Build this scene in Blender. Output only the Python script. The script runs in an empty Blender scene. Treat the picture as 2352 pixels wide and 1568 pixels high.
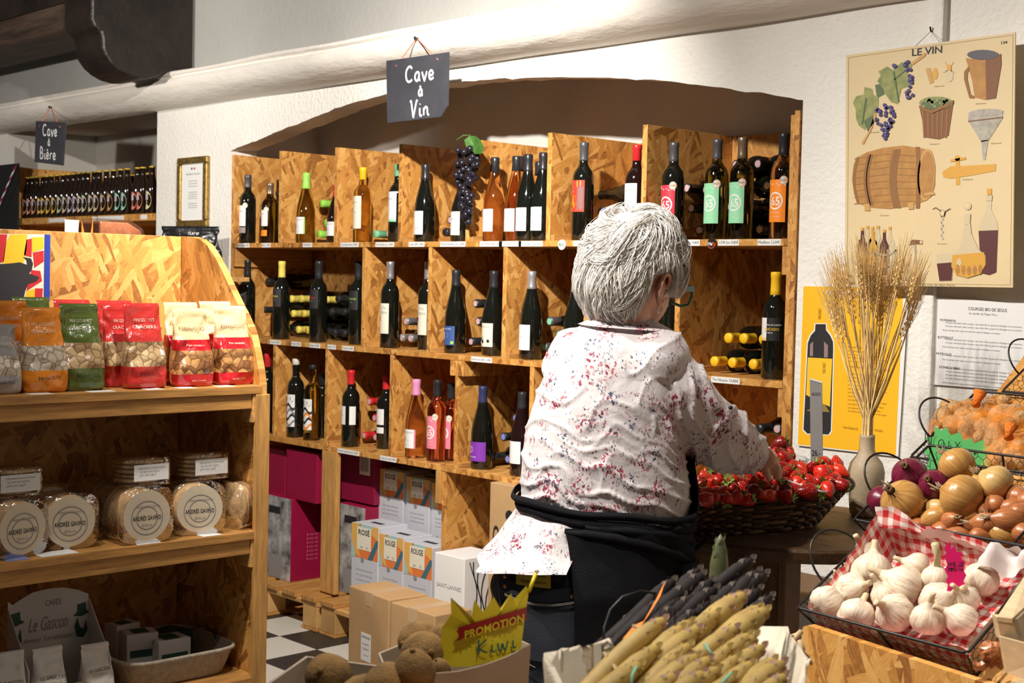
import bpy, math, random
from mathutils import Vector, Matrix, noise
random.seed(7)
R = math.radians
sc = bpy.context.scene
# ---------------------------------------------------------------- camera
F_PX, W_PX, H_PX = 3183.0, 2352, 1568
YAW, PITCH, ROLL = R(46.6), R(2.51), R(-1.28)
CAM = Vector((0, 0, 1.47))
FW = Vector((-math.sin(YAW)*math.cos(PITCH), math.cos(YAW)*math.cos(PITCH), -math.sin(PITCH)))
_r0 = Vector((math.cos(YAW), math.sin(YAW), 0)); _d0 = FW.cross(_r0)
RT = _r0*math.cos(ROLL) + _d0*math.sin(ROLL)
DN = _d0*math.cos(ROLL) - _r0*math.sin(ROLL)
cd = bpy.data.cameras.new('camera'); cam = bpy.data.objects.new('camera', cd); sc.collection.objects.link(cam)
cd.sensor_width = 36; cd.lens = F_PX/W_PX*36; cd.clip_start = .05
m = Matrix.Identity(4)
for i, c in enumerate((RT, -DN, -FW, CAM)):
    for k in range(3): m[k][i] = c[k]
cam.matrix_world = m; sc.camera = cam
cd.dof.use_dof = True; cd.dof.focus_distance = 3.2; cd.dof.aperture_fstop = 11
# ---------------------------------------------------------------- light
sc.view_settings.view_transform = 'Standard'; sc.view_settings.look = 'None'
sc.view_settings.gamma = 1; sc.view_settings.use_curve_mapping = False
sc.view_settings.exposure = 0.0
wd = bpy.data.worlds.new('room'); sc.world = wd; wd.use_nodes = True
wd.node_tree.nodes['Background'].inputs[0].default_value = (1.0, .93, .84, 1)
wd.node_tree.nodes['Background'].inputs[1].default_value = .065
def spot(name, loc, aim, watts, angle, blend=.6, size=.05, col=(1, .94, .86)):
    l = bpy.data.lights.new(name, 'SPOT'); l.energy = watts; l.spot_size = R(angle); l.spot_blend = blend
    l.shadow_soft_size = size; l.color = col
    o = bpy.data.objects.new(name, l); sc.collection.objects.link(o); o.location = loc
    o.rotation_euler = (Vector(aim)-Vector(loc)).to_track_quat('-Z', 'Y').to_euler()
spot('track_spot', (-2.70, 1.90, 2.62), (-4.9, 3.4, 1.45), 450, 112, 1, .025)
spot('track_spot', (-2.75, 1.00, 2.90), (-2.05, 2.4, 1.15), 275, 95, .8, .04)
spot('left_wall_fill', (-5.1, .60, 2.30), (-6.7, 3.4, 2.15), 230, 80, .8, .06)  # added lamp, brightens the upper wall and beer niche
spot('track_spot', (-1.75, 0.95, 2.9), (-1.20, 2.3, 1.1), 200, 90, .8, .04)
spot('track_spot', (-2.0, 0.75, 2.95), (-3.5, 1.75, .9), 22, 60, .8, .04)
spot('track_spot', (-0.55, 1.15, 2.8), (-1.05, 1.3, 1.0), 60, 55, .8, .04)  # extra spot added to brighten the kiwis and asparagus
# ---------------------------------------------------------------- pixel -> place
def ray(x, y): return FW + RT*((x-1176)/F_PX) + DN*((y-784)/F_PX)
def on_y(x, y, Y): d = ray(x, y); return CAM + d*((Y-CAM.y)/d.y)
def on_x(x, y, X): d = ray(x, y); return CAM + d*((X-CAM.x)/d.x)
def on_z(x, y, Z): d = ray(x, y); return CAM + d*((Z-CAM.z)/d.z)
def at(x, y, d): return CAM + ray(x, y)*d
# ---------------------------------------------------------------- mesh building
COL = sc.collection
class MB:
    def __init__(s): s.v = []; s.f = []; s.uv = []
    def add(s, vs, fs, uvs=None):
        b = len(s.v); s.v += [tuple(v) for v in vs]
        for i, f in enumerate(fs):
            s.f.append(tuple(b+k for k in f)); s.uv.append(uvs[i] if uvs else [(0, 0)]*len(f))
        return s
    def box(s, a, b, uvo=None):
        x0, y0, z0 = a; x1, y1, z1 = b
        if uvo is None: uvo = (random.random()*5, random.random()*5)
        vs = [(x, y, z) for x in (x0, x1) for y in (y0, y1) for z in (z0, z1)]
        fs = [(0, 1, 3, 2), (4, 6, 7, 5), (0, 4, 5, 1), (2, 3, 7, 6), (0, 2, 6, 4), (1, 5, 7, 3)]
        pr = [(1, 2), (1, 2), (0, 2), (0, 2), (0, 1), (0, 1)]
        return s.add(vs, fs, [[(vs[i][p[0]]+uvo[0], vs[i][p[1]]+uvo[1]) for i in f] for f, p in zip(fs, pr)])
    def obox(s, M, size):     # oriented box, M maps local centred box
        b = MB().box((-size[0]/2, -size[1]/2, -size[2]/2), (size[0]/2, size[1]/2, size[2]/2))
        return s.add([M @ Vector(v) for v in b.v], b.f, b.uv)
    def loft(s, rings, closed=True, caps=(False, False), uv=False):
        n = len(rings[0]); b = [tuple(p) for r in rings for p in r]; fs = []; us = []
        m_ = n if closed else n-1
        for i in range(len(rings)-1):
            for j in range(m_):
                k = (j+1) % n
                fs.append((i*n+j, i*n+k, (i+1)*n+k, (i+1)*n+j))
                us.append([(j/m_, i/(len(rings)-1)), ((j+1)/m_, i/(len(rings)-1)), ((j+1)/m_, (i+1)/(len(rings)-1)), (j/m_, (i+1)/(len(rings)-1))])
        if caps[0]: fs.append(tuple(range(n-1, -1, -1))); us.append([(0, 0)]*n)
        if caps[1]: fs.append(tuple((len(rings)-1)*n+j for j in range(n))); us.append([(0, 0)]*n)
        return s.add(b, fs, us)
    def lathe(s, prof, n=20, M=None, caps=(True, True)):
        rs = []
        for r, z in prof:
            rs.append([Vector((r*math.cos(2*math.pi*j/n), r*math.sin(2*math.pi*j/n), z)) for j in range(n)])
        if M is not None: rs = [[M @ p for p in r] for r in rs]
        return s.loft(rs, True, caps, True)
    def tube(s, pts, r, n=6, caps=True, closed=False):
        pts = [Vector(p) for p in pts]; rs = []; N = len(pts); prev = None
        rr = r if isinstance(r, (list, tuple)) else [r]*N
        for i, p in enumerate(pts):
            if closed: t = pts[(i+1) % N]-pts[i-1]
            else: t = pts[min(i+1, N-1)]-pts[max(i-1, 0)]
            if t.length < 1e-9: t = Vector((0, 0, 1))
            t.normalize()
            if prev is None:
                a = t.orthogonal().normalized()
            else:
                a = prev - t*prev.dot(t)
                a = a.normalized() if a.length > 1e-6 else t.orthogonal().normalized()
            prev = a; b = t.cross(a)
            rs.append([p + (a*math.cos(2*math.pi*j/n)+b*math.sin(2*math.pi*j/n))*rr[i] for j in range(n)])
        if closed: rs.append(rs[0]); caps = False
        return s.loft(rs, True, (caps, caps))
    def grid(s, fn, nu, nv):
        vs = [fn(i/nu, j/nv) for j in range(nv+1) for i in range(nu+1)]
        fs = []; us = []
        for j in range(nv):
            for i in range(nu):
                a = j*(nu+1)+i; fs.append((a, a+1, a+nu+2, a+nu+1))
                us.append([(i/nu, j/nv), ((i+1)/nu, j/nv), ((i+1)/nu, (j+1)/nv), (i/nu, (j+1)/nv)])
        return s.add(vs, fs, us)
    def prism(s, poly, mp, th):   # poly 2d, mp(u,v,w)->point, extruded from w=0 to w=th
        n = len(poly)
        vs = [mp(u, v, 0) for u, v in poly]+[mp(u, v, th) for u, v in poly]
        fs = [tuple(range(n-1, -1, -1)), tuple(range(n, 2*n))]+[(i, (i+1) % n, n+(i+1) % n, n+i) for i in range(n)]
        us = [[poly[i] for i in reversed(range(n))], list(poly)]+[[poly[i], poly[(i+1) % n], poly[(i+1) % n], poly[i]] for i in range(n)]
        return s.add(vs, fs, us)
    def mesh(s, name, smooth=False):
        me = bpy.data.meshes.new(name); me.from_pydata(s.v, [], s.f)
        ul = me.uv_layers.new(name='UVMap')
        flat = [c for f in s.uv for p in f for c in p]
        ul.data.foreach_set('uv', flat)
        if smooth:
            me.polygons.foreach_set('use_smooth', [True]*len(me.polygons))
        me.update(); return me
    def build(s, name, mat, parent=None, smooth=False, loc=None, bevel=0):
        return link(name, s.mesh(name, smooth), mat, parent, loc, bevel)
def link(name, me, mat, parent=None, loc=None, bevel=0):
    if mat and not me.materials: me.materials.append(mat)
    o = bpy.data.objects.new(name, me); COL.objects.link(o)
    if mat and me.materials[0] != mat:
        o.material_slots[0].link = 'OBJECT'; o.material_slots[0].material = mat
    if parent: o.parent = parent
    if loc is not None: o.location = loc
    if bevel:
        b = o.modifiers.new('bevel', 'BEVEL'); b.width = bevel; b.segments = 2; b.limit_method = 'ANGLE'
    return o
def tag(o, label, cat, group=None, kind=None):
    if label: o['label'] = label
    if cat: o['category'] = cat
    if group: o['group'] = group
    if kind: o['kind'] = kind
    return o
def thing(name, label, cat, loc=(0, 0, 0), rot=(0, 0, 0), group=None):
    o = bpy.data.objects.new(name, None); COL.objects.link(o); o.empty_display_size = .05
    o.location = loc; o.rotation_euler = rot
    return tag(o, label, cat, group)
def struct(o): o['kind'] = 'structure'; return o
ORD = ['first', 'second', 'third', 'fourth', 'fifth', 'sixth', 'seventh', 'eighth', 'ninth', 'tenth', 'eleventh', 'twelfth', 'thirteenth', 'fourteenth',
       'fifteenth', 'sixteenth', 'seventeenth', 'eighteenth', 'nineteenth', 'twentieth', 'twenty-first', 'twenty-second', 'twenty-third', 'twenty-fourth',
       'twenty-fifth', 'twenty-sixth', 'twenty-seventh', 'twenty-eighth', 'twenty-ninth', 'thirtieth', 'thirty-first', 'thirty-second', 'thirty-third', 'thirty-fourth', 'thirty-fifth', 'thirty-sixth', 'thirty-seventh', 'thirty-eighth', 'thirty-ninth', 'fortieth']
def noi(p, s=1.0): return noise.noise(Vector(p)*s)
# ---------------------------------------------------------------- text
_tc = {}
def text_geo(s, bold=0):
    k = (s, bold)
    if k not in _tc:
        c = bpy.data.curves.new('t', 'FONT'); c.body = s; c.size = 1; c.align_x = 'CENTER'; c.align_y = 'CENTER'; c.resolution_u = 2
        c.offset = bold
        o = bpy.data.objects.new('t', c); COL.objects.link(o)
        dg = bpy.context.evaluated_depsgraph_get(); me = bpy.data.meshes.new_from_object(o.evaluated_get(dg))
        _tc[k] = ([tuple(v.co) for v in me.vertices], [tuple(p.vertices) for p in me.polygons])
        bpy.data.objects.remove(o); bpy.data.curves.remove(c); bpy.data.meshes.remove(me)
    return _tc[k]
def lettering(s, size, mp, mat, parent, width=None, bold=0, slant=0, at_=(0, 0), name='lettering'):
    """printed words; mp(u,v) maps the flat text to the surface; width = wanted total width"""
    if isinstance(s, str): s = [(s, 0, 0, 1)]
    if len(s) > 1:
        for one in s: o = lettering([one], size, mp, mat, parent, width, bold, slant, at_, name)
        return o
    mb = MB()
    for t, du, dv, k in s:
        vs, fs = text_geo(t, bold)
        if not vs: continue
        sz = size*k; sx = sz
        if width: sx = width/max(1e-6, max(v[0] for v in vs)-min(v[0] for v in vs))*k
        mb.add([mp(at_[0]+du+x*sx+slant*y*sz, at_[1]+dv+y*sz) for x, y, z in vs], fs)
    return mb.build(name, mat, parent)
# hand-written strokes, unit box letters (width, strokes)
HW = {
 'C': (.8, [[(.7, .85), (.55, 1), (.3, .95), (.1, .7), (.08, .35), (.2, .08), (.45, 0), (.72, .12)]]),
 'a': (.62, [[(.5, .5), (.3, .58), (.1, .42), (.08, .15), (.25, 0), (.42, .12), (.5, .5), (.5, .1), (.62, .02)]]),
 'v': (.55, [[(.02, .56), (.24, .02), (.30, .02), (.52, .56)]]),
 'u': (.6, [[(.02, .52), (.04, .12), (.2, 0), (.4, .1), (.46, .52), (.48, .08), (.6, .02)]]),
 'e': (.58, [[(.04, .24), (.42, .32), (.4, .5), (.22, .58), (.06, .4), (.06, .15), (.22, 0), (.5, .1)]]),
 'i': (.3, [[(.1, .52), (.1, .1), (.2, 0), (.3, .06)], [(.1, .76), (.12, .8)]]),
 'n': (.62, [[(.05, .02), (.05, .52)], [(.05, .35), (.22, .55), (.4, .48), (.44, .1), (.6, .02)]]),
 'r': (.48, [[(.06, 0), (.06, .52)], [(.06, .36), (.2, .54), (.42, .5)]]),
 'V': (.75, [[(0, .95), (.1, 1), (.3, .02), (.36, .05), (.66, 1), (.74, .96)]]),
 'B': (.75, [[(.1, 0), (.1, 1), (.4, 1), (.55, .8), (.42, .58), (.12, .52), (.5, .5), (.64, .25), (.45, 0), (.1, .02)]]),
 'K': (.72, [[(.08, 1), (.08, 0)], [(.62, .95), (.1, .45), (.66, .02)]]),
 'w': (.8, [[(.02, .52), (.1, .05), (.24, .05), (.34, .45), (.44, .05), (.58, .05), (.7, .55)]]),
 'N': (.85, [[(.02, .02), (.14, .1), (.22, 1), (.52, .02), (.62, .9), (.78, 1.02)]]),
 'o': (.5, [[(.25, .55), (.08, .4), (.1, .1), (.28, 0), (.42, .2), (.38, .48), (.25, .55)]]),
 'x': (.5, [[(.05, .5), (.42, .02)], [(.42, .52), (.04, .02)]]),
 'f': (.45, [[(.42, .92), (.28, 1), (.2, .8), (.16, -.25)], [(.02, .5), (.36, .52)]]),
 'l': (.3, [[(.06, .1), (.22, .8), (.16, 1), (.08, .8), (.1, .1), (.26, .02)]]),
 't': (.4, [[(.16, .9), (.16, .1), (.3, .02)], [(.02, .6), (.34, .62)]]),
 '1': (.35, [[(.04, .7), (.2, .98), (.2, 0)]]),
 'g': (.55, [[(.42, .5), (.2, .55), (.08, .3), (.2, .08), (.4, .2), (.42, .5), (.42, -.2), (.22, -.36), (.08, -.24)]]),
 'R': (.72, [[(.1, 0), (.1, 1), (.45, .98), (.54, .75), (.4, .55), (.1, .5), (.62, .02)]]),
 'E': (.6, [[(.55, 1), (.1, 1), (.1, 0), (.58, 0)], [(.1, .52), (.48, .52)]]),
 'T': (.6, [[(0, 1), (.6, 1)], [(.3, 1), (.3, 0)]]),
 '0': (.5, [[(.25, 1), (.06, .7), (.06, .3), (.25, 0), (.44, .3), (.44, .7), (.25, 1)]]),
 '5': (.5, [[(.45, 1), (.12, 1), (.08, .6), (.38, .58), (.45, .25), (.25, 0), (.05, .1)]]),
 '8': (.5, [[(.25, .5), (.06, .75), (.25, 1), (.44, .75), (.25, .5), (.05, .25), (.25, 0), (.46, .25), (.25, .5)]]),
 ',': (.25, [[(.12, .05), (.06, -.15)]]), "'": (.2, [[(.1, 1), (.08, .82)]]), ' ': (.4, []),
}
HW['à'] = (.62, HW['a'][1]+[[(.2, .86), (.36, .7)]]); HW['è'] = (.58, HW['e'][1]+[[(.12, .9), (.3, .72)]])
def handwriting(lines, size, mp, mat, parent, r=.004, gap=.16, name='handwriting'):
    """lines: [(text, u_center, v_base, scale)]"""
    mb = MB()
    for t, uc, vb, k in lines:
        w = sum(HW[c][0]+gap for c in t)*size*k; u = uc-w/2
        for c in t:
            for st in HW[c][1]:
                P = []
                n = len(st)
                for i in range(n-1):            # Catmull-Rom smoothing
                    p0, p1, p2, p3 = st[max(i-1, 0)], st[i], st[i+1], st[min(i+2, n-1)]
                    for q in range(4):
                        tt = q/4
                        P.append(tuple(.5*((2*p1[a])+(-p0[a]+p2[a])*tt+(2*p0[a]-5*p1[a]+4*p2[a]-p3[a])*tt*tt+(-p0[a]+3*p1[a]-3*p2[a]+p3[a])*tt**3) for a in (0, 1)))
                P.append(st[-1])
                # flat ribbon stroke
                L = []; Rr = []
                for i, p in enumerate(P):
                    a = P[max(i-1, 0)]; b = P[min(i+1, len(P)-1)]
                    dx, dy = b[0]-a[0], b[1]-a[1]; l = math.hypot(dx, dy) or 1
                    ox, oy = -dy/l*r, dx/l*r
                    x, y = u+p[0]*size*k, vb+p[1]*size*k
                    L.append(mp(x+ox, y+oy)); Rr.append(mp(x-ox, y-oy))
                mb.add(L+Rr, [(i, i+1, len(P)+i+1, len(P)+i) for i in range(len(P)-1)])
            u += (HW[c][0]+gap)*size*k
    return mb.build(name, mat, parent)
# ---------------------------------------------------------------- materials
_mats = {}
def _nt(name):
    m = bpy.data.materials.new(name); m.use_nodes = True; nt = m.node_tree
    return m, nt, nt.nodes['Principled BSDF']
def node(nt, t, **kw):
    n = nt.nodes.new(t)
    for k, v in kw.items():
        if k in ('inp',):
            for a, b in v.items(): n.inputs[a].default_value = b
        else: setattr(n, k, v)
    return n
def ramp(nt, stops, interp='LINEAR'):
    n = nt.nodes.new('ShaderNodeValToRGB'); n.color_ramp.interpolation = interp
    e = n.color_ramp.elements
    while len(e) < len(stops): e.new(.5)
    for x, (p, c) in zip(e, stops): x.position = p; x.color = (*c[:3], 1)
    return n
def mat(name, col, rough=.5, metal=0, trans=0, coat=0, spec=.5, var=0, vscale=8, bump=0, bscale=60, stretch=None, coords='Object', sss=0, alpha=1, ior=1.45, col2=None):
    if name in _mats: return _mats[name]
    m, nt, b = _nt(name); L = nt.links.new
    b.inputs['Base Color'].default_value = (*col, 1); b.inputs['Roughness'].default_value = rough
    b.inputs['Metallic'].default_value = metal; b.inputs['Transmission Weight'].default_value = trans
    b.inputs['Coat Weight'].default_value = coat; b.inputs['Coat Roughness'].default_value = .08
    b.inputs['Specular IOR Level'].default_value = spec; b.inputs['IOR'].default_value = ior
    b.inputs['Alpha'].default_value = alpha
    if sss: b.inputs['Subsurface Weight'].default_value = sss; b.inputs['Subsurface Radius'].default_value = (.02, .008, .004); b.inputs['Subsurface Scale'].default_value = .3
    if var or bump or col2:
        tc = node(nt, 'ShaderNodeTexCoord'); mp = node(nt, 'ShaderNodeMapping')
        L(tc.outputs[coords], mp.inputs[0])
        if stretch: mp.inputs['Scale'].default_value = stretch
        if var or col2:
            n = node(nt, 'ShaderNodeTexNoise', inp={'Scale': vscale, 'Detail': 5, 'Roughness': .6}); L(mp.outputs[0], n.inputs['Vector'])
            c2 = col2 or tuple(c*(1-var) for c in col); c1 = col if col2 else tuple(min(1, c*(1+var)) for c in col)
            r_ = ramp(nt, [(.32, c2), (.68, c1)]); L(n.outputs[0], r_.inputs[0]); L(r_.outputs[0], b.inputs['Base Color'])
        if bump:
            n2 = node(nt, 'ShaderNodeTexNoise', inp={'Scale': bscale, 'Detail': 4, 'Roughness': .6}); L(mp.outputs[0], n2.inputs['Vector'])
            bp = node(nt, 'ShaderNodeBump', inp={'Strength': bump, 'Distance': .01}); L(n2.outputs[0], bp.inputs['Height']); L(bp.outputs[0], b.inputs['Normal'])
    _mats[name] = m; return m
def osb(name, gain=1.0):
    m, nt, b = _nt(name); L = nt.links.new
    tc = node(nt, 'ShaderNodeTexCoord')
    dis = node(nt, 'ShaderNodeTexNoise', inp={'Scale': 9, 'Detail': 2}); L(tc.outputs['UV'], dis.inputs['Vector'])
    add = node(nt, 'ShaderNodeMixRGB', blend_type='LINEAR_LIGHT'); add.inputs[0].default_value = .010
    L(tc.outputs['UV'], add.inputs[1]); L(dis.outputs['Color'], add.inputs[2])
    vals = []
    for rot, s in ((.35, (9, 50, 1)), (-1.15, (10, 55, 1)), (1.35, (8, 40, 1)), (2.05, (11, 60, 1)), (.85, (9, 46, 1))):
        mp = node(nt, 'ShaderNodeMapping', vector_type='TEXTURE'); mp.inputs['Rotation'].default_value = (0, 0, rot)
        mp.inputs['Scale'].default_value = tuple(1/x for x in s); L(add.outputs[0], mp.inputs[0])
        v = node(nt, 'ShaderNodeTexVoronoi', voronoi_dimensions='2D', inp={'Scale': 1.0}); L(mp.outputs[0], v.inputs['Vector'])
        sp = node(nt, 'ShaderNodeSeparateColor'); L(v.outputs['Color'], sp.inputs[0])
        mg = node(nt, 'ShaderNodeMapping'); mg.inputs['Scale'].default_value = (1.3, 5.5, 1); L(mp.outputs[0], mg.inputs[0])
        ng = node(nt, 'ShaderNodeTexNoise', noise_dimensions='2D', inp={'Scale': 1.0, 'Detail': 3, 'Roughness': .65}); L(mg.outputs[0], ng.inputs['Vector'])
        ma = node(nt, 'ShaderNodeMath', operation='MULTIPLY_ADD'); ma.inputs[1].default_value = .55; L(ng.outputs[0], ma.inputs[0])
        mb_ = node(nt, 'ShaderNodeMath', operation='MULTIPLY_ADD'); mb_.inputs[1].default_value = .75; mb_.inputs[2].default_value = -.15; L(sp.outputs[0], mb_.inputs[0]); L(mb_.outputs[0], ma.inputs[2]); vals.append((ma.outputs[0], sp.outputs[1]))
    # where flakes overlap: the higher one (by its own random height) is on top
    cur_h, cur_c = vals[0][1], vals[0][0]
    for sc_, sh_ in vals[1:]:
        gt = node(nt, 'ShaderNodeMath', operation='GREATER_THAN'); L(sh_, gt.inputs[0]); L(cur_h, gt.inputs[1])
        mx = node(nt, 'ShaderNodeMix'); L(gt.outputs[0], mx.inputs[0]); L(cur_c, mx.inputs[2]); L(sc_, mx.inputs[3])
        mh = node(nt, 'ShaderNodeMath', operation='MAXIMUM'); L(sh_, mh.inputs[0]); L(cur_h, mh.inputs[1])
        cur_c, cur_h = mx.outputs[0], mh.outputs[0]
    g = gain
    r_ = ramp(nt, [(.14, (.26*g, .098*g, .019*g)), (.28, (.43*g, .185*g, .038*g)), (.48, (.53*g, .245*g, .052*g)), (.66, (.58*g, .285*g, .068*g)), (.84, (.66*g, .36*g, .11*g))])
    fine = node(nt, 'ShaderNodeTexNoise', inp={'Scale': 90, 'Detail': 3}); L(tc.outputs['UV'], fine.inputs['Vector'])
    mm = node(nt, 'ShaderNodeMath', operation='MULTIPLY_ADD'); mm.inputs[1].default_value = .3; L(fine.outputs[0], mm.inputs[0])
    sub = node(nt, 'ShaderNodeMath', operation='SUBTRACT'); sub.inputs[1].default_value = .15; L(cur_c, sub.inputs[0]); L(sub.outputs[0], mm.inputs[2])
    L(mm.outputs[0], r_.inputs[0]); L(r_.outputs[0], b.inputs['Base Color'])
    bp = node(nt, 'ShaderNodeBump', inp={'Strength': .25, 'Distance': .003}); L(mm.outputs[0], bp.inputs['Height']); L(bp.outputs[0], b.inputs['Normal'])
    b.inputs['Roughness'].default_value = .55
    return m
OSB = osb('osb_board', 1.08)
PINE = mat('pine', (.60, .34, .12), .55, var=.22, vscale=5, stretch=(1.2, 1.2, 1.2), bump=.1, bscale=30)
PINEX = mat('pine_along_x', (.60, .33, .11), .55, var=.3, vscale=7, stretch=(1, 9, 9), bump=.15, bscale=12)
PINEZ = mat('pine_along_z', (.56, .29, .085), .55, var=.3, vscale=7, stretch=(9, 9, 1), bump=.15, bscale=12)
PINEY = mat('pine_along_y', (.50, .245, .068), .5, var=.3, vscale=7, stretch=(9, 1, 9), bump=.15, bscale=12)
PLASTER = mat('white_plaster', (.82, .79, .74), .9, var=.04, vscale=3, bump=.55, bscale=55)
SMOOTH = mat('smooth_plaster', (.74, .71, .66), .85, var=.05, vscale=4, bump=.12, bscale=30)
STONE = mat('painted_moulding', (.80, .75, .68), .8, var=.06, vscale=5, bump=.6, bscale=22, stretch=(.35, 1, 1))
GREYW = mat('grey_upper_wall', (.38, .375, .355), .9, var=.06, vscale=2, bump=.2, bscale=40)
DARKW = mat('dark_timber', (.012, .007, .005), .45, var=.6, vscale=6, bump=.5, bscale=14)
BROWNW = mat('aged_timber', (.05, .030, .02), .6, var=.6, vscale=9, stretch=(.3, 3, 3), bump=.5, bscale=20)
WHITE = mat('white_paper', (.83, .82, .80), .7)
CREAM = mat('cream_paper', (.80, .74, .60), .7)
INK = mat('black_ink', (.02, .02, .022), .6)
GREYINK = mat('grey_ink', (.26, .25, .25), .7)
BLACK = mat('black_plastic', (.015, .015, .016), .35)
SLATE = mat('slate_board', (.045, .045, .055), .75, var=.25, vscale=6)
CHALK = mat('white_chalk_paint', (.9, .9, .9), .6)
REDM = mat('red_print', (.60, .03, .035), .45)
ORANGE = mat('orange_print', (.95, .27, .015), .5)
GREEN = mat('mint_print', (.30, .72, .42), .5)
PINK = mat('pink_print', (.85, .22, .30), .5)
PURPLE = mat('purple_print', (.22, .04, .42), .5)
YELLOW = mat('yellow_print', (.90, .55, .03), .45)
BLUE = mat('blue_print', (.05, .10, .30), .5)
GOLD = mat('gold_frame', (.35, .22, .06), .35, metal=.7, var=.5, vscale=60)
WIRE = mat('black_wire', (.02, .016, .015), .4, metal=.3)
CARD = mat('cardboard', (.50, .31, .145), .75, var=.07, vscale=6, bump=.1, bscale=60)
CARDG = mat('grey_cardboard', (.32, .25, .18), .8, var=.12, vscale=6)
CLEAR = None
def clear(name, tint=(1, 1, 1), gloss=.12, rough=.06, bump=0):
    """thin clear film: see-through with a sharp sheen"""
    if name in _mats: return _mats[name]
    m = bpy.data.materials.new(name); m.use_nodes = True; nt = m.node_tree; L = nt.links.new
    nt.nodes.remove(nt.nodes['Principled BSDF']); out = nt.nodes['Material Output']
    t = node(nt, 'ShaderNodeBsdfTransparent'); t.inputs[0].default_value = (*tint, 1)
    g = node(nt, 'ShaderNodeBsdfGlossy'); g.inputs['Roughness'].default_value = rough
    lw = node(nt, 'ShaderNodeLayerWeight'); lw.inputs[0].default_value = .35
    ad = node(nt, 'ShaderNodeMath', operation='ADD'); ad.inputs[1].default_value = gloss; ad.use_clamp = True
    ml = node(nt, 'ShaderNodeMath', operation='MULTIPLY'); ml.inputs[1].default_value = .5
    L(lw.outputs['Fresnel'], ml.inputs[0]); L(ml.outputs[0], ad.inputs[0])
    mx = node(nt, 'ShaderNodeMixShader'); L(ad.outputs[0], mx.inputs[0]); L(t.outputs[0], mx.inputs[1]); L(g.outputs[0], mx.inputs[2])
    if bump:
        tc = node(nt, 'ShaderNodeTexCoord'); n = node(nt, 'ShaderNodeTexNoise', inp={'Scale': 45, 'Detail': 2}); L(tc.outputs['Object'], n.inputs['Vector'])
        bp = node(nt, 'ShaderNodeBump', inp={'Strength': bump, 'Distance': .01}); L(n.outputs[0], bp.inputs['Height']); L(bp.outputs[0], g.inputs['Normal'])
    L(mx.outputs[0], out.inputs[0]); _mats[name] = m; return m
FILM = clear('clear_film', (.97, .96, .94), .10, .05, .8)
PLASTIC = clear('clear_plastic', (.97, .97, .97), .08, .04)
# ================================================================ structure
WY = 3.40
ARCH = [(529, 346), (570, 330), (614, 313), (627, 306), (660, 293), (693, 280.5), (741, 261.5), (810, 236), (889, 216), (960, 202), (1032, 192), (1066, 187), (1126, 181.6), (1210, 178.5), (1307, 177), (1400, 179), (1500, 183), (1570, 191), (1640, 200), (1731, 211), (1816, 225), (1844.6, 230)]
arch = []
for i in range(len(ARCH)-1):
    for k in range(5):
        t = k/5; x = ARCH[i][0]*(1-t)+ARCH[i+1][0]*t; y = ARCH[i][1]*(1-t)+ARCH[i+1][1]*t
        p = on_y(x, y, WY); arch.append((p.x, p.z+noi((p.x*14, 3, 1))*.006+noi((p.x*60, 9, 1))*.003))
p = on_y(*ARCH[-1], WY); arch.append((p.x, p.z))
XL, XR = arch[0][0], arch[-1][0]
NL, NR = -7.88, -6.15          # beer niche opening
TOPZ = 3.1
w = MB()
def wq(x0, x1, z0, z1, Y=WY): w.add([(x0, Y, z0), (x1, Y, z0), (x1, Y, z1), (x0, Y, z1)], [(0, 1, 2, 3)])
wq(-9.6, NL, 0, 2.6); wq(NL, NR, 2.275, 2.6); wq(NR, XL, 0, 2.6); wq(XR, 1.2, 0, 2.6)
DP = 3.54
for (xa, za), (xb, zb) in zip(arch, arch[1:]):
    w.add([(xa, WY, za), (xb, WY, zb), (xb, WY, 2.6), (xa, WY, 2.6)], [(0, 1, 2, 3)])
    w.add([(xa, WY, za), (xa, DP, za+.01), (xb, DP, zb+.01), (xb, WY, zb)], [(0, 1, 2, 3)])
for x in (XL, XR): w.add([(x, WY, 0), (x, DP, 0), (x, DP, 2.04), (x, WY, 2.04)], [(0, 1, 2, 3)])
wall = struct(w.build('wall_back', PLASTER))
# inside of the wine niche
n = MB(); NB = 3.90
n.add([(XL-.02, NB, 0), (XR+.02, NB, 0), (XR+.02, NB, 2.34), (XL-.02, NB, 2.34)], [(0, 1, 2, 3)])
n.add([(XL-.02, DP, 2.34), (XR+.02, DP, 2.34), (XR+.02, NB, 2.34), (XL-.02, NB, 2.34)], [(0, 1, 2, 3)])
for x in (XL-.02, XR+.02): n.add([(x, DP, 0), (x, NB, 0), (x, NB, 2.34), (x, DP, 2.34)], [(0, 1, 2, 3)])
struct(n.build('wall_niche', SMOOTH))
# beer niche
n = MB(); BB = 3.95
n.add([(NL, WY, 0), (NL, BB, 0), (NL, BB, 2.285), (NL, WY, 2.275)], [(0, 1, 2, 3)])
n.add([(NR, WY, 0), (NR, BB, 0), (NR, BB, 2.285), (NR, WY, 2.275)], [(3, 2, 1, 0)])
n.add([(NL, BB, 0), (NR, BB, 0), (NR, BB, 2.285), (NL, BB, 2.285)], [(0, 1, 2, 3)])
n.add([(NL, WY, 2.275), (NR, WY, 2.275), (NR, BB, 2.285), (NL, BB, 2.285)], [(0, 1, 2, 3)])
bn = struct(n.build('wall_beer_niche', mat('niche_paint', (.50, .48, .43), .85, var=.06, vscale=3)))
MB().box((NL+.62, BB-.012, 2.06), (NR-.002, BB-.002, 2.08)).build('panel_ledge', _mats['niche_paint'], bn)
MB().box((NL+.60, BB-.012, 1.6), (NL+.62, BB-.002, 2.08)).build('panel_ledge', _mats['niche_paint'], bn)
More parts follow.
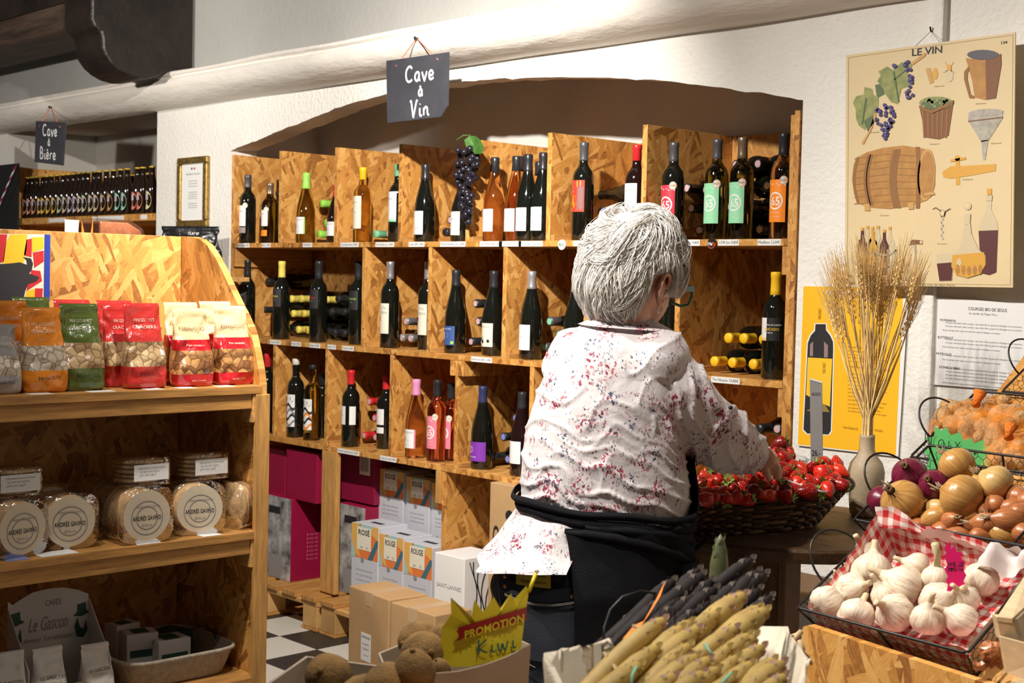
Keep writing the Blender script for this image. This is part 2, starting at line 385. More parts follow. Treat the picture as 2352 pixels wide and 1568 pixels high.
# upper wall, moulding
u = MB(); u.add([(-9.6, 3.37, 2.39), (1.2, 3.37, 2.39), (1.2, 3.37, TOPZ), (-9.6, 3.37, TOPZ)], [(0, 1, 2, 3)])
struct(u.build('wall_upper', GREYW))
prof = [(3.41, 2.255), (3.385, 2.257), (3.35, 2.262), (3.31, 2.274), (3.278, 2.292), (3.258, 2.315), (3.249, 2.338), (3.25, 2.358), (3.257, 2.366), (3.264, 2.368), (3.264, 2.374), (3.250, 2.376), (3.248, 2.388), (3.256, 2.396), (3.41, 2.398)]
rings = []
for i in range(241):
    x = -9.6+10.8*i/240
    rings.append([(x, y+noi((x*1.6, j*.35, 4))*.007*(j > 0)+noi((x*7, j*.8, 8))*.0035*(2 < j < 9), z+noi((x*2.1, j*.3, 2))*.005) for j, (y, z) in enumerate(prof)])
mo = struct(MB().loft(rings, False).build('trim_1', STONE, smooth=True))
# trunking on the wall behind the poster
tp = on_y(2143, 300, 3.37)
struct(MB().box((tp.x-.022, 3.375, .0), (tp.x+.016, 3.41, 2.30)).build('trim_2', PLASTER, bevel=.006))
# timber corbel and beam
CX = -5.75
pf = [(2.853, 2.575), (2.868, 2.545), (2.898, 2.525), (2.905, 2.50), (2.908, 2.455), (2.922, 2.425), (2.95, 2.392), (2.985, 2.368), (3.03, 2.350), (3.085, 2.342), (3.13, 2.346), (3.20, 2.372), (3.24, 2.399), (3.36, 2.40), (3.36, 3.0), (2.853, 3.0)]
cb = MB().prism([(y, z) for y, z in pf], lambda a, b, c: (CX-c, a, b), .27).build('corbel', DARKW, bevel=.012)
tag(cb, 'black carved timber corbel resting on the white moulding under the beam', 'corbel')
bz = (on_y(0, 105, 2.87).z+on_y(210, 55, 2.87).z)/2
bm = MB().box((-10, 2.87, bz), (CX-.02, 3.2, bz+.30)).build('ceiling_beam', BROWNW, bevel=.02)
struct(bm)
MB().box((-10, 2.855, bz+.12), (CX-.02, 2.869, bz+.30)).build('beam_board', DARKW, bm)
# floor of ribbed tiles
m_, nt, b_ = _nt('ribbed_tile_white'); 
def ribbed(name, c):
    m, nt, b = _nt(name); L = nt.links.new
    tc = node(nt, 'ShaderNodeTexCoord'); wv = node(nt, 'ShaderNodeTexWave', wave_type='BANDS', bands_direction='Y', inp={'Scale': 22.0, 'Distortion': .3})
    L(tc.outputs['Object'], wv.inputs['Vector'])
    r_ = ramp(nt, [(0, tuple(x*.72 for x in c)), (.35, c)]); L(wv.outputs[0], r_.inputs[0]); L(r_.outputs[0], b.inputs['Base Color'])
    bp = node(nt, 'ShaderNodeBump', inp={'Strength': .3, 'Distance': .003}); L(wv.outputs[0], bp.inputs['Height']); L(bp.outputs[0], b.inputs['Normal'])
    b.inputs['Roughness'].default_value = .45; return m
TW, TB = ribbed('white_tile', (.72, .68, .60)), ribbed('black_tile', (.035, .032, .030))
fl = struct(MB().add([(-10, -2, -.012), (3, -2, -.012), (3, 4, -.012), (-10, 4, -.012)], [(0, 1, 2, 3)]).build('floor', mat('floor_grout', (.12, .11, .10), .8)))
TS = .262
tm = [MB().box((.0015, .0015, -.011), (TS-.0015, TS-.0015, 0)).mesh('tile') for _ in range(2)]
tm[0].materials.append(TW); tm[1].materials.append(TB)
for i in range(-6, 18):
    for j in range(-8, 3):
        k = (i+j) % 2
        o = link('tile', tm[k], None, fl, (-4.965+i*TS, 3.178+j*TS, 0))
# ================================================================ wine shelf
SY, SB = 3.404, 3.86; T = .021
ZS = [.765, 1.189, 1.612]          # tops of the three shelf boards
DIV = {2: [-5.075, -4.668, -4.245, -3.845, -3.422, -2.985], 1: [-4.47, -4.055, -3.636, -3.23, -2.83], 0: [-5.10, -4.712, -4.278, -3.885, -3.485, -3.06]}
ws = thing('wine_shelf', 'wide oriented-strand-board wine rack built into the arched wall niche', 'shelf', (-3.94, 3.6, .14))
def wpart(name, a, b, mt=OSB, par=ws):
    o = MB().box(a, b).build(name, mt, par, bevel=.0015)
    o.location = (3.94, -3.6, -.14); return o
sb_ = []
for z in ZS: sb_.append(wpart('shelf_board', (XL+.022, SY, z-T), (XR-.045, SB-.012, z)))
wpart('back_panel', (XL+.004, SB-.01, .16), (XR-.004, SB, 1.985))
wpart('side_panel', (XL+.003, SY+.004, .15), (XL+.021, SB-.012, 2.012))
wpart('side_panel', (XR-.022, SY-.012, .15), (XR-.004, SB-.012, 1.985)); wpart('side_panel', (XR-.044, SY, .15), (XR-.0225, SB-.012, 1.975))
tops = [2.010, 2.003, 1.993, 1.989, 1.986, 1.985]
for r in (2, 1, 0):
    for i, x in enumerate(DIV[r]):
        z1 = tops[i] if r == 2 else ZS[r+1]-T
        wpart('divider', (x-T, SY+.001, ZS[r]), (x, SB-.012, z1-.0005))
        wpart('batten', (x+.0005, SY+.004, ZS[r]), (x+.018, SB-.03, ZS[r]+.020), PINEY)
# battens under the boards and cleats
for x0, z in ((XL+.022, 1.59), (XR-.063, 1.59), (XR-.063, 1.167)):
    wpart('cleat', (x0, SY+.004, z-.085), (x0+.018, SB-.03, z-.0005), PINEY)
for x in (DIV[0][3], ): 
    wpart('cleat', (x+.0005, SY-.004, 1.11), (x+.03, SB-.05, 1.1675), OSB); wpart('cleat', (x-T-.022, SY-.006, 1.11), (x-T-.0005, SB-.05, 1.1675), OSB)
# legs from the lowest board to the pallets
wpart('upright', (-4.735, SY-.006, .15), (-4.635, SY+.018, .765-T-.0005), PINEZ)
wpart('upright', (-3.97, SY+.002, .15), (-3.945, SB-.02, .765-T-.0005), OSB)
wpart('upright', (-3.999, SY-.006, .62), (-3.972, SY+.03, .7435), PINEZ)
# price tags on the board fronts
TAGS = {2: [(560, 'Petit Rouge 8,50€'), (612, 'Blanc 7,90€'), (706, 'L\'ORANGE 9€'), (803, 'Clos Sainte Anne 14,80€'), (884, 'Clos Sainte sec 11,80€'), (957, 'Cuvée 1987 12,80€'), (1040, 'Font de Montravel bio 12,80€'), (1128, 'Les 3 Mômes Blanc 6,80€'), (1172, 'Les 3 Mômes rosé 6,80€'), (1219, 'Les 3 Mômes rouge 6,80€'), (1336, 'VITRAIL 9,60€'), (1588, 'Tursan 9,80€'), (1674, '1378 Sec 9,80€'), (1767, 'Moëlleux 12,00€')],
        1: [(632, 'Prieuré 12,90€'), (680, 'Merlot 9,90€'), (723, 'Malbec 10,90€'), (762, 'Syrah 11€'), (800, 'Tannat 14,90€'), (1107, 'Deux-Croix BIO 13,80€'), (1669, 'Tio Nicasio 10,80€')],
        0: [(800, 'Madiran rouge Domaine 16,90€'), (892, 'Côtes du rosé 9,90€')]}
for r, lst in TAGS.items():
    for px, s in lst:
        p = on_y(px, {2: 563, 1: 800, 0: 1040}[r], SY); wd_ = .0046*len(s)+.015
        if 1760 > px > 1660 and r == 1: wd_ = .11
        zc = ZS[r]-T/2
        t = MB().box((p.x-wd_/2, SY-.0018, zc-.0095), (p.x+wd_/2, SY-.0003, zc+.0095)).build('price_tag', WHITE, ws); t.location = (3.94, -3.6, -.14)
        lettering(s, .0125, lambda a, b, p=p, zc=zc: (p.x+a, SY-.0022, zc+b), INK, t, width=wd_*.92)
for px, py, bg, tx, tc_ in ((1293, 562, WHITE, 'BIO', mat('dark_green', (.03, .16, .06), .5)), (1637, 560, BLACK, 'Ha', WHITE)):
    p = on_y(px, py, SY); q = Matrix.Translation((p.x, SY-.004, p.z)) @ Matrix.Rotation(R(90), 4, 'X')
    t = MB().lathe([(.0005, -.002), (.0175, -.002), (.0175, .002), (.0005, .002)], 24, q).build('sticker', bg, ws); t.location = (3.94, -3.6, -.14)
    lettering(tx, .016, lambda a, b, p=p: (p.x+a-(.006 if tx == 'Ha' else 0), SY-.0067, p.z+b), tc_, t, bold=.02)
    if tx == 'Ha':
        lettering('Py', .016, lambda a, b, p=p: (p.x+a+.0095, SY-.0067, p.z+b-.001), mat('red_orange', (.8, .1, .03), .5), t, bold=.02)
        arc = [(p.x+.0135*math.cos(a), SY-.0067, p.z+.0135*math.sin(a)) for a in [R(-150+10*i) for i in range(14)]]
        MB().tube(arc, .0013, 4).build('ring', _mats['red_orange'], t)
# pallets
def pallet(x0, x1, label):
    t = thing('wooden_pallet', label, 'pallet', ((x0+x1)/2, 3.63, 0)); ox, oy = (x0+x1)/2, 3.63
    def b(n, a, c, mt=PINEX):
        o = MB().box((a[0]-ox, a[1]-oy, a[2]), (c[0]-ox, c[1]-oy, c[2])).build(n, mt, t, bevel=.003)
    for x in (x0, (x0+x1)/2-.05, x1-.10):
        for y in (3.33, 3.57, 3.79): b('block', (x, y, .012), (x+.10, y+.09, .10), PINE)
    for x in (x0, (x0+x1)/2-.05, x1-.10): b('bottom_board', (x-.005, 3.325, 0), (x+.105, 3.885, .0115), PINEY)
    for y in (3.33, 3.57, 3.79): b('stringer', (x0, y, .1005), (x1, y+.09, .121))
    nb = 6
    for i in range(nb):
        x = x0+(x1-x0-.10)*i/(nb-1); b('deck_board', (x, 3.32, .1215), (x+.10, 3.885, .143), PINEY)
pallet(-5.47, -4.66, 'pale wooden pallet under the magenta wine boxes')
pallet(-4.63, -3.45, 'pale wooden pallet under the grey bag-in-box wines')
# ================================================================ bottles
def glass(name, col, trans=0, rough=.04):
    return mat(name, col, rough, trans=trans, coat=.0 if trans else .4, spec=.6, ior=1.42 if trans else 1.5)
G_DARK = glass('black_glass', (.006, .007, .005)); G_RED = glass('red_wine_glass', (.012, .004, .004))
G_OLIVE = glass('olive_glass', (.62, .50, .14), 1); G_AMBER = glass('amber_wine_glass', (.98, .74, .28), 1)
G_ROSE = glass('rose_wine_glass', (.99, .70, .45), 1); G_PINK = glass('pink_wine_glass', (.95, .33, .24), 1)
G_YEL = glass('yellow_wine_glass', (.97, .78, .20), 1); G_GRN = glass('green_wine_glass', (.30, .27, .05), 1)
G_BEER = glass('brown_beer_glass', (.014, .007, .004))
C_BLK = mat('black_foil', (.025, .025, .028), .32); C_GREY = mat('grey_foil', (.10, .10, .11), .35, metal=.3)
C_SIL = mat('silver_foil', (.55, .54, .55), .3, metal=.7); C_BRZ = mat('bronze_foil', (.32, .23, .15), .32, metal=.6)
C_YEL = mat('yellow_foil', (.92, .55, .02), .38); C_PYEL = mat('pale_yellow_foil', (.80, .66, .12), .42); C_LIME = mat('lime_foil', (.33, .70, .10), .4)
C_MINT = mat('mint_foil', (.20, .55, .33), .4); C_RED = mat('red_foil', (.62, .025, .03), .35); C_PNK = mat('pink_foil', (.72, .28, .50), .4)
C_WHT = mat('white_foil', (.75, .70, .62), .4); C_END = mat('pale_pink_seal', (.62, .42, .44), .5); C_NAVY = mat('navy_foil', (.03, .035, .10), .35)
PROF = {
 'bordeaux': [(.001, .012), (.028, .004), (.034, 0), (.0375, .004), (.0375, .185), (.0362, .199), (.031, .213), (.022, .223), (.0163, .233), (.0148, .25), (.0142, .284), (.0155, .286), (.0155, .298), (.0140, .30)],
 'burgundy': [(.001, .014), (.030, .004), (.037, 0), (.041, .005), (.041, .125), (.0395, .145), (.0350, .170), (.0285, .196), (.0215, .222), (.0165, .248), (.0150, .275), (.0162, .283), (.0162, .296), (.0145, .30)],
 'beer': [(.001, .01), (.024, .003), (.028, 0), (.0305, .004), (.0305, .158), (.0290, .176), (.0235, .198), (.0175, .222), (.0145, .25), (.0135, .288), (.0148, .290), (.0148, .297), (.013, .30)],
}
RAD = {'bordeaux': .0375, 'burgundy': .041, 'beer': .0305}
_bm = {}
def body_mesh(kind):
    if kind not in _bm: _bm[kind] = MB().lathe(PROF[kind], 28).mesh('body', True)
    return _bm[kind]
def cap_mesh(kind, ln):
    k = (kind, ln)
    if k not in _bm:
        z0 = .3-ln; pr = [p for p in PROF[kind] if p[1] > z0]
        rr = PROF[kind]
        for a, b in zip(rr, rr[1:]):
            if a[1] <= z0 < b[1]: r0 = a[0]+(b[0]-a[0])*(z0-a[1])/(b[1]-a[1])
        P = [(r0+.0002, z0), (r0+.0009, z0+.0005)]+[(r+.0009, z) for r, z in pr[:-1]]+[(.0148, .3008), (.0008, .3012)]
        _bm[k] = MB().lathe(P, 20).mesh('capsule', True)
    return _bm[k]
def cyl(R_, off=0): return lambda u, v: (R_*math.sin(u/R_+off), -R_*math.cos(u/R_+off), v)
def patch(par, R_, u0, u1, z0, z1, mt, name='label', n=8, off=0):
    f = cyl(R_, off); return MB().grid(lambda a, b: f(u0+(u1-u0)*a, z0+(z1-z0)*b), n, 1).build(name, mt, par, True)
def disc(par, R_, u, v, r, mt, name='medal', off=0, r0=0):
    f = cyl(R_, off); n = 24; vs = []; fs = []
    if r0:
        for j in range(n):
            a = 2*math.pi*j/n; vs += [f(u+r*math.cos(a), v+r*math.sin(a)), f(u+r0*math.cos(a), v+r0*math.sin(a))]
        fs = [(2*j, 2*((j+1) % n), 2*((j+1) % n)+1, 2*j+1) for j in range(n)]
    else:
        vs = [f(u, v)]+[f(u+r*math.cos(2*math.pi*j/n), v+r*math.sin(2*math.pi*j/n)) for j in range(n)]
        fs = [(0, 1+j, 1+(j+1) % n) for j in range(n)]
    return MB().add(vs, fs).build(name, mt, par)
def blob(par, R_, pts, mt, name='motif', off=0):
    f = cyl(R_, off); return MB().add([f(*p) for p in pts], [tuple(range(len(pts)))]).build(name, mt, par)
GRP = 'bottles in the wine rack'
def bottle(loc, kind, gl, cap, cln, label, rot=(0, 0, 0), scale=1, decor=None, name='wine_bottle', group=GRP, seal=None):
    t = thing(name, label, 'bottle', loc, rot, group); t.scale = (1, 1, scale)
    link('body', body_mesh(kind), gl, t)
    if cap: link('capsule', cap_mesh(kind, cln), cap, t)
    if seal: MB().lathe([(.0115, .3014), (.001, .3018)], 16).build('seal', seal, t)
    if decor: decor(t, RAD[kind]+.0007)
    return t
# label designs --------------------------------------------------
def d_plain(m=None, z0=.045, z1=.125, w=.062, txt=(), off=0, band=None):
    def f(t, r):
        lb = patch(t, r, -w/2, w/2, z0, z1, m or WHITE, off=off)
        for s, sz, u, v, mm in txt: lettering(s, sz, lambda a, b: cyl(r+.0003, off)(a, b), mm, lb, at_=(u, (z0+z1)/2+v))
        if band: patch(lb, r+.0003, -w/2, w/2, band[0], band[1], band[2], 'band', off=off)
    return f
def d_chain(*fs):
    def f(t, r):
        for g in fs: g(t, r)
    return f
def d_medal(u, v, txt='Ha', off=0):
    def f(t, r):
        d = disc(t, r+.0005, u, v, .0125, mat('medal_paper', (.80, .72, .62), .5), off=off)
        disc(d, r+.0008, u, v, .0118, mat('copper_ring', (.55, .30, .16), .5), 'ring', off=off, r0=.0108)
        if txt:
            lettering(txt, .010, cyl(r+.0009, off), GREYINK, d, at_=(u-.004, v)); lettering('Py', .010, cyl(r+.0009, off), ORANGE, d, at_=(u+.006, v))
    return f
def d_orange(edge):
    def f(t, r):
        lb = patch(t, r, -.036, .036, .038, .110, WHITE)
        patch(lb, r+.0003, .030, .036, .038, .110, edge, 'edge')
        lettering('L\'ORANGE', .0095, cyl(r+.0003), GREYINK, lb, at_=(.0, .098), width=.05)
        f_ = cyl(r+.0004)
        for pts in ([(-.022, .064), (-.022, .073), (-.0165, .081), (-.011, .073), (-.011, .064), (-.013, .064), (-.013, .072), (-.0165, .077), (-.020, .072), (-.020, .064)],):
            blob(lb, r+.0004, pts, mat('house_brown', (.22, .06, .05), .6))
        disc(lb, r+.0005, -.0165, .069, .0022, REDM, 'motif')
        lettering('X', .010, cyl(r+.0003), GREYINK, lb, at_=(.004, .066))
        lettering('vin blanc sec', .005, cyl(r+.0003), GREYINK, lb, at_=(-.002, .050))
    return f
def d_65(m):
    def f(t, r):
        z0, z1 = .048, .168
        lb = patch(t, r, -.033, .033, z0, z1, m)
        pts = [(-.033, z1), (-.033, z1-.014), (-.020, z1-.008), (-.010, z1-.016), (.002, z1-.010), (.012, z1-.018), (.022, z1-.012), (.033, z1-.018), (.033, z1)]
        blob(lb, r+.0003, pts, WHITE)
        disc(lb, r+.0003, 0, .108, .025, mat('label_white', (.86, .84, .82), .5), 'ring', r0=.0205)
        lettering('65', .034, cyl(r+.0003), _mats['label_white'], lb, at_=(.001, .106), bold=.012)
        lettering('Les Pyrénées', .0058, cyl(r+.0003), _mats['label_white'], lb, at_=(0, .075)); lettering('Côtes de Gascogne', .0045, cyl(r+.0003), _mats['label_white'], lb, at_=(0, .064))
    return d_chain(f, d_medal(.026, .166))
def d_waves(dark, mid):
    def f(t, r):
        lb = patch(t, r, -.034, .034, .042, .165, WHITE, n=10)
        for k, (z, c) in enumerate(((.055, mid), (.078, dark), (.098, mid), (.118, dark))):
            P = [(-.034+.068*i/10, z+.010*math.sin(i*.8+k*1.3)+.006) for i in range(11)]+[(.034-.068*i/10, z+.010*math.sin((10-i)*.8+k*1.3)-.005) for i in range(11)]
            f_ = cyl(r+.0003); n = len(P)
            MB().add([f_(*p) for p in P], [(i, i+1, n-2-i, n-1-i) for i in range(10)]).build('wave', c, lb)
        disc(lb, r+.0004, -.020, .148, .011, INK, 'emblem')
        blob(lb, r+.0003, [(.006, .140), (.012, .158), (.026, .160), (.031, .146), (.022, .134)], mat('warm_grey', (.34, .30, .26), .6))
    return f
def d_vitrail(t, r):
    lb = patch(t, r, -.034, .034, .088, .184, mat('vitrail_red', (.62, .05, .02), .4))
    f_ = r+.0003
    blob(lb, f_, [(-.03, .150), (-.026, .178), (-.006, .181), (.004, .160), (-.010, .148)], mat('vitrail_blue', (.25, .30, .62), .4))
    blob(lb, f_, [(.006, .164), (.006, .182), (.020, .182), (.020, .164)], C_PYEL)
    blob(lb, f_, [(-.020, .108), (-.012, .140), (.0, .136), (.006, .112), (-.006, .098)], ORANGE)
    blob(lb, f_, [(-.034, .088), (-.034, .098), (.004, .096), (.004, .088)], CREAM)
    for k in range(5): patch(lb, f_, .008+.005*k, .0115+.005*k, .092+.006*(k % 2), .160+.005*(k % 3), mat('vitrail_grey', (.16, .15, .16), .5), 'bar', 2)
    blob(lb, f_, [(-.033, .112), (-.027, .128), (-.022, .112)], YELLOW)
def d_leaf(t, r):
    lb = patch(t, r, -.031, .031, .050, .155, CREAM)
    blob(lb, r+.0003, [(-.024, .106), (-.018, .118), (-.016, .108), (-.008, .110), (-.014, .100), (-.010, .090), (-.019, .096), (-.028, .092), (-.024, .1)], REDM)
    lettering([('VITA', 0, .038, 1), ('TERRA', 0, .022, 1)], .014, cyl(r+.0003), GREYINK, lb, at_=(.004, .10))
def d_moon(t, r):
    lb = patch(t, r, -.034, .034, .030, .098, BLUE)
    lettering('la belle étoile', .007, cyl(r+.0003), WHITE, lb, at_=(0, .088))
    blob(lb, r+.0003, [(-.024, .050), (-.024, .072), (-.019, .078), (-.014, .070), (-.015, .050)], WHITE)
    for u, v in ((-.004, .074), (.006, .068), (.002, .060)): disc(lb, r+.0003, u, v, .0011, WHITE, 'star')
    patch(lb, r+.0003, .018, .030, .034, .044, C_LIME, 'logo', 2)
def d_car(t, r):
    lb = patch(t, r, -.034, .034, .032, .115, CREAM)
    lettering('LE CHARIN', .009, cyl(r+.0003), GREYINK, lb, at_=(0, .102))
    blob(lb, r+.0003, [(-.026, .052), (-.024, .064), (-.010, .070), (.004, .078), (.022, .074), (.028, .058), (.022, .048), (-.012, .046)], GREYINK)
    disc(lb, r+.0005, -.012, .05, .007, INK, 'wheel'); disc(lb, r+.0005, .016, .052, .006, INK, 'wheel')
def d_purple(t, r):
    lb = patch(t, r, -.034, .050, .030, .100, PURPLE, n=12)
    disc(lb, r+.0003, -.014, .072, .013, mat('lilac', (.48, .28, .62), .5), 'motif'); disc(lb, r+.0005, -.011, .07, .004, PURPLE, 'motif')
    lettering('Rouge gorge', .008, cyl(r+.0003), WHITE, lb, at_=(-.008, .046))
def d_nicasio(t, r):
    lb = patch(t, r, -.034, -.002, .108, .172, WHITE); patch(t, r, -.002, .040, .108, .172, mat('matte_black_label', (.012, .012, .012), .6))
    blob(lb, r+.0003, [(-.034, .130), (-.030, .148), (-.018, .152), (-.008, .146), (-.004, .132), (-.02, .126)], YELLOW); patch(lb, r+.0003, -.034, -.002, .108, .116, YELLOW, 'band', 3)
    lettering('NICASIO', .011, cyl(r+.0004), YELLOW, lb, at_=(.017, .140)); lettering('VIÑAS DE SUEÑOS', .0062, cyl(r+.0004), WHITE, lb, at_=(.019, .152)); lettering('TINTO', .006, cyl(r+.0004), WHITE, lb, at_=(.010, .130))
def d_dark(txt, c):
    def f(t, r):
        lb = patch(t, r, -.03, .034, .125, .20-.006, mat('charcoal_label', (.030, .028, .030), .5))
        lettering(txt, .012, cyl(r+.0004), c, lb, at_=(.004, .165)); lettering('rouge', .007, cyl(r+.0004), GREYINK, lb, at_=(.002, .153))
    return f
W3 = d_plain(z0=.035, z1=.115, w=.060, txt=(('les 3 mômes', .008, 0, .012, GREYINK), ('— vin —', .006, 0, -.022, ORANGE)))
BY = 3.472
def stand(row, px, topy, kind, gl, cap, cln, label, decor=None, Y=BY, seal=None, X=None, h=None):
    zb = ZS[row]+.0006
    p = on_y(px, topy, Y)
    H = h or (p.z-zb); r = RAD[kind]; x = X if X is not None else p.x
    for d in DIV[row]+[XR-.045+T]:
        if d-T-r-.001 < x < d: x = d-T-r-.0015
        elif d <= x < d+r+.02: x = d+r+.0205
    p.x = x
    return bottle((p.x, Y, zb), kind, gl, cap, cln, label, scale=H/.3, decor=decor, seal=seal)
g_txt = lambda *a: a
stand(2, 570, 402, 'bordeaux', G_DARK, C_GREY, .055, 'black bottle with grey capsule and white label, first on the top shelf from the certificate', d_chain(d_plain(z0=.075, z1=.165, w=.058, txt=(('CHÂTEAU', .009, 0, .02, GREYINK),), ), d_plain(mat('taupe_label', (.30, .25, .23), .6), .045, .070, .058), d_medal(.026, .165, None)))
stand(2, 621, 421, 'bordeaux', G_GRN, C_BRZ, .055, 'slim olive bottle with white label and small orange strip on the top shelf', d_chain(d_plain(z0=.085, z1=.165, w=.055, txt=(('Domaine', .008, 0, .02, GREYINK),)), d_plain(ORANGE, .035, .065, .05), d_medal(.020, .168, None)))
stand(2, 651, 432, 'bordeaux', G_DARK, C_GREY, .055, 'black bottle half hidden beside the first divider on the top shelf', d_plain(z0=.08, z1=.165, w=.055), Y=3.56)
stand(2, 704, 397, 'burgundy', G_OLIVE, C_LIME, .068, 'olive bottle with lime green capsule and white house label', d_orange(C_LIME))
stand(2, 774, 425, 'burgundy', G_RED, C_RED, .06, 'dark bottle with house label, cut off by the second divider', d_orange(REDM), Y=3.54)
stand(2, 834, 385, 'bordeaux', G_AMBER, C_YEL, .048, 'clear bottle of golden wine with yellow capsule and tall white label', d_plain(CREAM, .055, .185, .060, (('clos', .012, 0, .04, GREYINK), ('doux', .008, 0, 0, GREYINK))))
stand(2, 915, 378, 'bordeaux', G_DARK, C_MINT, .045, 'dark bottle with mint green capsule and white label', d_plain(WHITE, .080, .195, .058, (('clos', .012, 0, .03, GREYINK),), band=(.08, .088, GREEN)), Y=3.53)
stand(2, 976, 377, 'burgundy', G_DARK, C_BLK, .06, 'black burgundy bottle with square white label left of the grapes', d_plain(WHITE, .028, .118, .060, (('cuvée', .010, .004, -.02, GREYINK),)))
stand(2, 1062, 402, 'burgundy', G_DARK, C_BLK, .06, 'dark bottle with white label standing behind the hanging grapes', d_plain(WHITE, .030, .135, .058, (('Montravel', .009, 0, .02, REDM),)), Y=3.50)
stand(2, 1137, 362, 'burgundy', G_ROSE, C_BLK, .052, 'pale amber bottle with black capsule beside the hanging grapes', W3)
stand(2, 1176, 361, 'burgundy', G_ROSE, C_BLK, .052, 'hidden amber bottle behind the pair of pale amber bottles', None, Y=3.60)
stand(2, 1187, 359, 'burgundy', G_ROSE, C_BLK, .052, 'deeper amber bottle with black capsule next to the black pair', W3, Y=3.50)
stand(2, 1214, 355, 'burgundy', G_DARK, C_BLK, .058, 'black bottle with white label, the first of the black pair', W3)
stand(2, 1239, 372, 'burgundy', G_ROSE, C_BLK, .052, 'amber bottle standing behind the two black bottles', None, Y=3.62)
stand(2, 1249, 351, 'burgundy', G_DARK, C_BLK, .058, 'black bottle with white label against the tall divider', W3, Y=3.468)
stand(2, 1342, 328, 'bordeaux', G_DARK, C_GREY, .055, 'black bottle with colourful stained-glass label', d_vitrail)
stand(2, 1464, 333, 'bordeaux', G_RED, C_RED, .050, 'dark bottle with bright red capsule and white label above the grey hair', d_plain(WHITE, .075, .178, .060, (('verdou', .012, 0, .03, mat('rust_ink', (.4, .12, .06), .6)), ('bordeaux', .006, 0, .018, GREYINK))), Y=3.48)
stand(2, 1548, 328, 'bordeaux', G_DARK, C_GREY, .058, 'black bottle with red label numbered 65', d_65(mat('crimson_label', (.62, .04, .07), .5)))
stand(2, 1649, 321, 'bordeaux', G_GRN, C_GREY, .058, 'olive bottle with mint label numbered 65 and black capsule', d_65(GREEN))
stand(2, 1707, 316, 'bordeaux', G_GRN, C_BRZ, .062, 'olive bottle with mint label numbered 65 and bronze capsule', d_65(GREEN), Y=3.49)
stand(2, 1802, 307, 'bordeaux', G_ROSE, C_BLK, .062, 'amber bottle with orange label numbered 65 at the end of the rack', d_65(ORANGE))
# second row
stand(1, 569, 598, 'bordeaux', G_DARK, C_BLK, .065, 'plain black bottle beside the curved end of the snack rack', d_dark('Prieuré', GREYINK))
stand(1, 648, 600, 'bordeaux', G_DARK, C_PYEL, .062, 'black bottle with pale yellow capsule on the middle shelf', d_dark('Merlot', C_PYEL))
stand(1, 733, 600, 'bordeaux', G_DARK, C_BLK, .065, 'black bottle with red script in front of the yellow-capped stack', d_dark('Malbec', REDM))
stand(1, 824, 600, 'bordeaux', G_DARK, C_BLK, .065, 'black bottle with green script at the first divider of the middle shelf', d_dark('Cabernet', C_LIME), Y=3.51)
stand(1, 897, 601, 'bordeaux', G_DARK, C_SIL, .060, 'dark bottle with silver capsule and cream label with red leaf', d_leaf)
stand(1, 984, 601, 'bordeaux', G_DARK, C_SIL, .060, 'silver-capped bottle with red leaf label, half behind a divider', d_leaf, Y=3.54)
stand(1, 1048, 620, 'burgundy', G_DARK, C_BLK, .058, 'dark bottle with blue night-sky label', d_moon)
stand(1, 1135, 622, 'burgundy', G_DARK, C_BLK, .060, 'dark bottle with vintage car label', d_car, Y=3.50)
stand(1, 1215, 623, 'burgundy', G_DARK, C_SIL, .060, 'dark burgundy bottle with silver capsule and small white label', d_plain(WHITE, .032, .118, .060, (('DUPUY', .009, .0, .0, GREYINK),)))
stand(1, 1324, 630, 'burgundy', G_DARK, C_SIL, .060, 'dark bottle partly hidden behind the neck of the person', None)
stand(1, 1540, 628, 'bordeaux', G_DARK, C_BLK, .060, 'dark bottle with red label in front of the face of the person', d_plain(mat('coral_label', (.72, .09, .08), .5), .02, .13, .066))
stand(1, 1783, 625, 'bordeaux', G_DARK, C_YEL, .064, 'black bottle with yellow capsule beside the yellow-capped pile', d_nicasio)
# third row
stand(0, 615, 812, 'bordeaux', G_DARK, C_RED, .05, 'dark red-labelled bottle peeking past the snack rack', d_plain(REDM, .06, .12, .066), Y=3.47)
stand(0, 680, 824, 'bordeaux', G_DARK, C_WHT, .022, 'dark bottle with wavy black and white label', d_waves(INK, _mats['warm_grey'] if 'warm_grey' in _mats else GREYINK))
stand(0, 719, 838, 'bordeaux', G_YEL, C_BLK, .016, 'bottle of yellow wine with wavy orange label', d_waves(INK, ORANGE))
stand(0, 741, 858, 'bordeaux', G_DARK, C_BLK, .05, 'dark bottle hidden behind the yellow wine', d_plain(), Y=3.56)
stand(0, 807, 850, 'bordeaux', G_DARK, C_RED, .055, 'dark bottle with red capsule and square white label', d_chain(d_plain(WHITE, .088, .160, .052, (('Madiran', .008, 0, 0, GREYINK),), off=-.35), d_plain(WHITE, .088, .160, .028, off=1.15)))
stand(0, 888, 863, 'bordeaux', G_DARK, C_RED, .055, 'red-capped bottle cut off by the divider on the lowest shelf', d_chain(d_plain(WHITE, .10, .165, .052), d_plain(WHITE, .065, .09, .052)), Y=3.55)
stand(0, 957, 871, 'burgundy', G_ROSE, C_PNK, .060, 'rosé bottle with pink capsule and white house label', d_orange(PINK))
stand(0, 1005, 873, 'bordeaux', G_PINK, C_BLK, .060, 'first rosé bottle with pink label numbered 65', d_65(PINK))
stand(0, 1037, 880, 'bordeaux', G_PINK, C_BLK, .060, 'second rosé bottle with pink label numbered 65, against the divider', d_65(PINK), Y=3.53)
stand(0, 1103, 886, 'burgundy', G_DARK, C_NAVY, .060, 'dark burgundy bottle with purple label', d_purple)
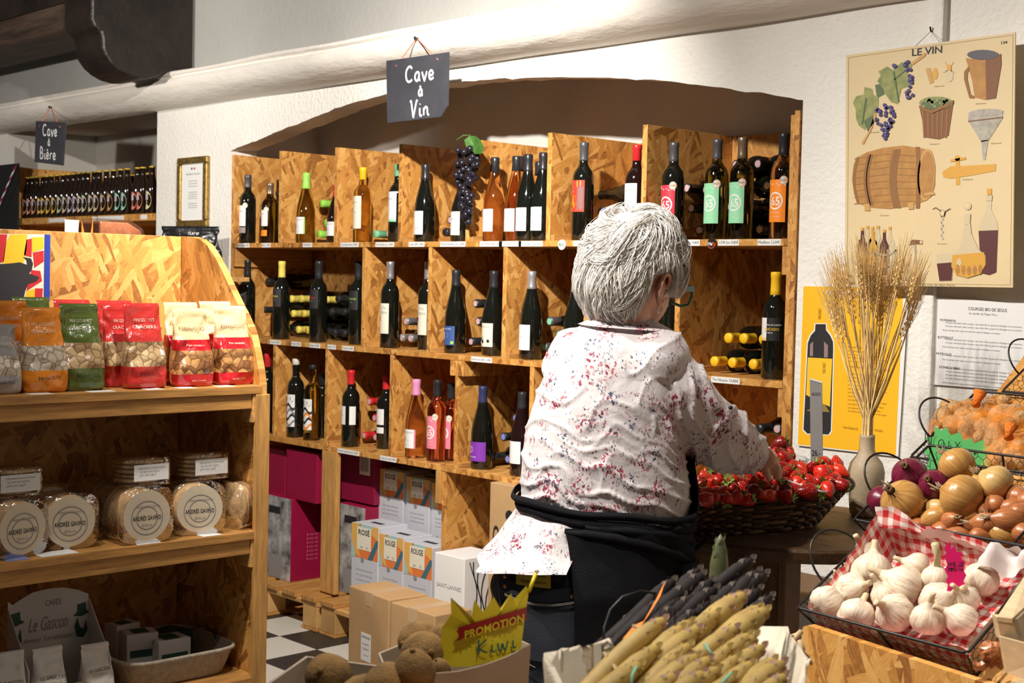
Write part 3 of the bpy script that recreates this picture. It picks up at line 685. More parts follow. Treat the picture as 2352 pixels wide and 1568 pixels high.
stand(0, 1200, 900, 'burgundy', G_RED, C_BLK, .060, 'red wine bottle beside the sleeve of the person', d_plain(), Y=3.47)
# lying bottles
def lie(row, px, py, kind, gl, cap, cln, label, tipY=3.50, seal=None, floor_=False, yaw=0):
    p = on_y(px, py, tipY); z = p.z; r = RAD[kind]
    if floor_: z = ZS[row]+r+.001
    return bottle((p.x+math.sin(yaw)*.3, tipY+.3*math.cos(yaw), z), kind, gl, cap, cln, label, rot=(R(90), 0, -yaw), seal=seal, group='bottles lying in the wine rack')
LY = [
 (2, 738, 467, 'burgundy', G_OLIVE, C_LIME, 'lime-capped bottle lying behind the house label', 0), (2, 748, 512, 'burgundy', G_OLIVE, C_LIME, 'lime-capped bottle lying in the middle behind the second divider', 0), (2, 732, 540, 'burgundy', G_OLIVE, C_LIME, 'lime-capped bottle lying lowest behind the second divider', 1),
 (2, 862, 540, 'bordeaux', G_DARK, C_MINT, 'mint-capped bottle lying beside the golden wine', 1), (2, 893, 535, 'bordeaux', G_DARK, C_WHT, 'bottle lying behind the mint-capped bottle', 1),
 (2, 1034, 505, 'burgundy', G_DARK, C_BLK, 'bottle with pale pink seal lying before the grapes', 0), (2, 1022, 541, 'burgundy', G_DARK, C_BLK, 'black bottle lying on the board before the grapes', 1),
 (2, 1380, 486, 'bordeaux', G_DARK, C_NAVY, 'navy-capped bottle lying above the grey hair', 0), (2, 1415, 490, 'bordeaux', G_DARK, C_RED, 'red-capped bottle lying above the grey hair', 0),
 (2, 637, 445, 'bordeaux', G_DARK, C_BLK, 'black bottle lying beside the slim olive bottle', 0),
]
for r, px, py, k, g, c, lab, fl_ in LY: lie(r, px, py, k, g, c, .05, lab, 3.56 if not fl_ else 3.54, C_END if 'pink' in lab else None, fl_)
for i, (px, py, f) in enumerate([(1578, 432, 0), (1622, 436, 0), (1588, 478, 0), (1690, 378, 0), (1741, 376, 0), (1785, 378, 0), (1708, 424, 0), (1762, 426, 0), (1606, 526, 1), (1660, 525, 1), (1745, 524, 1), (1668, 476, 0), (1725, 474, 0)]):
    lie(2, px, py, 'bordeaux', G_DARK, C_BLK, .05, 'pink-sealed black bottle lying behind the numbered labels, %s of the pile' % ORD[i], 3.60, C_END, f)
for i, (px, py, f) in enumerate([(668, 686, 0), (690, 686, 0), (672, 720, 0), (696, 720, 0), (684, 754, 1), (706, 752, 1), (748, 688, 0)]):
    lie(1, px, py, 'bordeaux', G_DARK, C_PYEL, .055, 'pale yellow-capped bottle lying on the middle shelf, %s of the stack' % ORD[i], 3.60, None, f)
for i, (px, py, f) in enumerate([(598, 683, 0), (606, 711, 0), (597, 750, 1), (614, 646, 0), (640, 748, 1), (775, 686, 0), (788, 716, 0), (760, 716, 0), (766, 756, 1), (788, 757, 1), (725, 716, 0), (735, 754, 1)]):
    lie(1, px, py, 'bordeaux', G_DARK, C_BLK, .055, 'black-capped bottle lying on the middle shelf, %s of the dark stack' % ORD[i], 3.58, None, f)
for i, (px, py, f) in enumerate([(932, 738, 0), (922, 768, 1), (942, 772, 1)]):
    lie(1, px, py, 'bordeaux', G_DARK, C_SIL, .05, 'silver-capped bottle lying behind the red leaf labels, %s of three' % ORD[i], 3.56, C_END, f)
for i, (px, py, f) in enumerate([(1092, 697, 0), (1098, 738, 0), (1082, 780, 1), (1110, 785, 1)]):
    lie(1, px, py, 'burgundy', G_DARK, C_BLK, .05, 'green-banded bottle lying beside the car label, %s of four' % ORD[i], 3.56, C_END, f)
for i, (px, py, f) in enumerate([(1262, 738, 0), (1284, 768, 0), (1250, 794, 1)]):
    lie(1, px, py, 'burgundy', G_DARK, C_GREY, .05, 'teal-sealed bottle lying near the shoulder of the person, %s of three' % ORD[i], 3.54, C_MINT, f)
for i, (px, py, f) in enumerate([(1640, 823, 1), (1681, 826, 1), (1729, 829, 1), (1672, 776, 0), (1707, 777, 0), (1752, 779, 0)]):
    lie(1, px, py, 'bordeaux', G_DARK, C_YEL, .055, 'bright yellow-capped bottle in the pile beside the reaching arm, %s of six' % ORD[i], 3.50, None, f)
for i, (px, py, f) in enumerate([(848, 922, 0), (860, 960, 0), (836, 998, 1), (862, 1000, 1)]):
    lie(0, px, py, 'bordeaux', G_DARK, C_RED, .055, 'red-capped bottle lying on the lowest shelf, %s of four' % ORD[i], 3.56, C_END, f)
for i, (px, py, f) in enumerate([(1184, 960, 0), (1156, 1003, 0), (1132, 1043, 1), (1166, 1048, 1)]):
    lie(0, px, py, 'bordeaux', G_DARK, C_BLK, .055, 'blue-sealed bottle lying beside the purple label, %s of four' % ORD[i], 3.54, mat('blue_seal', (.22, .25, .62), .4), f)
lie(0, 1742, 985, 'burgundy', G_DARK, C_BLK, .055, 'black bottle lying on the lowest shelf above the strawberries', 3.52, None, False)
lie(0, 1785, 985, 'bordeaux', G_DARK, C_BLK, .06, 'black bottle with white emblem lying at the end of the lowest shelf', 3.48, C_END, False)
# one bottle lying across
p = on_y(1372, 448, 3.66)
bottle((p.x+.30, 3.66, p.z), 'burgundy', G_DARK, C_BLK, .06, 'black bottle lying crosswise behind the stained-glass label', rot=(0, R(-90), 0), group='bottles lying in the wine rack')
# ================================================================ beer niche shelf
bs = thing('beer_shelf', 'oriented-strand-board shelf for beer set into the wall niche', 'shelf', (NL, WY, 0))
def bpart(name, a, b, mt=OSB):
    o = MB().box(a, b).build(name, mt, bs, bevel=.002); o.location = (-NL, -WY, 0); return o
bpart('side_panel', (NL+.004, WY+.02, 0), (NL+.05, BB-.02, 2.06)); bpart('side_panel', (NR-.035, WY+.02, 0), (NR-.004, BB-.02, 2.12))
bpart('shelf_board', (NL+.051, WY+.025, 1.728), (NR-.036, BB-.04, 1.764)); bpart('shelf_board', (NL+.051, WY+.025, 1.30), (NR-.036, BB-.04, 1.336))
bpart('back_panel', (NL+.051, BB-.039, 0), (NR-.60, BB-.02, 2.04))
for px, w_ in ((131, .20), (217, .05), (254, .28), (330, .06)):
    p = on_y(px, 505, WY+.024); t = MB().box((p.x-w_/2, WY+.0225, 1.735), (p.x+w_/2, WY+.0245, 1.758)).build('price_tag', WHITE, bs); t.location = (-NL, -WY, 0)
BEER = [(64, 'salmon'), (74, 'salmon'), (85, 'salmon'), (98.5, 'yellow'), (106.6, 'yellow'), (118, 'yellow'), (131, 'yellow'), (144, 'green'), (156, 'beige'), (168, 'lilac'), (180, 'lilac'), (191, 'beige'), (201, 'green'), (216, 'beige'), (228, 'beige'), (244, 'brown'), (260, 'brown'), (277, 'mint'), (292, 'mint'), (316, 'red'), (328, 'red'), (349, 'lemon')]
BC = {'salmon': (.66, .30, .20), 'yellow': (.75, .46, .08), 'green': (.55, .58, .40), 'beige': (.62, .48, .32), 'lilac': (.56, .48, .56), 'brown': (.48, .26, .10), 'mint': (.28, .58, .46), 'red': (.68, .20, .14), 'lemon': (.66, .62, .30)}
cap_y = mat('gold_crown_cap', (.62, .40, .05), .35)
def d_beer(c):
    def f(t, r):
        lb = disc(t, r, 0, .075, .001, mat('beer_%s' % c, BC[c], .5), 'label'); bpy.data.objects.remove(lb)
        g = cyl(r); n = 20
        vs = [g(0, .085)]+[g(.030*math.cos(2*math.pi*j/n), .085+.058*math.sin(2*math.pi*j/n)) for j in range(n)]
        lb = MB().add(vs, [(0, 1+j, 1+(j+1) % n) for j in range(n)]).build('label', mat('beer_%s' % c, BC[c], .5), t)
        patch(lb, r+.0004, -.012, .012, .088, .128, mat('beer_art', (.52, .46, .50), .5), 'print', 3); patch(lb, r+.0004, -.006, .008, .062, .068, INK, 'print', 2)
    return f
for i, (px, c) in enumerate(BEER):
    p = on_y(px, 470, WY+.075); tp_ = 2.003
    t = bottle((p.x, WY+.075, 1.7646), 'beer', G_BEER, cap_y, .009, 'brown beer bottle with gold cap and %s label, %s in the beer row' % (c, ORD[i]), scale=(tp_-1.7646)/.3, decor=d_beer(c), name='beer_bottle', group='beer bottles in the niche')
for i, (px) in enumerate((251, 270, 303, 338)):
    p = on_y(px, 470, WY+.18); bottle((p.x, WY+.18, 1.7646), 'beer', G_BEER, cap_y, .009, 'brown beer bottle in the second row, %s from the sign' % ORD[i], scale=.22/.3, name='beer_bottle', group='beer bottles behind the front row')
# ================================================================ snack rack
GX, GY = -3.34, 2.20
gk = thing('snack_rack', 'oriented-strand-board display rack with curved end panel holding snacks', 'rack', (-3.56, 1.4, 0))
def gpart(name, a, b, mt=OSB, bev=.002):
    o = MB().box(a, b).build(name, mt, gk, bevel=bev); o.location = (3.56, -1.4, 0); return o
gpart('back_panel', (-3.80, .55, 0), (-3.785, 2.178, 1.582))
endp = [(-3.80, 0), (GX, 0), (GX, 1.16), (-3.350, 1.20), (-3.368, 1.25), (-3.394, 1.309), (-3.43, 1.352), (-3.474, 1.396), (-3.515, 1.440), (-3.56, 1.490), (-3.60, 1.528), (-3.64, 1.558), (-3.68, 1.574), (-3.72, 1.581), (-3.80, 1.583)]
o = MB().prism(endp, lambda a, b, c: (a, 2.18+c, b), .022).build('end_panel', OSB, gk, bevel=.0015); o.location = (3.56, -1.4, 0)
for z, nm in ((1.158, 'top'), (.745, 'mid'), (.325, 'low')):
    gpart('shelf_board', (-3.784, .55, z-.024), (GX+.012, 2.179, z), PINEY)
    gpart('front_rail', (GX-.012, .55, z-.066), (GX+.004, 2.150, z-.0245), PINEY)
    gpart('cleat', (GX-.05, 2.1505, z-.105), (GX+.008, 2.179, z-.0245), PINEX)
gpart('front_post', (GX+.0005, 2.158, 0), (GX+.016, 2.203, 1.133), PINEZ)
gpart('end_panel', (-4.22, 2.18, 0), (-3.801, 2.20, 1.30)); gpart('shelf_board', (-4.22, .55, 1.405), (-3.801, 2.179, 1.428), PINEY); gpart('end_panel', (-4.22, .55, 0), (-4.20, 2.179, 1.404))
# ---- snack bags
def crackers(name, a, b):
    m, nt, bs_ = _nt(name); L = nt.links.new
    tc = node(nt, 'ShaderNodeTexCoord'); v = node(nt, 'ShaderNodeTexVoronoi', inp={'Scale': 42}); L(tc.outputs['Object'], v.inputs['Vector'])
    sp = node(nt, 'ShaderNodeSeparateColor'); L(v.outputs['Color'], sp.inputs[0]); r_ = ramp(nt, [(0, b), (.5, a), (1, tuple(min(1, x*1.35) for x in a))])
    L(sp.outputs[0], r_.inputs[0])
    v2 = node(nt, 'ShaderNodeTexVoronoi', feature='DISTANCE_TO_EDGE', inp={'Scale': 42}); L(tc.outputs['Object'], v2.inputs['Vector'])
    r2 = ramp(nt, [(0, (.25, .18, .12)), (.10, (1, 1, 1))]); L(v2.outputs[0], r2.inputs[0])
    mx = node(nt, 'ShaderNodeMixRGB', blend_type='MULTIPLY'); mx.inputs[0].default_value = .8; L(r_.outputs[0], mx.inputs[1]); L(r2.outputs[0], mx.inputs[2]); L(mx.outputs[0], bs_.inputs['Base Color'])
    bp = node(nt, 'ShaderNodeBump', inp={'Strength': .5, 'Distance': .008}); L(v2.outputs[0], bp.inputs['Height']); L(bp.outputs[0], bs_.inputs['Normal'])
    bs_.inputs['Roughness'].default_value = .3; bs_.inputs['Coat Weight'].default_value = .7; bs_.inputs['Coat Roughness'].default_value = .1
    return m
CR_PALE = crackers('pale_crackers', (.66, .46, .24), (.34, .19, .08)); CR_TAN = crackers('tan_crackers', (.55, .28, .10), (.20, .07, .025)); CR_WHT = crackers('white_crackers', (.78, .68, .54), (.56, .44, .30))
def foil(name, c): return mat(name, c, .26, coat=.7, bump=.5, bscale=22)
def snack_bag(loc, rz, w, h, d, layers, label, group, texts=(), lean=0, seed=0):
    t = thing('snack_bag', label, 'snack bag', loc, (0, 0, rz), group); n = 36
    def pt(u, v):      # u around 0..1, v height 0..1
        a = 2*math.pi*u; ca, sa = math.cos(a), math.sin(a); e = .55
        hw = w/2*(1-.10*v**2+.03*math.sin(v*7)); k = min(1, max(0, (v-.35)/.55))
        hd = d/2*(1.0+.15*math.sin(min(1, v*2)*math.pi))*(1-k*k*(3-2*k))+.0015
        x = hw*math.copysign(abs(ca)**e, ca); y = hd*math.copysign(abs(sa)**e, sa)
        nz = .0085*noi((x*22+seed*7, y*22, v*h*26+seed))+.0065*noi((x*50+seed*3, 1, v*h*45)); z = v*h
        s_ = 0 if v < .03 else 1
        y += nz*s_*(1.3-.8*(v > .9)) - lean*0 + lean*v*v; x += nz*.5*s_
        if v > .93: y += .003*math.sin(v*240)
        if v < .01: x *= .94; y *= .9
        return (x, y, z)
    for nm, v0, v1, m in layers:
        nv = max(3, int((v1-v0)*30)); rings = [[pt(j/n, v0+(v1-v0)*i/nv) for j in range(n)] for i in range(nv+1)]
        MB().loft(rings, True, (v0 == 0, v1 == 1)).build(nm, m, t, True)
    for s, size, v, mt, wid in texts:
        def mp(a, b, v=v):
            # front side surface (-y): find u for x=a
            vv = v+b/h; hw = w/2; c = max(-1, min(1, a/hw)); ca = math.copysign(abs(c)**(1/.55), c); u = 1-math.acos(ca)/(2*math.pi)
            q = pt(u, vv); return (a, q[1]-.0035, q[2])
        lettering(s, size, mp, mt, t, width=wid)
    return t
F_OR, F_GR, F_RD, F_CR, F_RB, F_GY = foil('orange_foil', (.88, .28, .02)), foil('olive_foil', (.10, .14, .025)), foil('red_bag_foil', (.58, .035, .03)), foil('cream_foil', (.74, .56, .30)), foil('crimson_foil', (.55, .012, .02)), foil('grey_bag_foil', (.42, .40, .38))
def bag_at(px, X, hpx_top, col, label, w=.115, lean=.02, seed=0, z=1.159, rz=90):
    p = on_x(px, 890, X); top = on_x(px, hpx_top, X-.02).z; h = top-z
    if col == 'cream': lay = [('base_band', 0, .16, F_RB), ('window', .16, .46, CR_TAN), ('title_band', .46, .60, F_RB), ('upper_bag', .60, 1, F_CR)]; tx = [('PANdeOLIVO', .016, .74, mat('brown_ink', (.25, .12, .06), .6), w*.70), ('Pan tostado', .008, .53, CREAM, w*.45), ('con pimentón', .007, .08, CREAM, w*.4)]
    else:
        f, c = {'orange': (F_OR, CR_WHT), 'green': (F_GR, CR_PALE), 'red': (F_RD, CR_PALE), 'grey': (F_GY, CR_WHT)}[col]
        lay = [('base_band', 0, .26, f), ('window', .26, .55, c), ('upper_bag', .55, 1, f)]
        tx = [('PANdeOLIVO', .013, .17, INK if col != 'red' else mat('deep_red_ink', (.2, .01, .01), .5), w*.55), ('MINI GOURMET', .013, .80, CREAM, w*.5), ('CRACKERS', .012, .72, CREAM, w*.55)]
    return snack_bag((X, p.y, z), R(rz), w, h, .062, lay, label, 'snack bags on the top of the rack', tx, lean, seed)
bag_at(-8, -3.405, 745, 'grey', 'grey cracker bag at the edge of the rack beside the orange one', seed=9)
bag_at(100, -3.405, 706, 'orange', 'front orange cracker bag', seed=1)
bag_at(20, -3.49, 690, 'orange', 'orange cracker bag behind the front orange one', seed=2)
bag_at(186, -3.41, 697, 'green', 'front olive green cracker bag', seed=3)
bag_at(75, -3.60, 682, 'green', 'olive green bag behind the orange ones', seed=4)
bag_at(330, -3.40, 696, 'red', 'front red cracker bag', seed=5)
bag_at(282, -3.475, 699, 'red', 'red cracker bag just behind the front red one', seed=6)
bag_at(268, -3.55, 690, 'red', 'red cracker bag third in its file', seed=7)
bag_at(170, -3.63, 688, 'red', 'red cracker bag against the back panel behind the olive ones', seed=8)
bag_at(440, -3.40, 708, 'cream', 'front cream and red toast bag beside the red crackers', seed=10)
bag_at(420, -3.485, 694, 'cream', 'cream toast bag behind the front cream one', seed=11)
bag_at(533, -3.405, 702, 'cream', 'cream and red toast bag nearest the curved end panel', seed=12)
bag_at(500, -3.49, 692, 'cream', 'cream toast bag behind the one by the end panel', seed=13)
# ---- picture with the bull on the back panel
pic = thing('bull_picture', 'collage of a black bull on red and yellow in a sleeve with blue spine', 'picture', on_x(50, 690, -3.783))
def pm(off): return lambda u, v: Vector((off, u, v))
def wx(px, py): p = on_x(px, py, -3.783); q = pic.location; return (p.y-q.y, p.z-q.z)
def flat(pts, mt, name, off, th=.0006):
    P = [wx(*p) for p in pts]; n = len(P)
    MB().add([(off, u, v) for u, v in P]+[(off+th, u, v) for u, v in P], [tuple(range(n-1, -1, -1)), tuple(range(n, 2*n))]+[(i, (i+1) % n, n+(i+1) % n, n+i) for i in range(n)]).build(name, mt, pic)
flat([(-60, 536), (104, 538), (102, 700), (-60, 700)], CREAM, 'sheet', .0005)
art = [(YELLOW, [(22, 538), (62, 538), (60, 575), (52, 610), (5, 608), (12, 560)]), (REDM, [(-40, 538), (16, 538), (8, 600), (-40, 620)]), (REDM, [(60, 550), (72, 548), (72, 590), (54, 586)]), (YELLOW, [(72, 545), (100, 544), (100, 570), (73, 580)]), (REDM, [(75, 580), (100, 575), (100, 600), (78, 615)]), (REDM, [(72, 620), (92, 622), (96, 645), (60, 668), (66, 640)]), (YELLOW, [(60, 668), (80, 662), (78, 690), (56, 690)]), (REDM, [(80, 662), (98, 662), (96, 690), (79, 690)])]
for k, (mt, pts) in enumerate(art): flat(pts, mt, 'colour_patch', .0015)
flat([(-40, 606), (5, 606), (30, 604), (44, 602), (62, 608), (60, 596), (52, 590), (70, 593), (75, 605), (72, 620), (66, 628), (90, 636), (84, 645), (64, 652), (57, 668), (52, 690), (-40, 690)], mat('bull_black', (.03, .028, .032), .7), 'bull', .0025)
flat([(102, 538), (114, 539), (112, 694), (100, 694)], mat('blue_spine', (.03, .06, .42), .35), 'spine', .001, .004)
# ---- items on the far side of the rack top
p0, p1 = on_x(149, 503, -3.86), on_x(184, 503, -3.86)
c_ = thing('price_card', 'white price card clipped above the back panel of the snack rack', 'card', ((p0.x), (p0.y+p1.y)/2, 1.429), (0, 0, R(90)))
MB().grid(lambda a, b: ((a-.5)*(p1.y-p0.y), .012*math.sin(b*2.5)*a, (p0.z-1.43)*b), 6, 8).build('sheet', WHITE, c_, True)
p0, p1 = on_x(187, 498, -3.87), on_x(213, 498, -3.87)
hh = p0.z-1.429
o = MB().prism([(-.5, 0), (.5, 0), (.5, 1), (.28, .72), (0, .62), (-.3, .80), (-.5, .95)], lambda a, b, c: (-3.87+c, (p0.y+p1.y)/2+a*(p1.y-p0.y), 1.429+b*hh), .002).build('price_star', mat('neon_orange', (1, .20, .01), .5)); tag(o, 'neon orange cut-out price star above the snack rack', 'price sign')
p0, p1 = on_x(219, 508, -3.92), on_x(326, 526, -3.92)
bx = thing('sweet_box', 'clear box of orange sweets lying on top behind the rack panel', 'box', (-3.95, (p0.y+p1.y)/2, 1.429)); L_ = p1.y-p0.y
sh = [(-.5, 0), (.5, 0), (.5, .62), (.38, .88), (.1, 1), (-.5, 1)]
MB().prism([(a*L_, b*(p0.z-1.429)) for a, b in sh], lambda a, b, c: (c-.06, a, b), .12).build('contents', mat('apricot', (.62, .22, .10), .4, coat=.6, var=.3, vscale=30), bx, bevel=.006)
MB().prism([(a*L_*1.04, b*(p0.z-1.429)*1.04) for a, b in sh], lambda a, b, c: (c-.064, a, b), .128).build('wrapper', FILM, bx)
p0, p1 = on_y(396, 521, 3.2), on_y(479, 521, 3.2); zl = p0.z-.22
MB().box((p0.x-.04, 3.12, zl-.02), (p1.x+.02, 3.399, zl)).build('ledge', PINEX, wall)
snack_bag(((p0.x+p1.x)/2, 3.2, zl+.001), R(25), (p1.x-p0.x)*1.05, .22, .05, [('bag', 0, 1, mat('black_bag', (.012, .012, .013), .3, coat=.4, bump=.3, bscale=20))], 'black bag with white lettering below the framed certificate', 'items behind the rack', [('Nature', .024, .86, WHITE, .10)], 0, 3)
# ---- flat bread packs
TORTA = mat('baked_torta', (.62, .40, .20), .75, var=.35, vscale=28, bump=.4, bscale=40); PAPER = mat('waxed_paper', (.66, .55, .40), .55, var=.08, vscale=12)
def torta_pack(loc, rot, label, r=.068, n=6, stand=True, paper=True, seed=0, w=None):
    t = thing('torta_pack', label, 'flatbread pack', loc, rot, 'flatbread packs on the middle shelf'); L0 = n*.0125
    rnd = random.Random(seed)
    for i in range(n):
        y = -L0/2+(i+.5)*.0125; q = Matrix.Translation((rnd.uniform(-.003, .003), y, r+.006)) @ Matrix.Rotation(R(90), 4, 'X')
        MB().lathe([(.002, -.0055), (r*.9, -.005), (r, -.002), (r*.99, .002), (r*.9, .0052), (.002, .006)], 24, q).build('torta', TORTA, t, True)
    def wr(a, b):
        aa = 2*math.pi*a; e = .45; x = (r+.008)*math.copysign(abs(math.cos(aa))**e, math.cos(aa)); z = r+.006+(r+.005)*math.copysign(abs(math.sin(aa))**e, math.sin(aa))
        y = -L0/2-.006+(L0+.012)*b; k = noi((x*40+seed, z*40, y*40))*.006
        return (x*(1+k*4), y, max(.001, z*(1+k*3)))
    mb = MB().grid(wr, 40, 6)
    MB().loft([[wr(j/40, i/6) for j in range(40)] for i in range(7)], True, (True, True)).build('wrapper', FILM, t, True)
    if paper:
        f = lambda u, v: (u, -L0/2-.0075, r+.006+v)
        pp = MB().add([f(0, 0)]+[f(r*.97*math.cos(2*math.pi*j/28), r*.97*math.sin(2*math.pi*j/28)) for j in range(28)], [(0, 1+(j+1) % 28, 1+j) for j in range(28)]).build('paper_disc', PAPER, t)
        g = lambda u, v: (u, -L0/2-.0082, r+.006+v)
        for ra in (.046, .0315):
            P = [g(ra*math.cos(2*math.pi*j/32), ra*math.sin(2*math.pi*j/32)-.006) for j in range(32)]; Q = [g((ra-.0022)*math.cos(2*math.pi*j/32), (ra-.0022)*math.sin(2*math.pi*j/32)-.006) for j in range(32)]
            MB().add(P+Q, [(j, (j+1) % 32, 32+(j+1) % 32, 32+j) for j in range(32)]).build('ring', GREYINK, pp)
        lettering('ANDRÉS GAVIÑO', .0165, g, INK, pp, width=.082, at_=(0, -.007), bold=.01)
        lettering([('FABRICA', -.018, .024, 1), ('DE TORTAS', .018, .024, 1)], .0075, g, GREYINK, pp); lettering('SEVILLA', .009, g, GREYINK, pp, at_=(0, -.026))
    return t
zs2 = .7455
def tp_at(px, X, label, **k):
    p = on_x(px, 1240, X); rz = k.pop('rz', 90); return torta_pack((X, p.y, zs2), (R(k.pop('tilt', 0)), 0, R(rz)), label, **k)
tp_at(28, -3.40, 'flatbread pack standing before the blue-edged shelf tag', seed=1, rz=100)
tp_at(150, -3.42, 'flatbread pack standing second on the shelf, tilted face', seed=2, n=5, rz=82)
tp_at(312, -3.40, 'flatbread pack with bold round stamp in the middle of the shelf', seed=3, n=9, r=.070, rz=88)
tp_at(446, -3.405, 'flatbread pack with faded stamp beside the sideways one', seed=4, n=6, rz=78)
tp_at(545, -3.42, 'flatbread pack turned sideways at the end of the shelf', seed=5, n=6, rz=15, r=.062, paper=False)
tp_at(100, -3.60, 'flatbread pack standing in the second row in shade', seed=6); tp_at(250, -3.60, 'flatbread pack standing in shade behind the bold stamp', seed=7)
for px, X, lab, sd in ((20, -3.47, 'flatbread pack lying flat on the first standing pack', 8), (318, -3.46, 'flatbread pack lying flat above the bold stamp', 9), (455, -3.47, 'flatbread pack lying flat above the faded stamp', 10)):
    p = on_x(px, 1130, X); t = torta_pack((X+.068, p.y, zs2+.151+.032), (R(-90), 0, R(90)), lab, n=5, paper=False, seed=sd)
    f = lambda u, v: (u, v-.0, .0)
    lb = MB().add([(-.052, -.022, -.0035), (.052, -.022, -.0035), (.052, .022, -.0035), (-.052, .022, -.0035)], [(0, 1, 2, 3)]).build('nutrition_label', WHITE, t)
    lettering([('Ingredientes harina aceite', 0, -.012, 1), ('de oliva anís azúcar', -.006, -.003, 1), ('Peso neto 180 g', -.012, .006, 1)], .0075, lambda u, v: (u, v, -.0045), GREYINK, lb)
for px, w_, mm in ((45, .06, BLUE), (140, .10, WHITE), (345, .07, WHITE), (490, .06, WHITE)):
    p = on_x(px, 1275, GX+.013); o = MB().box((GX-.045, p.y-w_/2, zs2), (GX+.010, p.y+w_/2, zs2+.0012)).build('price_tag', mat('tag_blue', (.25, .28, .55), .6) if mm is BLUE else WHITE, gk); o.location = (3.56, -1.4, 0)
for px, w_ in ((95, .06), (235, .07), (355, .05), (430, .05), (520, .05)):
    p = on_x(px, 900, GX); o = MB().box((GX-.03, p.y-w_/2, 1.158), (GX+.008, p.y+w_/2, 1.1592)).build('price_tag', WHITE, gk); o.location = (3.56, -1.4, 0)
# ---- coffee display on the low shelf
cz = .326
DG = mat('dark_green_print', (.02, .07, .045), .55)
p0, p1 = on_x(18, 1400, -3.56), on_x(203, 1380, -3.56); cyy = (p0.y+p1.y)/2; cw = p1.y-p0.y
cof = thing('coffee_display', 'white cardboard coffee display stand with arched header', 'display stand', (-3.56, cyy, cz)); ht = on_x(110, 1352, -3.56).z-cz
prof_ = [(-cw/2, 0), (cw/2, 0), (cw/2, ht-.03), (cw*.36, ht-.014), (cw*.18, ht-.002), (0, ht), (-cw*.2, ht-.004), (-cw*.36, ht-.02), (-cw*.44, ht-.03), (-cw/2, ht-.02)]
cm = mat('white_card', (.60, .58, .56), .7)
MB().prism(prof_, lambda a, b, c: (c-.003, a, b), .003).build('header', cm, cof)
for s in (-1, 1): MB().prism([(0, 0), (.13, 0), (.13, .10), (0, .24)], lambda a, b, c: (a, s*cw/2+c, b), .003).build('side_wing', cm, cof)
MB().box((.0, -cw/2, 0), (.13, cw/2, .004)).build('base', cm, cof); MB().box((.127, -cw/2, .004), (.13, cw/2, .05)).build('front_lip', cm, cof)
hm = lambda u, v: (.0012, u, v)
lettering('Le Gascon', .055, hm, GREYINK, cof, at_=(0, ht-.095), slant=.18, width=cw*.48); lettering('CAFÉS', .022, hm, GREYINK, cof, at_=(.012, ht-.040), width=.045); lettering('Artisan Torréfacteur', .018, hm, GREYINK, cof, at_=(0, ht-.135), slant=.25, width=cw*.62)
for s in (-1, 1):     # hatted heads
    hx = s*cw*.41
    for nm, pts, mt in (('hat', [(-.024, .0), (-.012, .010), (-.012, .030), (.012, .034), (.014, .012), (.026, .004), (.0, -.004)], DG), ('beard', [(-.014, -.058), (-.020, -.030), (-.012, -.006), (-.004, -.034), (.006, -.040), (.014, -.012), (.018, -.045), (.006, -.064)], DG)):
        MB().add([(.0014, hx+a, ht-.085+b) for a, b in pts], [tuple(range(len(pts)))]).build(nm, mt, cof)
WB = mat('white_coffee_bag', (.68, .65, .60), .45, bump=.25, bscale=20)
def coffee_bag(px, py, X, lab, sd, rz=90):
    p = on_x(px, py, X); h = p.z-cz-.006; w_ = .088
    snack_bag((X, p.y, cz+.005), R(rz), w_, h, .055, [('bag', 0, 1, WB)], lab, 'coffee bags before the display', [('LE GASCON', .012, .52, INK, w_*.72), ('ARABICA', .007, .44, mat('tan_ink', (.5, .38, .2), .6), w_*.5)], .012, sd)
coffee_bag(20, 1497, -3.44, 'white coffee bag nearest the edge before the display', 21, 80); coffee_bag(113, 1487, -3.43, 'white coffee bag in front of the middle of the display', 22); coffee_bag(222, 1478, -3.44, 'white coffee bag beside the basket of cartons', 23)
# basket with cartons
pa, pb = on_x(275, 1500, -3.45), on_x(552, 1520, -3.40)
bk = thing('carton_basket', 'shallow pale wicker basket holding small white cartons', 'basket', (-3.56, (pa.y+pb.y)/2, cz)); bl = (pb.y-pa.y)/2
WICK = mat('pale_wicker', (.42, .36, .28), .8, var=.2, vscale=60, bump=.6, bscale=90)
def rr(a, k, z): c, s = math.cos(a), math.sin(a); e = .35; return (.17*k*math.copysign(abs(c)**e, c), bl*k*math.copysign(abs(s)**e, s), z)
zt = .075
MB().loft([[rr(2*math.pi*j/48, k, z) for j in range(48)] for k, z in ((.86, .002), (1.0, zt), (.975, zt), (.85, .008))], True, (True, True)).build('tray', WICK, bk)
MB().tube([rr(2*math.pi*j/60, 1.0, zt) for j in range(60)], .006, 6, closed=True).build('rim', WICK, bk, True)
MB().tube([(.0+.02*math.sin(a), bl*.95-.0*a, zt) if False else (.05, bl*.62+.05*math.cos(a), zt+.045*math.sin(a)) for a in [math.pi*i/12 for i in range(13)]], .0025, 5).build('handle', WIRE, bk)
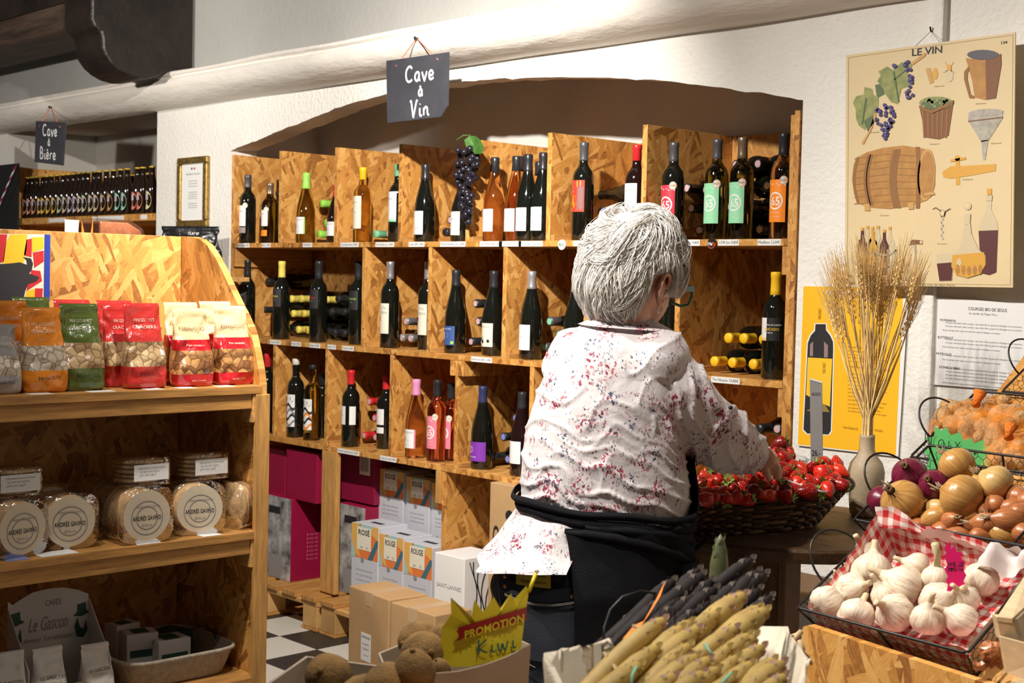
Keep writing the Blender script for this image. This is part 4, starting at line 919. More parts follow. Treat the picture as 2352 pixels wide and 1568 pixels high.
for i, (dx, dy, w1, d1, h1, lab) in enumerate(((.02, -.07, .09, .07, .12, 'white coffee carton at the front of the basket'), (.06, .0, .10, .08, .10, 'white coffee carton with fruit picture in the basket'), (-.06, -.08, .08, .06, .13, 'shaded white carton at the back of the basket'), (-.05, .06, .12, .09, .085, 'dark green carton lying in the basket'))):
    t = thing('coffee_carton', lab, 'carton', (-3.56+dx, bk.location.y+dy, cz+.009), (0, 0, R(10*i-12)), 'cartons in the wicker basket')
    MB().box((-d1/2, -w1/2, 0), (d1/2, w1/2, h1)).build('carton', DG if i == 3 else cm, t, bevel=.002)
    if i < 3:
        MB().box((d1/2, -w1/2+.01, h1*.45), (d1/2+.0008, w1/2-.01, h1*.62)).build('print', DG, t); MB().box((-d1/2+.01, -w1/4, h1), (d1/2-.01, w1/4, h1+.0008)).build('print', DG, t)
    if i == 1: MB().lathe([(.001, 0), (.014, 0), (.014, .001)], 16, Matrix.Translation((d1/2, .015, .03)) @ Matrix.Rotation(R(90), 4, 'Y')).build('print', ORANGE, t)
# ================================================================ signs, posters, frames
NEONC = mat('coral_cord', (.75, .20, .10), .6)
def hang_sign(name, corners, nail, holes, Y, label, lines, size, r):
    t = thing(name, label, 'sign', (0, 0, 0)); C4 = [on_y(*c, Y) for c in corners]
    cen = sum(C4, Vector())/len(C4); t.location = cen
    n = len(C4); dz = [(p.z-cen.z)*-.03 for p in C4]
    V = [Vector((p.x-cen.x, d, p.z-cen.z)) for p, d in zip(C4, dz)]
    MB().add(V+[v+Vector((0, .006, 0)) for v in V], [tuple(range(n)), tuple(range(2*n-1, n-1, -1))]+[(i, n+i, n+(i+1) % n, (i+1) % n) for i in range(n)]).build('slate', SLATE, t)
    e = (V[1]-V[0]).normalized(); u_ = Vector((-e.z, 0, e.x))
    handwriting(lines, size, lambda a, b: e*a+u_*b+Vector((0, -.0015-.03*b, 0)), CHALK, t, r)
    N = on_y(*nail, 3.245)-cen
    cord = []
    for h in holes: cord.append(on_y(*h, Y)-cen+Vector((0, -.004, 0)))
    MB().tube([cord[0], cord[0].lerp(N, .5), N, N.lerp(cord[1], .5), cord[1]], .0022, 5).build('cord', NEONC, t, True)
    MB().lathe([(.001, -.02), (.0035, -.02), (.0035, .004), (.007, .006), (.006, .010), (.001, .011)], 10, Matrix.Translation(N) @ Matrix.Rotation(R(90), 4, 'X')).build('nail', BLACK, t, True)
    return t
hang_sign('chalkboard_sign', [(889, 140), (1032, 120), (1027, 242), (1011, 268), (888, 282)], (957, 88), [(911, 153), (1008, 137)], 3.20,
          'slate sign reading Cave à Vin hanging from the moulding', [('Cave', -.004, .040, 1), ('à', .0, -.014, .75), ('Vin', -.003, -.086, 1)], .054, .0042)
hang_sign('chalkboard_sign', [(84, 278), (152, 281), (143, 380), (78, 372)], (116, 246), [(92, 290), (140, 293)], 3.20,
          'slate sign reading Cave à Bière hanging over the beer niche', [('Cave', .01, .036, 1), ('à', .0, -.014, .75), ('Bière', -.01, -.084, 1)], .056, .0042)
# framed certificate
c4 = [on_y(*q, 3.375) for q in ((405, 362), (473, 358), (470, 520), (405, 522))]
fx0, fx1, fz0, fz1 = c4[0].x, c4[1].x, (c4[2].z+c4[3].z)/2, (c4[0].z+c4[1].z)/2
fr = thing('framed_certificate', 'gold-framed white certificate hung on the wall beside the niche', 'picture frame', ((fx0+fx1)/2, 3.398, fz0))
hw, hh = (fx1-fx0)/2, fz1-fz0; b = .032
for a, c in (((-hw, 0), (hw, b)), ((-hw, hh-b), (hw, hh)), ((-hw, b), (-hw+b, hh-b)), ((hw-b, b), (hw, hh-b))):
    MB().box((a[0], -.022, a[1]), (c[0], 0, c[1])).build('frame_side', GOLD, fr, bevel=.006)
MB().box((-hw+b, -.010, b), (hw-b, -.006, hh-b)).build('paper', WHITE, fr)
fm = lambda u, v: (u, -.0107, v)
lines = [('République Française', 0, hh*.76, .8)]+[('attestation de conformité du magasin', 0, hh*(.66-.038*i), .5) for i in range(3)]+[('produits de qualité vendus ici même', 0, hh*(.50-.03*i), .5) for i in range(4)]+[('délivré pour le présent exercice', 0, hh*(.34-.03*i), .5) for i in range(3)]
lettering(lines, .017, fm, GREYINK, fr, width=hw*1.15)
for k, mm in ((-1, BLUE), (1, REDM)): MB().box((k*.012-.006, -.0108, hh*.82), (k*.012+.006, -.0102, hh*.85)).build('flag_mark', mm, fr)
# black board with checked ribbon at the far wall
p = on_y(20, 450, 3.37)
bb = thing('black_panel', 'black panel with red and white slanted ribbon beside the beer niche', 'panel', (p.x, 3.385, 1.2))
MB().box((-.35, 0, 0), (on_y(34, 450, 3.37).x-p.x, .012, on_y(20, 376, 3.37).z-1.2)).build('board', BLACK, bb)
a, c = on_y(36, 380, 3.36)-bb.location, on_y(-14, 500, 3.36)-bb.location
for i in range(10):
    q0, q1 = a.lerp(c, i/10), a.lerp(c, (i+1)/10); o_ = Vector((.022, 0, .010)) 
    MB().add([q0-o_, q0+o_, q1+o_, q1-o_], [(0, 1, 2, 3)]).build('ribbon_check', WHITE if i % 2 else mat('ribbon_red', (.35, .03, .07), .6), bb)
# ---- wall chart
PY = 3.335
ch = thing('wine_chart', 'old-paper wall chart with wine-making drawings titled LE VIN', 'poster', on_y(2135, 390, PY))
def cq(x, y): p = on_y(1880+x/2.305, y/2.305, PY); q = ch.location; return (p.x-q.x, p.z-q.z)
def cflat(pts, mt, off=1, name='drawing'):
    P = [cq(*p) for p in pts]; y = -.0006*off
    return MB().add([(u, y, v) for u, v in P], [tuple(range(len(P)))]).build(name, mt, ch)
def cell(cx, cy, rx, ry, mt, off=1, n=16, name='drawing', rot=0):
    return cflat([(cx+rx*math.cos(2*math.pi*i/n)*math.cos(rot)-ry*math.sin(2*math.pi*i/n)*math.sin(rot), cy+rx*math.cos(2*math.pi*i/n)*math.sin(rot)+ry*math.sin(2*math.pi*i/n)*math.cos(rot)) for i in range(n)], mt, off, name)
CP = mat('chart_paper', (.66, .52, .30), .6, var=.05, vscale=4)
cor = [cq(146, 292), cq(1042, 170), cq(1028, 1522), cq(138, 1508)]
MB().add([(u, 0, v) for u, v in cor]+[(u, .004, v) for u, v in cor], [(0, 1, 2, 3), (7, 6, 5, 4), (0, 4, 5, 1), (1, 5, 6, 2), (2, 6, 7, 3), (3, 7, 4, 0)]).build('sheet', CP, ch)
DL = mat('chart_line', (.38, .28, .15), .7)
for a, c in (((160, 305), (1030, 185)), ((1030, 185), (1016, 1508)), ((1016, 1508), (152, 1495)), ((152, 1495), (160, 305))):
    dx, dy = c[0]-a[0], c[1]-a[1]; l = math.hypot(dx, dy); ox, oy = -dy/l*1.2, dx/l*1.2
    cflat([(a[0]+ox, a[1]+oy), (c[0]+ox, c[1]+oy), (c[0]-ox, c[1]-oy), (a[0]-ox, a[1]-oy)], DL, 1, 'border')
A_GRP = mat('print_grape', (.06, .04, .15), .6); A_LEAF = mat('print_leaf', (.16, .20, .06), .6, col2=(.34, .34, .12), vscale=30); A_LEAF2 = mat('print_leaf_dark', (.10, .14, .06), .6)
A_OAK = mat('print_oak', (.48, .24, .06), .6, col2=(.36, .17, .045), vscale=40); A_OAKD = mat('print_oak_dark', (.26, .12, .035), .6); A_OAKL = mat('print_oak_light', (.55, .31, .10), .6)
A_STL = mat('print_steel', (.30, .27, .22), .6, col2=(.45, .42, .35), vscale=50); A_WINE = mat('print_wine', (.09, .02, .02), .5); A_GOLD = mat('print_gold', (.62, .32, .04), .5); A_GLS = mat('print_glass', (.58, .48, .30), .5); A_BRN = mat('print_brown', (.20, .08, .03), .6)
cm_ = lambda x, y, s: (lambda a, b: (cq(x, y)[0]+a, -.0012, cq(x, y)[1]+b+a*.10*0))
def ctext(s, x, y, size, wid, mt=INK, off=2, slope=0):
    u0, v0 = cq(x, y); lettering(s, size, lambda a, b: (u0+a, -.0006*off, v0+b+a*slope), mt, ch, width=wid, bold=.012)
ctext('LE VIN', 575, 272, .026, .088); ctext('134', 982, 226, .010, .016); ctext('Emile Deyrolle 46 rue du Bac Paris', 565, 1506, .006, .17, DL)
# vine leaves and grapes
cflat([(365, 352), (395, 372), (440, 330), (498, 335), (492, 368), (470, 390), (500, 440), (480, 455), (440, 470), (420, 552), (385, 540), (352, 495), (345, 470), (312, 430), (330, 400), (318, 378)], A_LEAF, 2)
cflat([(245, 460), (285, 470), (290, 500), (320, 515), (318, 560), (300, 610), (255, 640), (248, 690), (215, 665), (200, 630), (198, 580), (183, 545), (200, 510), (240, 500)], A_LEAF, 2)
cflat([(240, 640), (290, 610), (295, 650), (262, 695)], A_LEAF2, 3); cflat([(300, 450), (345, 440), (350, 500), (310, 520)], A_LEAF2, 1)
for pts in ([(395, 380), (404, 378), (430, 540), (424, 540)], [(250, 520), (258, 520), (236, 660), (230, 655)], [(400, 420), (402, 426), (470, 370), (468, 364)]): cflat(pts, A_LEAF2, 4)
cflat([(298, 600), (310, 600), (285, 680), (240, 765), (228, 760), (270, 690)], A_OAKL, 3); cflat([(490, 335), (560, 280), (572, 282), (566, 298), (500, 345)], A_OAKL, 3)
rg = random.Random(3)
for (cx, cy, n, sx, sy) in ((355, 620, 40, 52, 88), (352, 710, 8, 16, 36), (480, 350, 8, 20, 34), (490, 420, 9, 10, 60), (482, 500, 8, 24, 26), (405, 345, 3, 10, 10)):
    for i in range(n):
        k = rg.random()**.5; a = rg.random()*6.28; y = cy+sy*k*math.sin(a); x = cx+sx*k*math.cos(a)*(1-.5*max(0, (y-cy)/sy))
        cell(x, y, 10, 10, A_GRP, 5+(i % 4), 10, 'printed_grape'); cell(x-2.5, y-3, 3, 3, mat('print_grape_light', (.22, .18, .42), .5), 9.5, 6, 'printed_grape')
# cask
cflat([(200, 835), (260, 805), (340, 783), (450, 770), (560, 787), (600, 800), (620, 880), (618, 980), (600, 1040), (560, 1066), (480, 1092), (380, 1106), (290, 1100), (215, 1080), (190, 1030), (178, 950), (185, 880)], A_OAK, 2)
cell(572, 925, 46, 138, A_OAKL, 3, 24, 'drawing', .06); cell(574, 925, 38, 124, A_OAK, 4, 24, 'drawing', .06)
for x0, w_ in ((205, 14), (262, 18), (275, 16), (398, 20), (418, 20), (515, 22)):
    P = []; Q = []
    for i in range(11):
        v = i/10; top = 835-62*math.sin(min(1, (x0-190)/380)*1.4); bot = 1075+28*math.sin(min(1, (x0-190)/300)*1.6); bow = -22*math.sin(v*math.pi)*(1 if x0 < 450 else -.3)
        P.append((x0+bow, top+(bot-top)*v)); Q.append((x0+bow+w_, top+(bot-top)*v))
    cflat(P+Q[::-1], A_OAKD, 3, 'hoop')
for i in range(8):
    y = 830+34*i; cflat([(190, y+10), (360, y-16+i*2), (530, y-4), (530, y-1), (360, y-13+i*2), (190, y+13)], A_OAKD, 2.6, 'stave_line')
cflat([(245, 1078), (272, 1078), (276, 1116), (246, 1116)], A_OAKL, 4); cflat([(475, 1072), (506, 1070), (508, 1106), (478, 1110)], A_OAKL, 4); cflat([(565, 1022), (612, 1014), (618, 1030), (566, 1038)], A_OAKL, 5)
# tub of green grapes
cflat([(534, 560), (718, 530), (690, 718), (640, 738), (568, 728)], A_BRN, 2)
for i in range(6): x = 548+26*i; cflat([(x, 580), (x+12, 578), (x+8+(3-i)*3, 730), (x+(3-i)*3, 730)], A_OAKD, 3)
cell(626, 545, 92, 34, A_LEAF, 4); cell(626, 552, 80, 26, A_LEAF2, 4.5)
for i in range(24): cell(560+rg.random()*132, 525+rg.random()*40, 8, 8, A_LEAF, 5, 8)
cflat([(534, 560), (600, 586), (718, 532), (716, 550), (602, 602), (538, 576)], A_OAKD, 6)
# hod, cork, insect, funnel, tap
cflat([(780, 308), (885, 320), (968, 285), (970, 340), (940, 520), (880, 528), (828, 515), (815, 430)], A_OAK, 2); cflat([(885, 320), (968, 285), (970, 340), (940, 520), (890, 528)], A_BRN, 3); cell(872, 290, 84, 26, mat('print_dark_fruit', (.10, .09, .11), .6), 4)
cflat([(795, 352), (772, 380), (772, 420), (800, 520), (830, 520), (822, 506), (808, 500), (790, 420), (792, 382), (806, 362)], A_OAKD, 3)
cflat([(568, 365), (592, 358), (612, 435), (590, 445)], A_OAKL, 2); cell(618, 390, 15, 32, A_GOLD, 2); cell(693, 400, 22, 34, A_GLS, 2); cell(693, 358, 12, 16, A_GOLD, 3)
for s_ in (-1, 1): cflat([(693+s_*6, 352), (693+s_*22, 326), (693+s_*24, 328), (693+s_*9, 356)], A_GOLD, 2); cflat([(693+s_*8, 370), (693+s_*32, 382), (693+s_*30, 385), (693+s_*8, 376)], A_GOLD, 2)
cell(886, 595, 94, 18, A_STL, 3, 20, 'drawing', -.06); cflat([(793, 610), (978, 590), (975, 628), (900, 745), (862, 752), (795, 640)], A_STL, 2); cflat([(862, 745), (900, 740), (885, 845), (872, 848)], A_STL, 2); cflat([(793, 640), (978, 618), (978, 624), (793, 646)], A_BRN, 3)
cflat([(656, 910), (700, 880), (770, 878), (940, 868), (938, 905), (800, 930), (700, 945), (662, 938)], A_GOLD, 2); cflat([(725, 840), (748, 836), (750, 978), (728, 980)], A_GOLD, 1.5); cell(737, 838, 14, 16, A_GOLD, 3); cflat([(698, 845), (780, 830), (782, 844), (700, 858)], A_GOLD, 3)
# bottle carrier
for x, y0, mt in ((262, 1195, A_GLS), (288, 1200, A_GOLD), (318, 1195, A_GLS), (380, 1200, A_GLS), (234, 1205, A_WINE), (350, 1215, A_WINE), (290, 1225, A_GOLD)):
    cflat([(x-7, y0), (x+7, y0), (x+8, y0+50), (x+24, y0+85), (x+24, 1455), (x-24, 1455), (x-24, y0+85), (x-8, y0+50)], mt, 2 if y0 < 1203 else 3); cflat([(x-7, y0), (x+7, y0), (x+7, y0+16), (x-7, y0+16)], A_GOLD, 4)
for y in (1328, 1390): cflat([(195, y), (372, y+18), (418, y-10), (418, y-2), (372, y+28), (195, y+10)], A_STL, 5)
for x in (240, 302, 372, 412): cflat([(x-5, 1320), (x+5, 1320), (x+5, 1462), (x-5, 1462)], A_STL, 5)
# corkscrews
cflat([(474, 1285), (500, 1268), (552, 1272), (552, 1294), (520, 1292), (480, 1298)], A_BRN, 2); cflat([(507, 1292), (518, 1292), (520, 1460), (516, 1460)], A_STL, 2); cell(482, 1286, 8, 9, A_GLS, 3); cell(545, 1282, 8, 9, A_GLS, 3)
for pts in ([(607, 1110), (620, 1102), (645, 1118), (650, 1150), (655, 1150), (652, 1115), (622, 1096), (604, 1106)], [(708, 1110), (695, 1102), (670, 1118), (662, 1150), (667, 1150), (676, 1122), (697, 1108)]): cflat(pts, A_BRN, 2)
for i in range(7): cell(655+4*(-1)**i, 1160+17*i, 5, 8, A_STL, 2, 8)
cell(657, 1128, 16, 20, A_STL, 2); cell(657, 1128, 11, 15, CP, 3)
# glass, carafe, bottle
cflat([(622, 1345), (720, 1338), (708, 1485), (640, 1488)], A_GLS, 2); cflat([(628, 1395), (714, 1388), (706, 1484), (642, 1486)], A_WINE, 3)
cflat([(778, 1140), (802, 1140), (812, 1240), (850, 1320), (885, 1350), (888, 1400), (860, 1450), (790, 1472), (730, 1455), (706, 1410), (710, 1350), (745, 1318), (768, 1240)], A_GLS, 4); cflat([(712, 1350), (880, 1335), (888, 1400), (860, 1450), (790, 1470), (730, 1455), (708, 1410)], A_GOLD, 5); cell(748, 1388, 14, 20, A_GLS, 6, 8)
for i in range(5): cell(740+30*i, 1432-abs(i-2)*3, 11, 26, A_OAK, 6, 10)
cell(790, 1090, 22, 22, A_GLS, 4); cell(790, 1090, 14, 14, CP, 5); cflat([(772, 1135), (808, 1130), (804, 1185), (776, 1190)], A_GLS, 5)
cflat([(892, 1060), (918, 1055), (916, 1110), (945, 1170), (952, 1215), (942, 1440), (905, 1455), (862, 1445), (848, 1220), (858, 1180), (888, 1110)], A_GLS, 2); cflat([(849, 1222), (951, 1218), (942, 1440), (905, 1455), (862, 1445)], A_WINE, 3); cflat([(892, 998), (918, 998), (918, 1030), (894, 1032)], A_GOLD, 3); cflat([(888, 1035), (922, 1032), (920, 1062), (890, 1064)], A_GLS, 4)
for x, y, s in ((640, 456, 'Phylloxera'), (860, 548, 'Hotte'), (614, 762, 'Comporte'), (942, 758, 'Entonnoir'), (350, 1140, 'Tonneau'), (790, 950, 'Robinet'), (655, 1290, 'Tire-bouchon'), (300, 700, 'Raisin')): ctext(s, x, y, .005, .028, DL)
# hanging hook
hk = on_y(2132, 95, PY)-ch.location; h1 = on_y(2138, 72, 3.37)-ch.location
MB().tube([cq(495, 262) and Vector((cq(495, 262)[0], -.001, cq(495, 262)[1])), h1, Vector((cq(655, 236)[0], -.001, cq(655, 236)[1]))], .0009, 4).build('string', GREYINK, ch)
MB().tube([h1+Vector((0, .027, 0)), h1, h1+Vector((0, -.004, .012))], .0025, 5).build('hook', BLACK, ch)
# ---- yellow poster
YY = 3.392
yp = thing('yellow_poster', 'bright yellow wine poster with a dark bottle on the white wall', 'poster', on_y(1955, 850, YY))
def yq(x, y): p = on_y(1820+x/3.267, 640+y/3.267, YY); q = yp.location; return (p.x-q.x, p.z-q.z)
def yflat(pts, mt, off=1, name='print'): P = [yq(*p) for p in pts]; return MB().add([(u, -.0006*off, v) for u, v in P], [tuple(range(len(P)))]).build(name, mt, yp)
YP = mat('poster_yellow', (.95, .50, .015), .5)
yflat([(80, 52), (875, 68), (795, 1335), (38, 1250)], WHITE, .5, 'sheet'); yflat([(84, 56), (835, 68), (775, 1322), (42, 1243)], YP, 1, 'sheet')
WBt = [(175, 340), (252, 340), (254, 385), (285, 425), (306, 470), (308, 520), (290, 1140), (272, 1168), (112, 1160), (85, 1130), (118, 480), (140, 425), (172, 390)]
yflat([(x+(8 if x > 200 else -8), y+(6 if y > 1100 else -6)) for x, y in WBt], WHITE, 1.6); yflat(WBt, INK, 2); yflat([(136, 490), (158, 470), (158, 580), (132, 580)], mat('bottle_sheen', (.30, .20, .20), .5), 3); yflat([(240, 470), (270, 500), (268, 590), (240, 590)], _mats['bottle_sheen'], 3)
yflat([(118, 590), (302, 600), (284, 960), (205, 925), (105, 870)], YELLOW, 3); yflat([(105, 990), (283, 1000), (235, 930)], mat('olive_outline', (.3, .2, .05), .5), 2.5)
def ytext(s, x, y, size, wid, mt, rot=0):
    u0, v0 = yq(x, y)
    mp = (lambda a, b: (u0+a, -.0026, v0+b-.02*a)) if not rot else (lambda a, b: (u0-b, -.0026, v0+a))
    lettering(s, size, mp, mt, yp, width=wid, bold=.01)
BR = mat('poster_brown', (.42, .20, .02), .6)
ytext('UN VENT D\'EXCEPTION', 500, 118, .022, .235, WHITE); ytext('NICASIO', 208, 262, .013, .030, BR, 1); ytext('NICASIO', 242, 668, .014, .030, BR, 1)
for i, y in enumerate([520, 548, 575, 600, 625, 720, 748, 775, 805, 835, 862, 890, 920, 950, 978, 1005]): ytext('une belle histoire de terroir et de vigne', 560-(i % 3)*10, y, .0055, .125-(i % 3)*.010, BR)
ytext('ATTENTION AUX RESSOURCES ABONDANTES', 580, 672, .007, .13, BR); ytext('Vinos Castejon S.A.', 440, 1118, .010, .05, BR); ytext('NICASIO', 650, 1138, .008, .025, BR)
# ---- squash leaflet
cp = thing('squash_leaflet', 'white leaflet about squashes pinned below the wall chart', 'leaflet', on_y(2240, 790, 3.392))
def lq(x, y): p = on_y(1820+x/3.267, 640+y/3.267, 3.392); q = cp.location; return (p.x-q.x, p.z-q.z)
P = [lq(*p) for p in ((1035, 130), (1790, 195), (1790, 850), (1015, 790))]
MB().add([(u, -.0005, v) for u, v in P]+[(u, .001, v) for u, v in P], [(0, 1, 2, 3), (7, 6, 5, 4), (0, 4, 5, 1), (2, 6, 7, 3), (3, 7, 4, 0), (1, 5, 6, 2)]).build('sheet', mat('leaflet_paper', (.74, .73, .72), .7), cp)
def ltext(s, x, y, size, wid, mt=GREYINK):
    u0, v0 = lq(x, y); lettering(s, size, lambda a, b: (u0+a, -.0012, v0+b-.02*a), mt, cp, width=wid)
ltext('COURGES BIO DE SEGUS', 1465, 232, .012, .108, INK); ltext('du « Jardins de l\'Aigue Vive »', 1432, 265, .008, .08)
for s, x, y in (('POTIMARRON', 1168, 313), ('BUTTERNUT', 1150, 442), ('PATIDOUX', 1138, 565), ('SUCRINE DU BERRY', 1180, 668)): ltext(s, x, y, .009, .045 if len(s) < 12 else .062, INK)
for y0, n in ((345, 3), (472, 3), (595, 2), (692, 5)):
    for i in range(n): ltext('très peu calorique cette courge a une chair fine au goût de châtaigne et se conserve', 1430-(i == n-1)*90, y0+i*26, .0065, .215-(i == n-1)*.05)
# ================================================================ cartons under the rack
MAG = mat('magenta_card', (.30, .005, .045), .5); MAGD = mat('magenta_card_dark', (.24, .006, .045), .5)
PHOTO = mat('grey_photo_print', (.62, .60, .58), .5, col2=(.04, .04, .04), vscale=14); GREYB = mat('bluegrey_card', (.56, .57, .62), .55)
def carton(px0, px1, yt, yb, Y, dep, mt, label, cat='box', name='wine_box', decor=None, group=None, rz=0, z0=None):
    a, b = on_y(px0, (yt+yb)/2, Y), on_y(px1, (yt+yb)/2, Y); pm_ = (px0+px1)/2
    zt, zb = on_y(pm_, yt, Y).z, on_y(pm_, yb, Y).z
    if z0 is not None: zb = z0
    w_ = b.x-a.x
    t = thing(name, label, cat, ((a.x+b.x)/2, Y, zb), (0, 0, R(rz)), group)
    MB().box((-w_/2, 0, 0), (w_/2, dep, zt-zb)).build('carton', mt, t, bevel=.003)
    if decor: decor(t, w_, zt-zb, dep)
    return t
PZ = .1435
def d_photo(t, w, h, d):
    MB().box((-w/2+.001, -.0012, .001), (w/2-.001, -.0002, h-.001)).build('photo_face', PHOTO, t)
    MB().box((-.045, -.0025, h-.075), (.04, -.0013, h-.045)).build('hand_hole', INK, t)
    pts = [(-.04, .0), (.05, .0), (.06, .10), (-.05, .10)]
    MB().add([(x, -.0020, z+.005) for x, z in pts], [(0, 1, 2, 3)]).build('printed_barrel', mat('barrel_grey', (.30, .29, .28), .6), t)
    f = lambda u, v: (w/2+.0008, d*.5+u, v)
    lettering([('les secrets', 0, h*.55-.018*i, 1) for i in range(7)], .015, f, mat('pale_magenta_ink', (.55, .12, .18), .6), t, width=d*.6)
carton(596, 655, 1030, 1135, 3.46, .36, MAG, 'shaded magenta wine box on top beside the snack rack', z0=None, group='magenta wine boxes')
carton(657, 728, 1036, 1150, 3.43, .34, MAG, 'shaded magenta wine box on top beside the pallet upright', group='magenta wine boxes')
carton(596, 668, 1138, 1312, 3.41, .42, MAG, 'magenta wine box with black and white photo front', decor=d_photo, z0=PZ, group='magenta wine boxes')
def d_lab(t, w, h, d):
    lb = MB().box((w/2-.10, -.0012, h-.10), (w/2-.03, -.0002, h-.01)).build('barcode_label', WHITE, t)
    for i in range(7): MB().box((w/2-.092+.008*i, -.002, h-.085), (w/2-.089+.008*i, -.0013, h-.025)).build('bar', INK, lb)
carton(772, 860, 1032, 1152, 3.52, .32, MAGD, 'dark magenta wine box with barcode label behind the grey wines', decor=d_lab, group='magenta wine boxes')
carton(775, 838, 1160, 1320, 3.48, .36, MAG, 'second magenta wine box with photo front, behind the upright', decor=d_photo, z0=PZ, group='magenta wine boxes')
TEAL = mat('teal_print', (.06, .16, .20), .5); AQUA = mat('aqua_print', (.38, .56, .54), .5); OCH = mat('ochre_print', (.75, .42, .10), .5); RORG = mat('red_orange_print', (.78, .20, .05), .5)
def d_bib(word):
    def f(t, w, h, d):
        zt = h; zb = h*.60
        q = lambda u, v: (u*w-w/2, -.0010, zb+(zt-zb)*v)
        def pl(pts, mt, off=.0010): MB().add([(u*w-w/2, -off, zb+(zt-zb)*v) for u, v in pts], [tuple(range(len(pts)))]).build('print', mt, t)
        pl([(0, 0), (1, 0), (1, 1), (0, 1)], RORG, .0006); pl([(0, .2), (.35, 0), (.2, .6), (.35, 1), (0, 1)], OCH); pl([(.3, 1), (.5, .6), (.9, 1)], AQUA); pl([(.62, 0), (.8, 0), (1, .45), (1, .75)], TEAL); pl([(0, 0), (.18, 0), (.0, .55)], AQUA, .0012); pl([(.75, .75), (1, .6), (1, 1), (.8, 1)], OCH, .0012)
        lb = MB().add([(u*w-w/2, -.0018, zb+(zt-zb)*v) for u, v in ((.22, .25), (.75, .25), (.75, .92), (.22, .92))], [(0, 1, 2, 3)]).build('label', CREAM, t)
        lettering(word, .030, lambda a, b: (a-.003, -.0024, zb+(zt-zb)*.76+b), INK, lb, width=w*.42, bold=.02)
        lettering([('bio', -.1*w, (zt-zb)*.33, 1), ('5 L', .12*w, (zt-zb)*.33, 1)], .012, lambda a, b: (a, -.0024, zb+b), INK, lb)
        MB().lathe([(.001, 0), (.010, 0), (.010, .001)], 14, Matrix.Translation((-.012, -.0012, zb-.006)) @ Matrix.Rotation(R(90), 4, 'X')).build('emblem', GREYINK, t)
        lettering([('Domaine familial', 0, h*.46, 1), ('vin de France', 0, h*.40, 1), ('à boire frais', 0, h*.34, 1)], .010, lambda a, b: (a, -.0010, b), GREYINK, t, width=w*.6)
        P = [(-w*.22+w*.44*i/10, -.001, h*.16+.012*math.sin(i*1.3)) for i in range(11)]
        MB().tube(P, .0012, 4).build('swirl', GREYINK, t)
        MB().prism([(-.03, 0), (.03, 0), (.02, .0), (-.02, .0)], lambda a, b, c: (a, d*.4+c, h+.0004), .02) if 0 else None
        MB().box((-.035, d*.35, h), (.035, d*.5, h+.0008)).build('hand_slot', INK, t)
    return f
B = 'bag-in-box wines'
ry = carton(807, 868, 1205, 1345, 3.36, .15, GREYB, 'pale box of rosé wine at the end of the lower row', decor=d_bib('ROSÉ'), z0=PZ, group=B)
carton(870, 925, 1230, 1362, 3.365, .15, GREYB, 'pale box of red wine in the middle of the lower row', decor=d_bib('ROUGE'), z0=PZ, group=B)
carton(927, 992, 1250, 1368, 3.37, .15, GREYB, 'pale box of red wine beside the white carton', decor=d_bib('ROUGE'), z0=PZ, group=B)
u1 = carton(869, 926, 1080, 1232, 3.55, .15, GREYB, 'pale box of red wine stacked above, beside the magenta box', decor=d_bib('ROUGE'), group=B)
u2 = carton(932, 986, 1098, 1250, 3.555, .15, GREYB, 'pale box of red wine stacked above, in the middle', decor=d_bib('ROUGE'), group=B)
u3 = carton(990, 1040, 1112, 1262, 3.56, .15, GREYB, 'pale box of red wine stacked above, half behind the upright', decor=d_bib('ROUGE'), group=B)
for t, l in ((u1, 'first'), (u2, 'second'), (u3, 'third')):
    q = thing('wine_box', 'plain pale wine box under the upper row, %s from the magenta boxes' % l, 'box', (t.location.x, 3.56, PZ), (0, 0, 0), B); MB().box((-.06, 0, 0), (.06, .14, t.location.z-PZ-.001)).build('carton', GREYB, q, bevel=.003)
def d_saint(t, w, h, d):
    lettering('SAINT-LANNES', .022, lambda a, b: (a, -.001, h*.62+b), GREYINK, t, width=w*.82); lettering([('Côtes de Gascogne', 0, .0, 1), ('vin blanc', .02, -.018, 1), ('mis en bouteille', 0, -.036, 1)], .010, lambda a, b: (a+.01, -.001, h*.26+b), GREYINK, t)
    MB().lathe([(.012, 0), (.018, 0), (.018, .001), (.012, .001)], 16, Matrix.Translation((-w*.22, -.0005, h*.15)) @ Matrix.Rotation(R(90), 4, 'X')).build('emblem', INK, t)
    for k in range(5):
        P = [(w/2+.001, .02+d*.8*(.15*k+.5*math.sin(i*.28+k*.5)**2*.6), h*(.05+.09*i)) for i in range(11)]
        MB().tube(P, .002, 4).build('printed_vine', INK, t)
carton(997, 1066, 1275, 1405, 3.33, .18, WHITE, 'white wine carton with fine lettering and printed vines', decor=d_saint, z0=PZ, group='cartons near the jeans')
def d_casse(t, w, h, d):
    lettering('cassé', .07, lambda a, b: (-w*.22+b, -.001, h*.50-a), INK, t, width=h*.5); 
    MB().lathe([(.014, 0), (.020, 0), (.020, .001), (.014, .001)], 16, Matrix.Translation((w*.2, -.0005, h*.82)) @ Matrix.Rotation(R(90), 4, 'X')).build('emblem', INK, t)
carton(1124, 1190, 1112, 1290, 3.36, .15, CARD, 'tan carton with large black lettering beside the shirt tail', decor=d_casse, z0=PZ, group='cartons near the jeans')
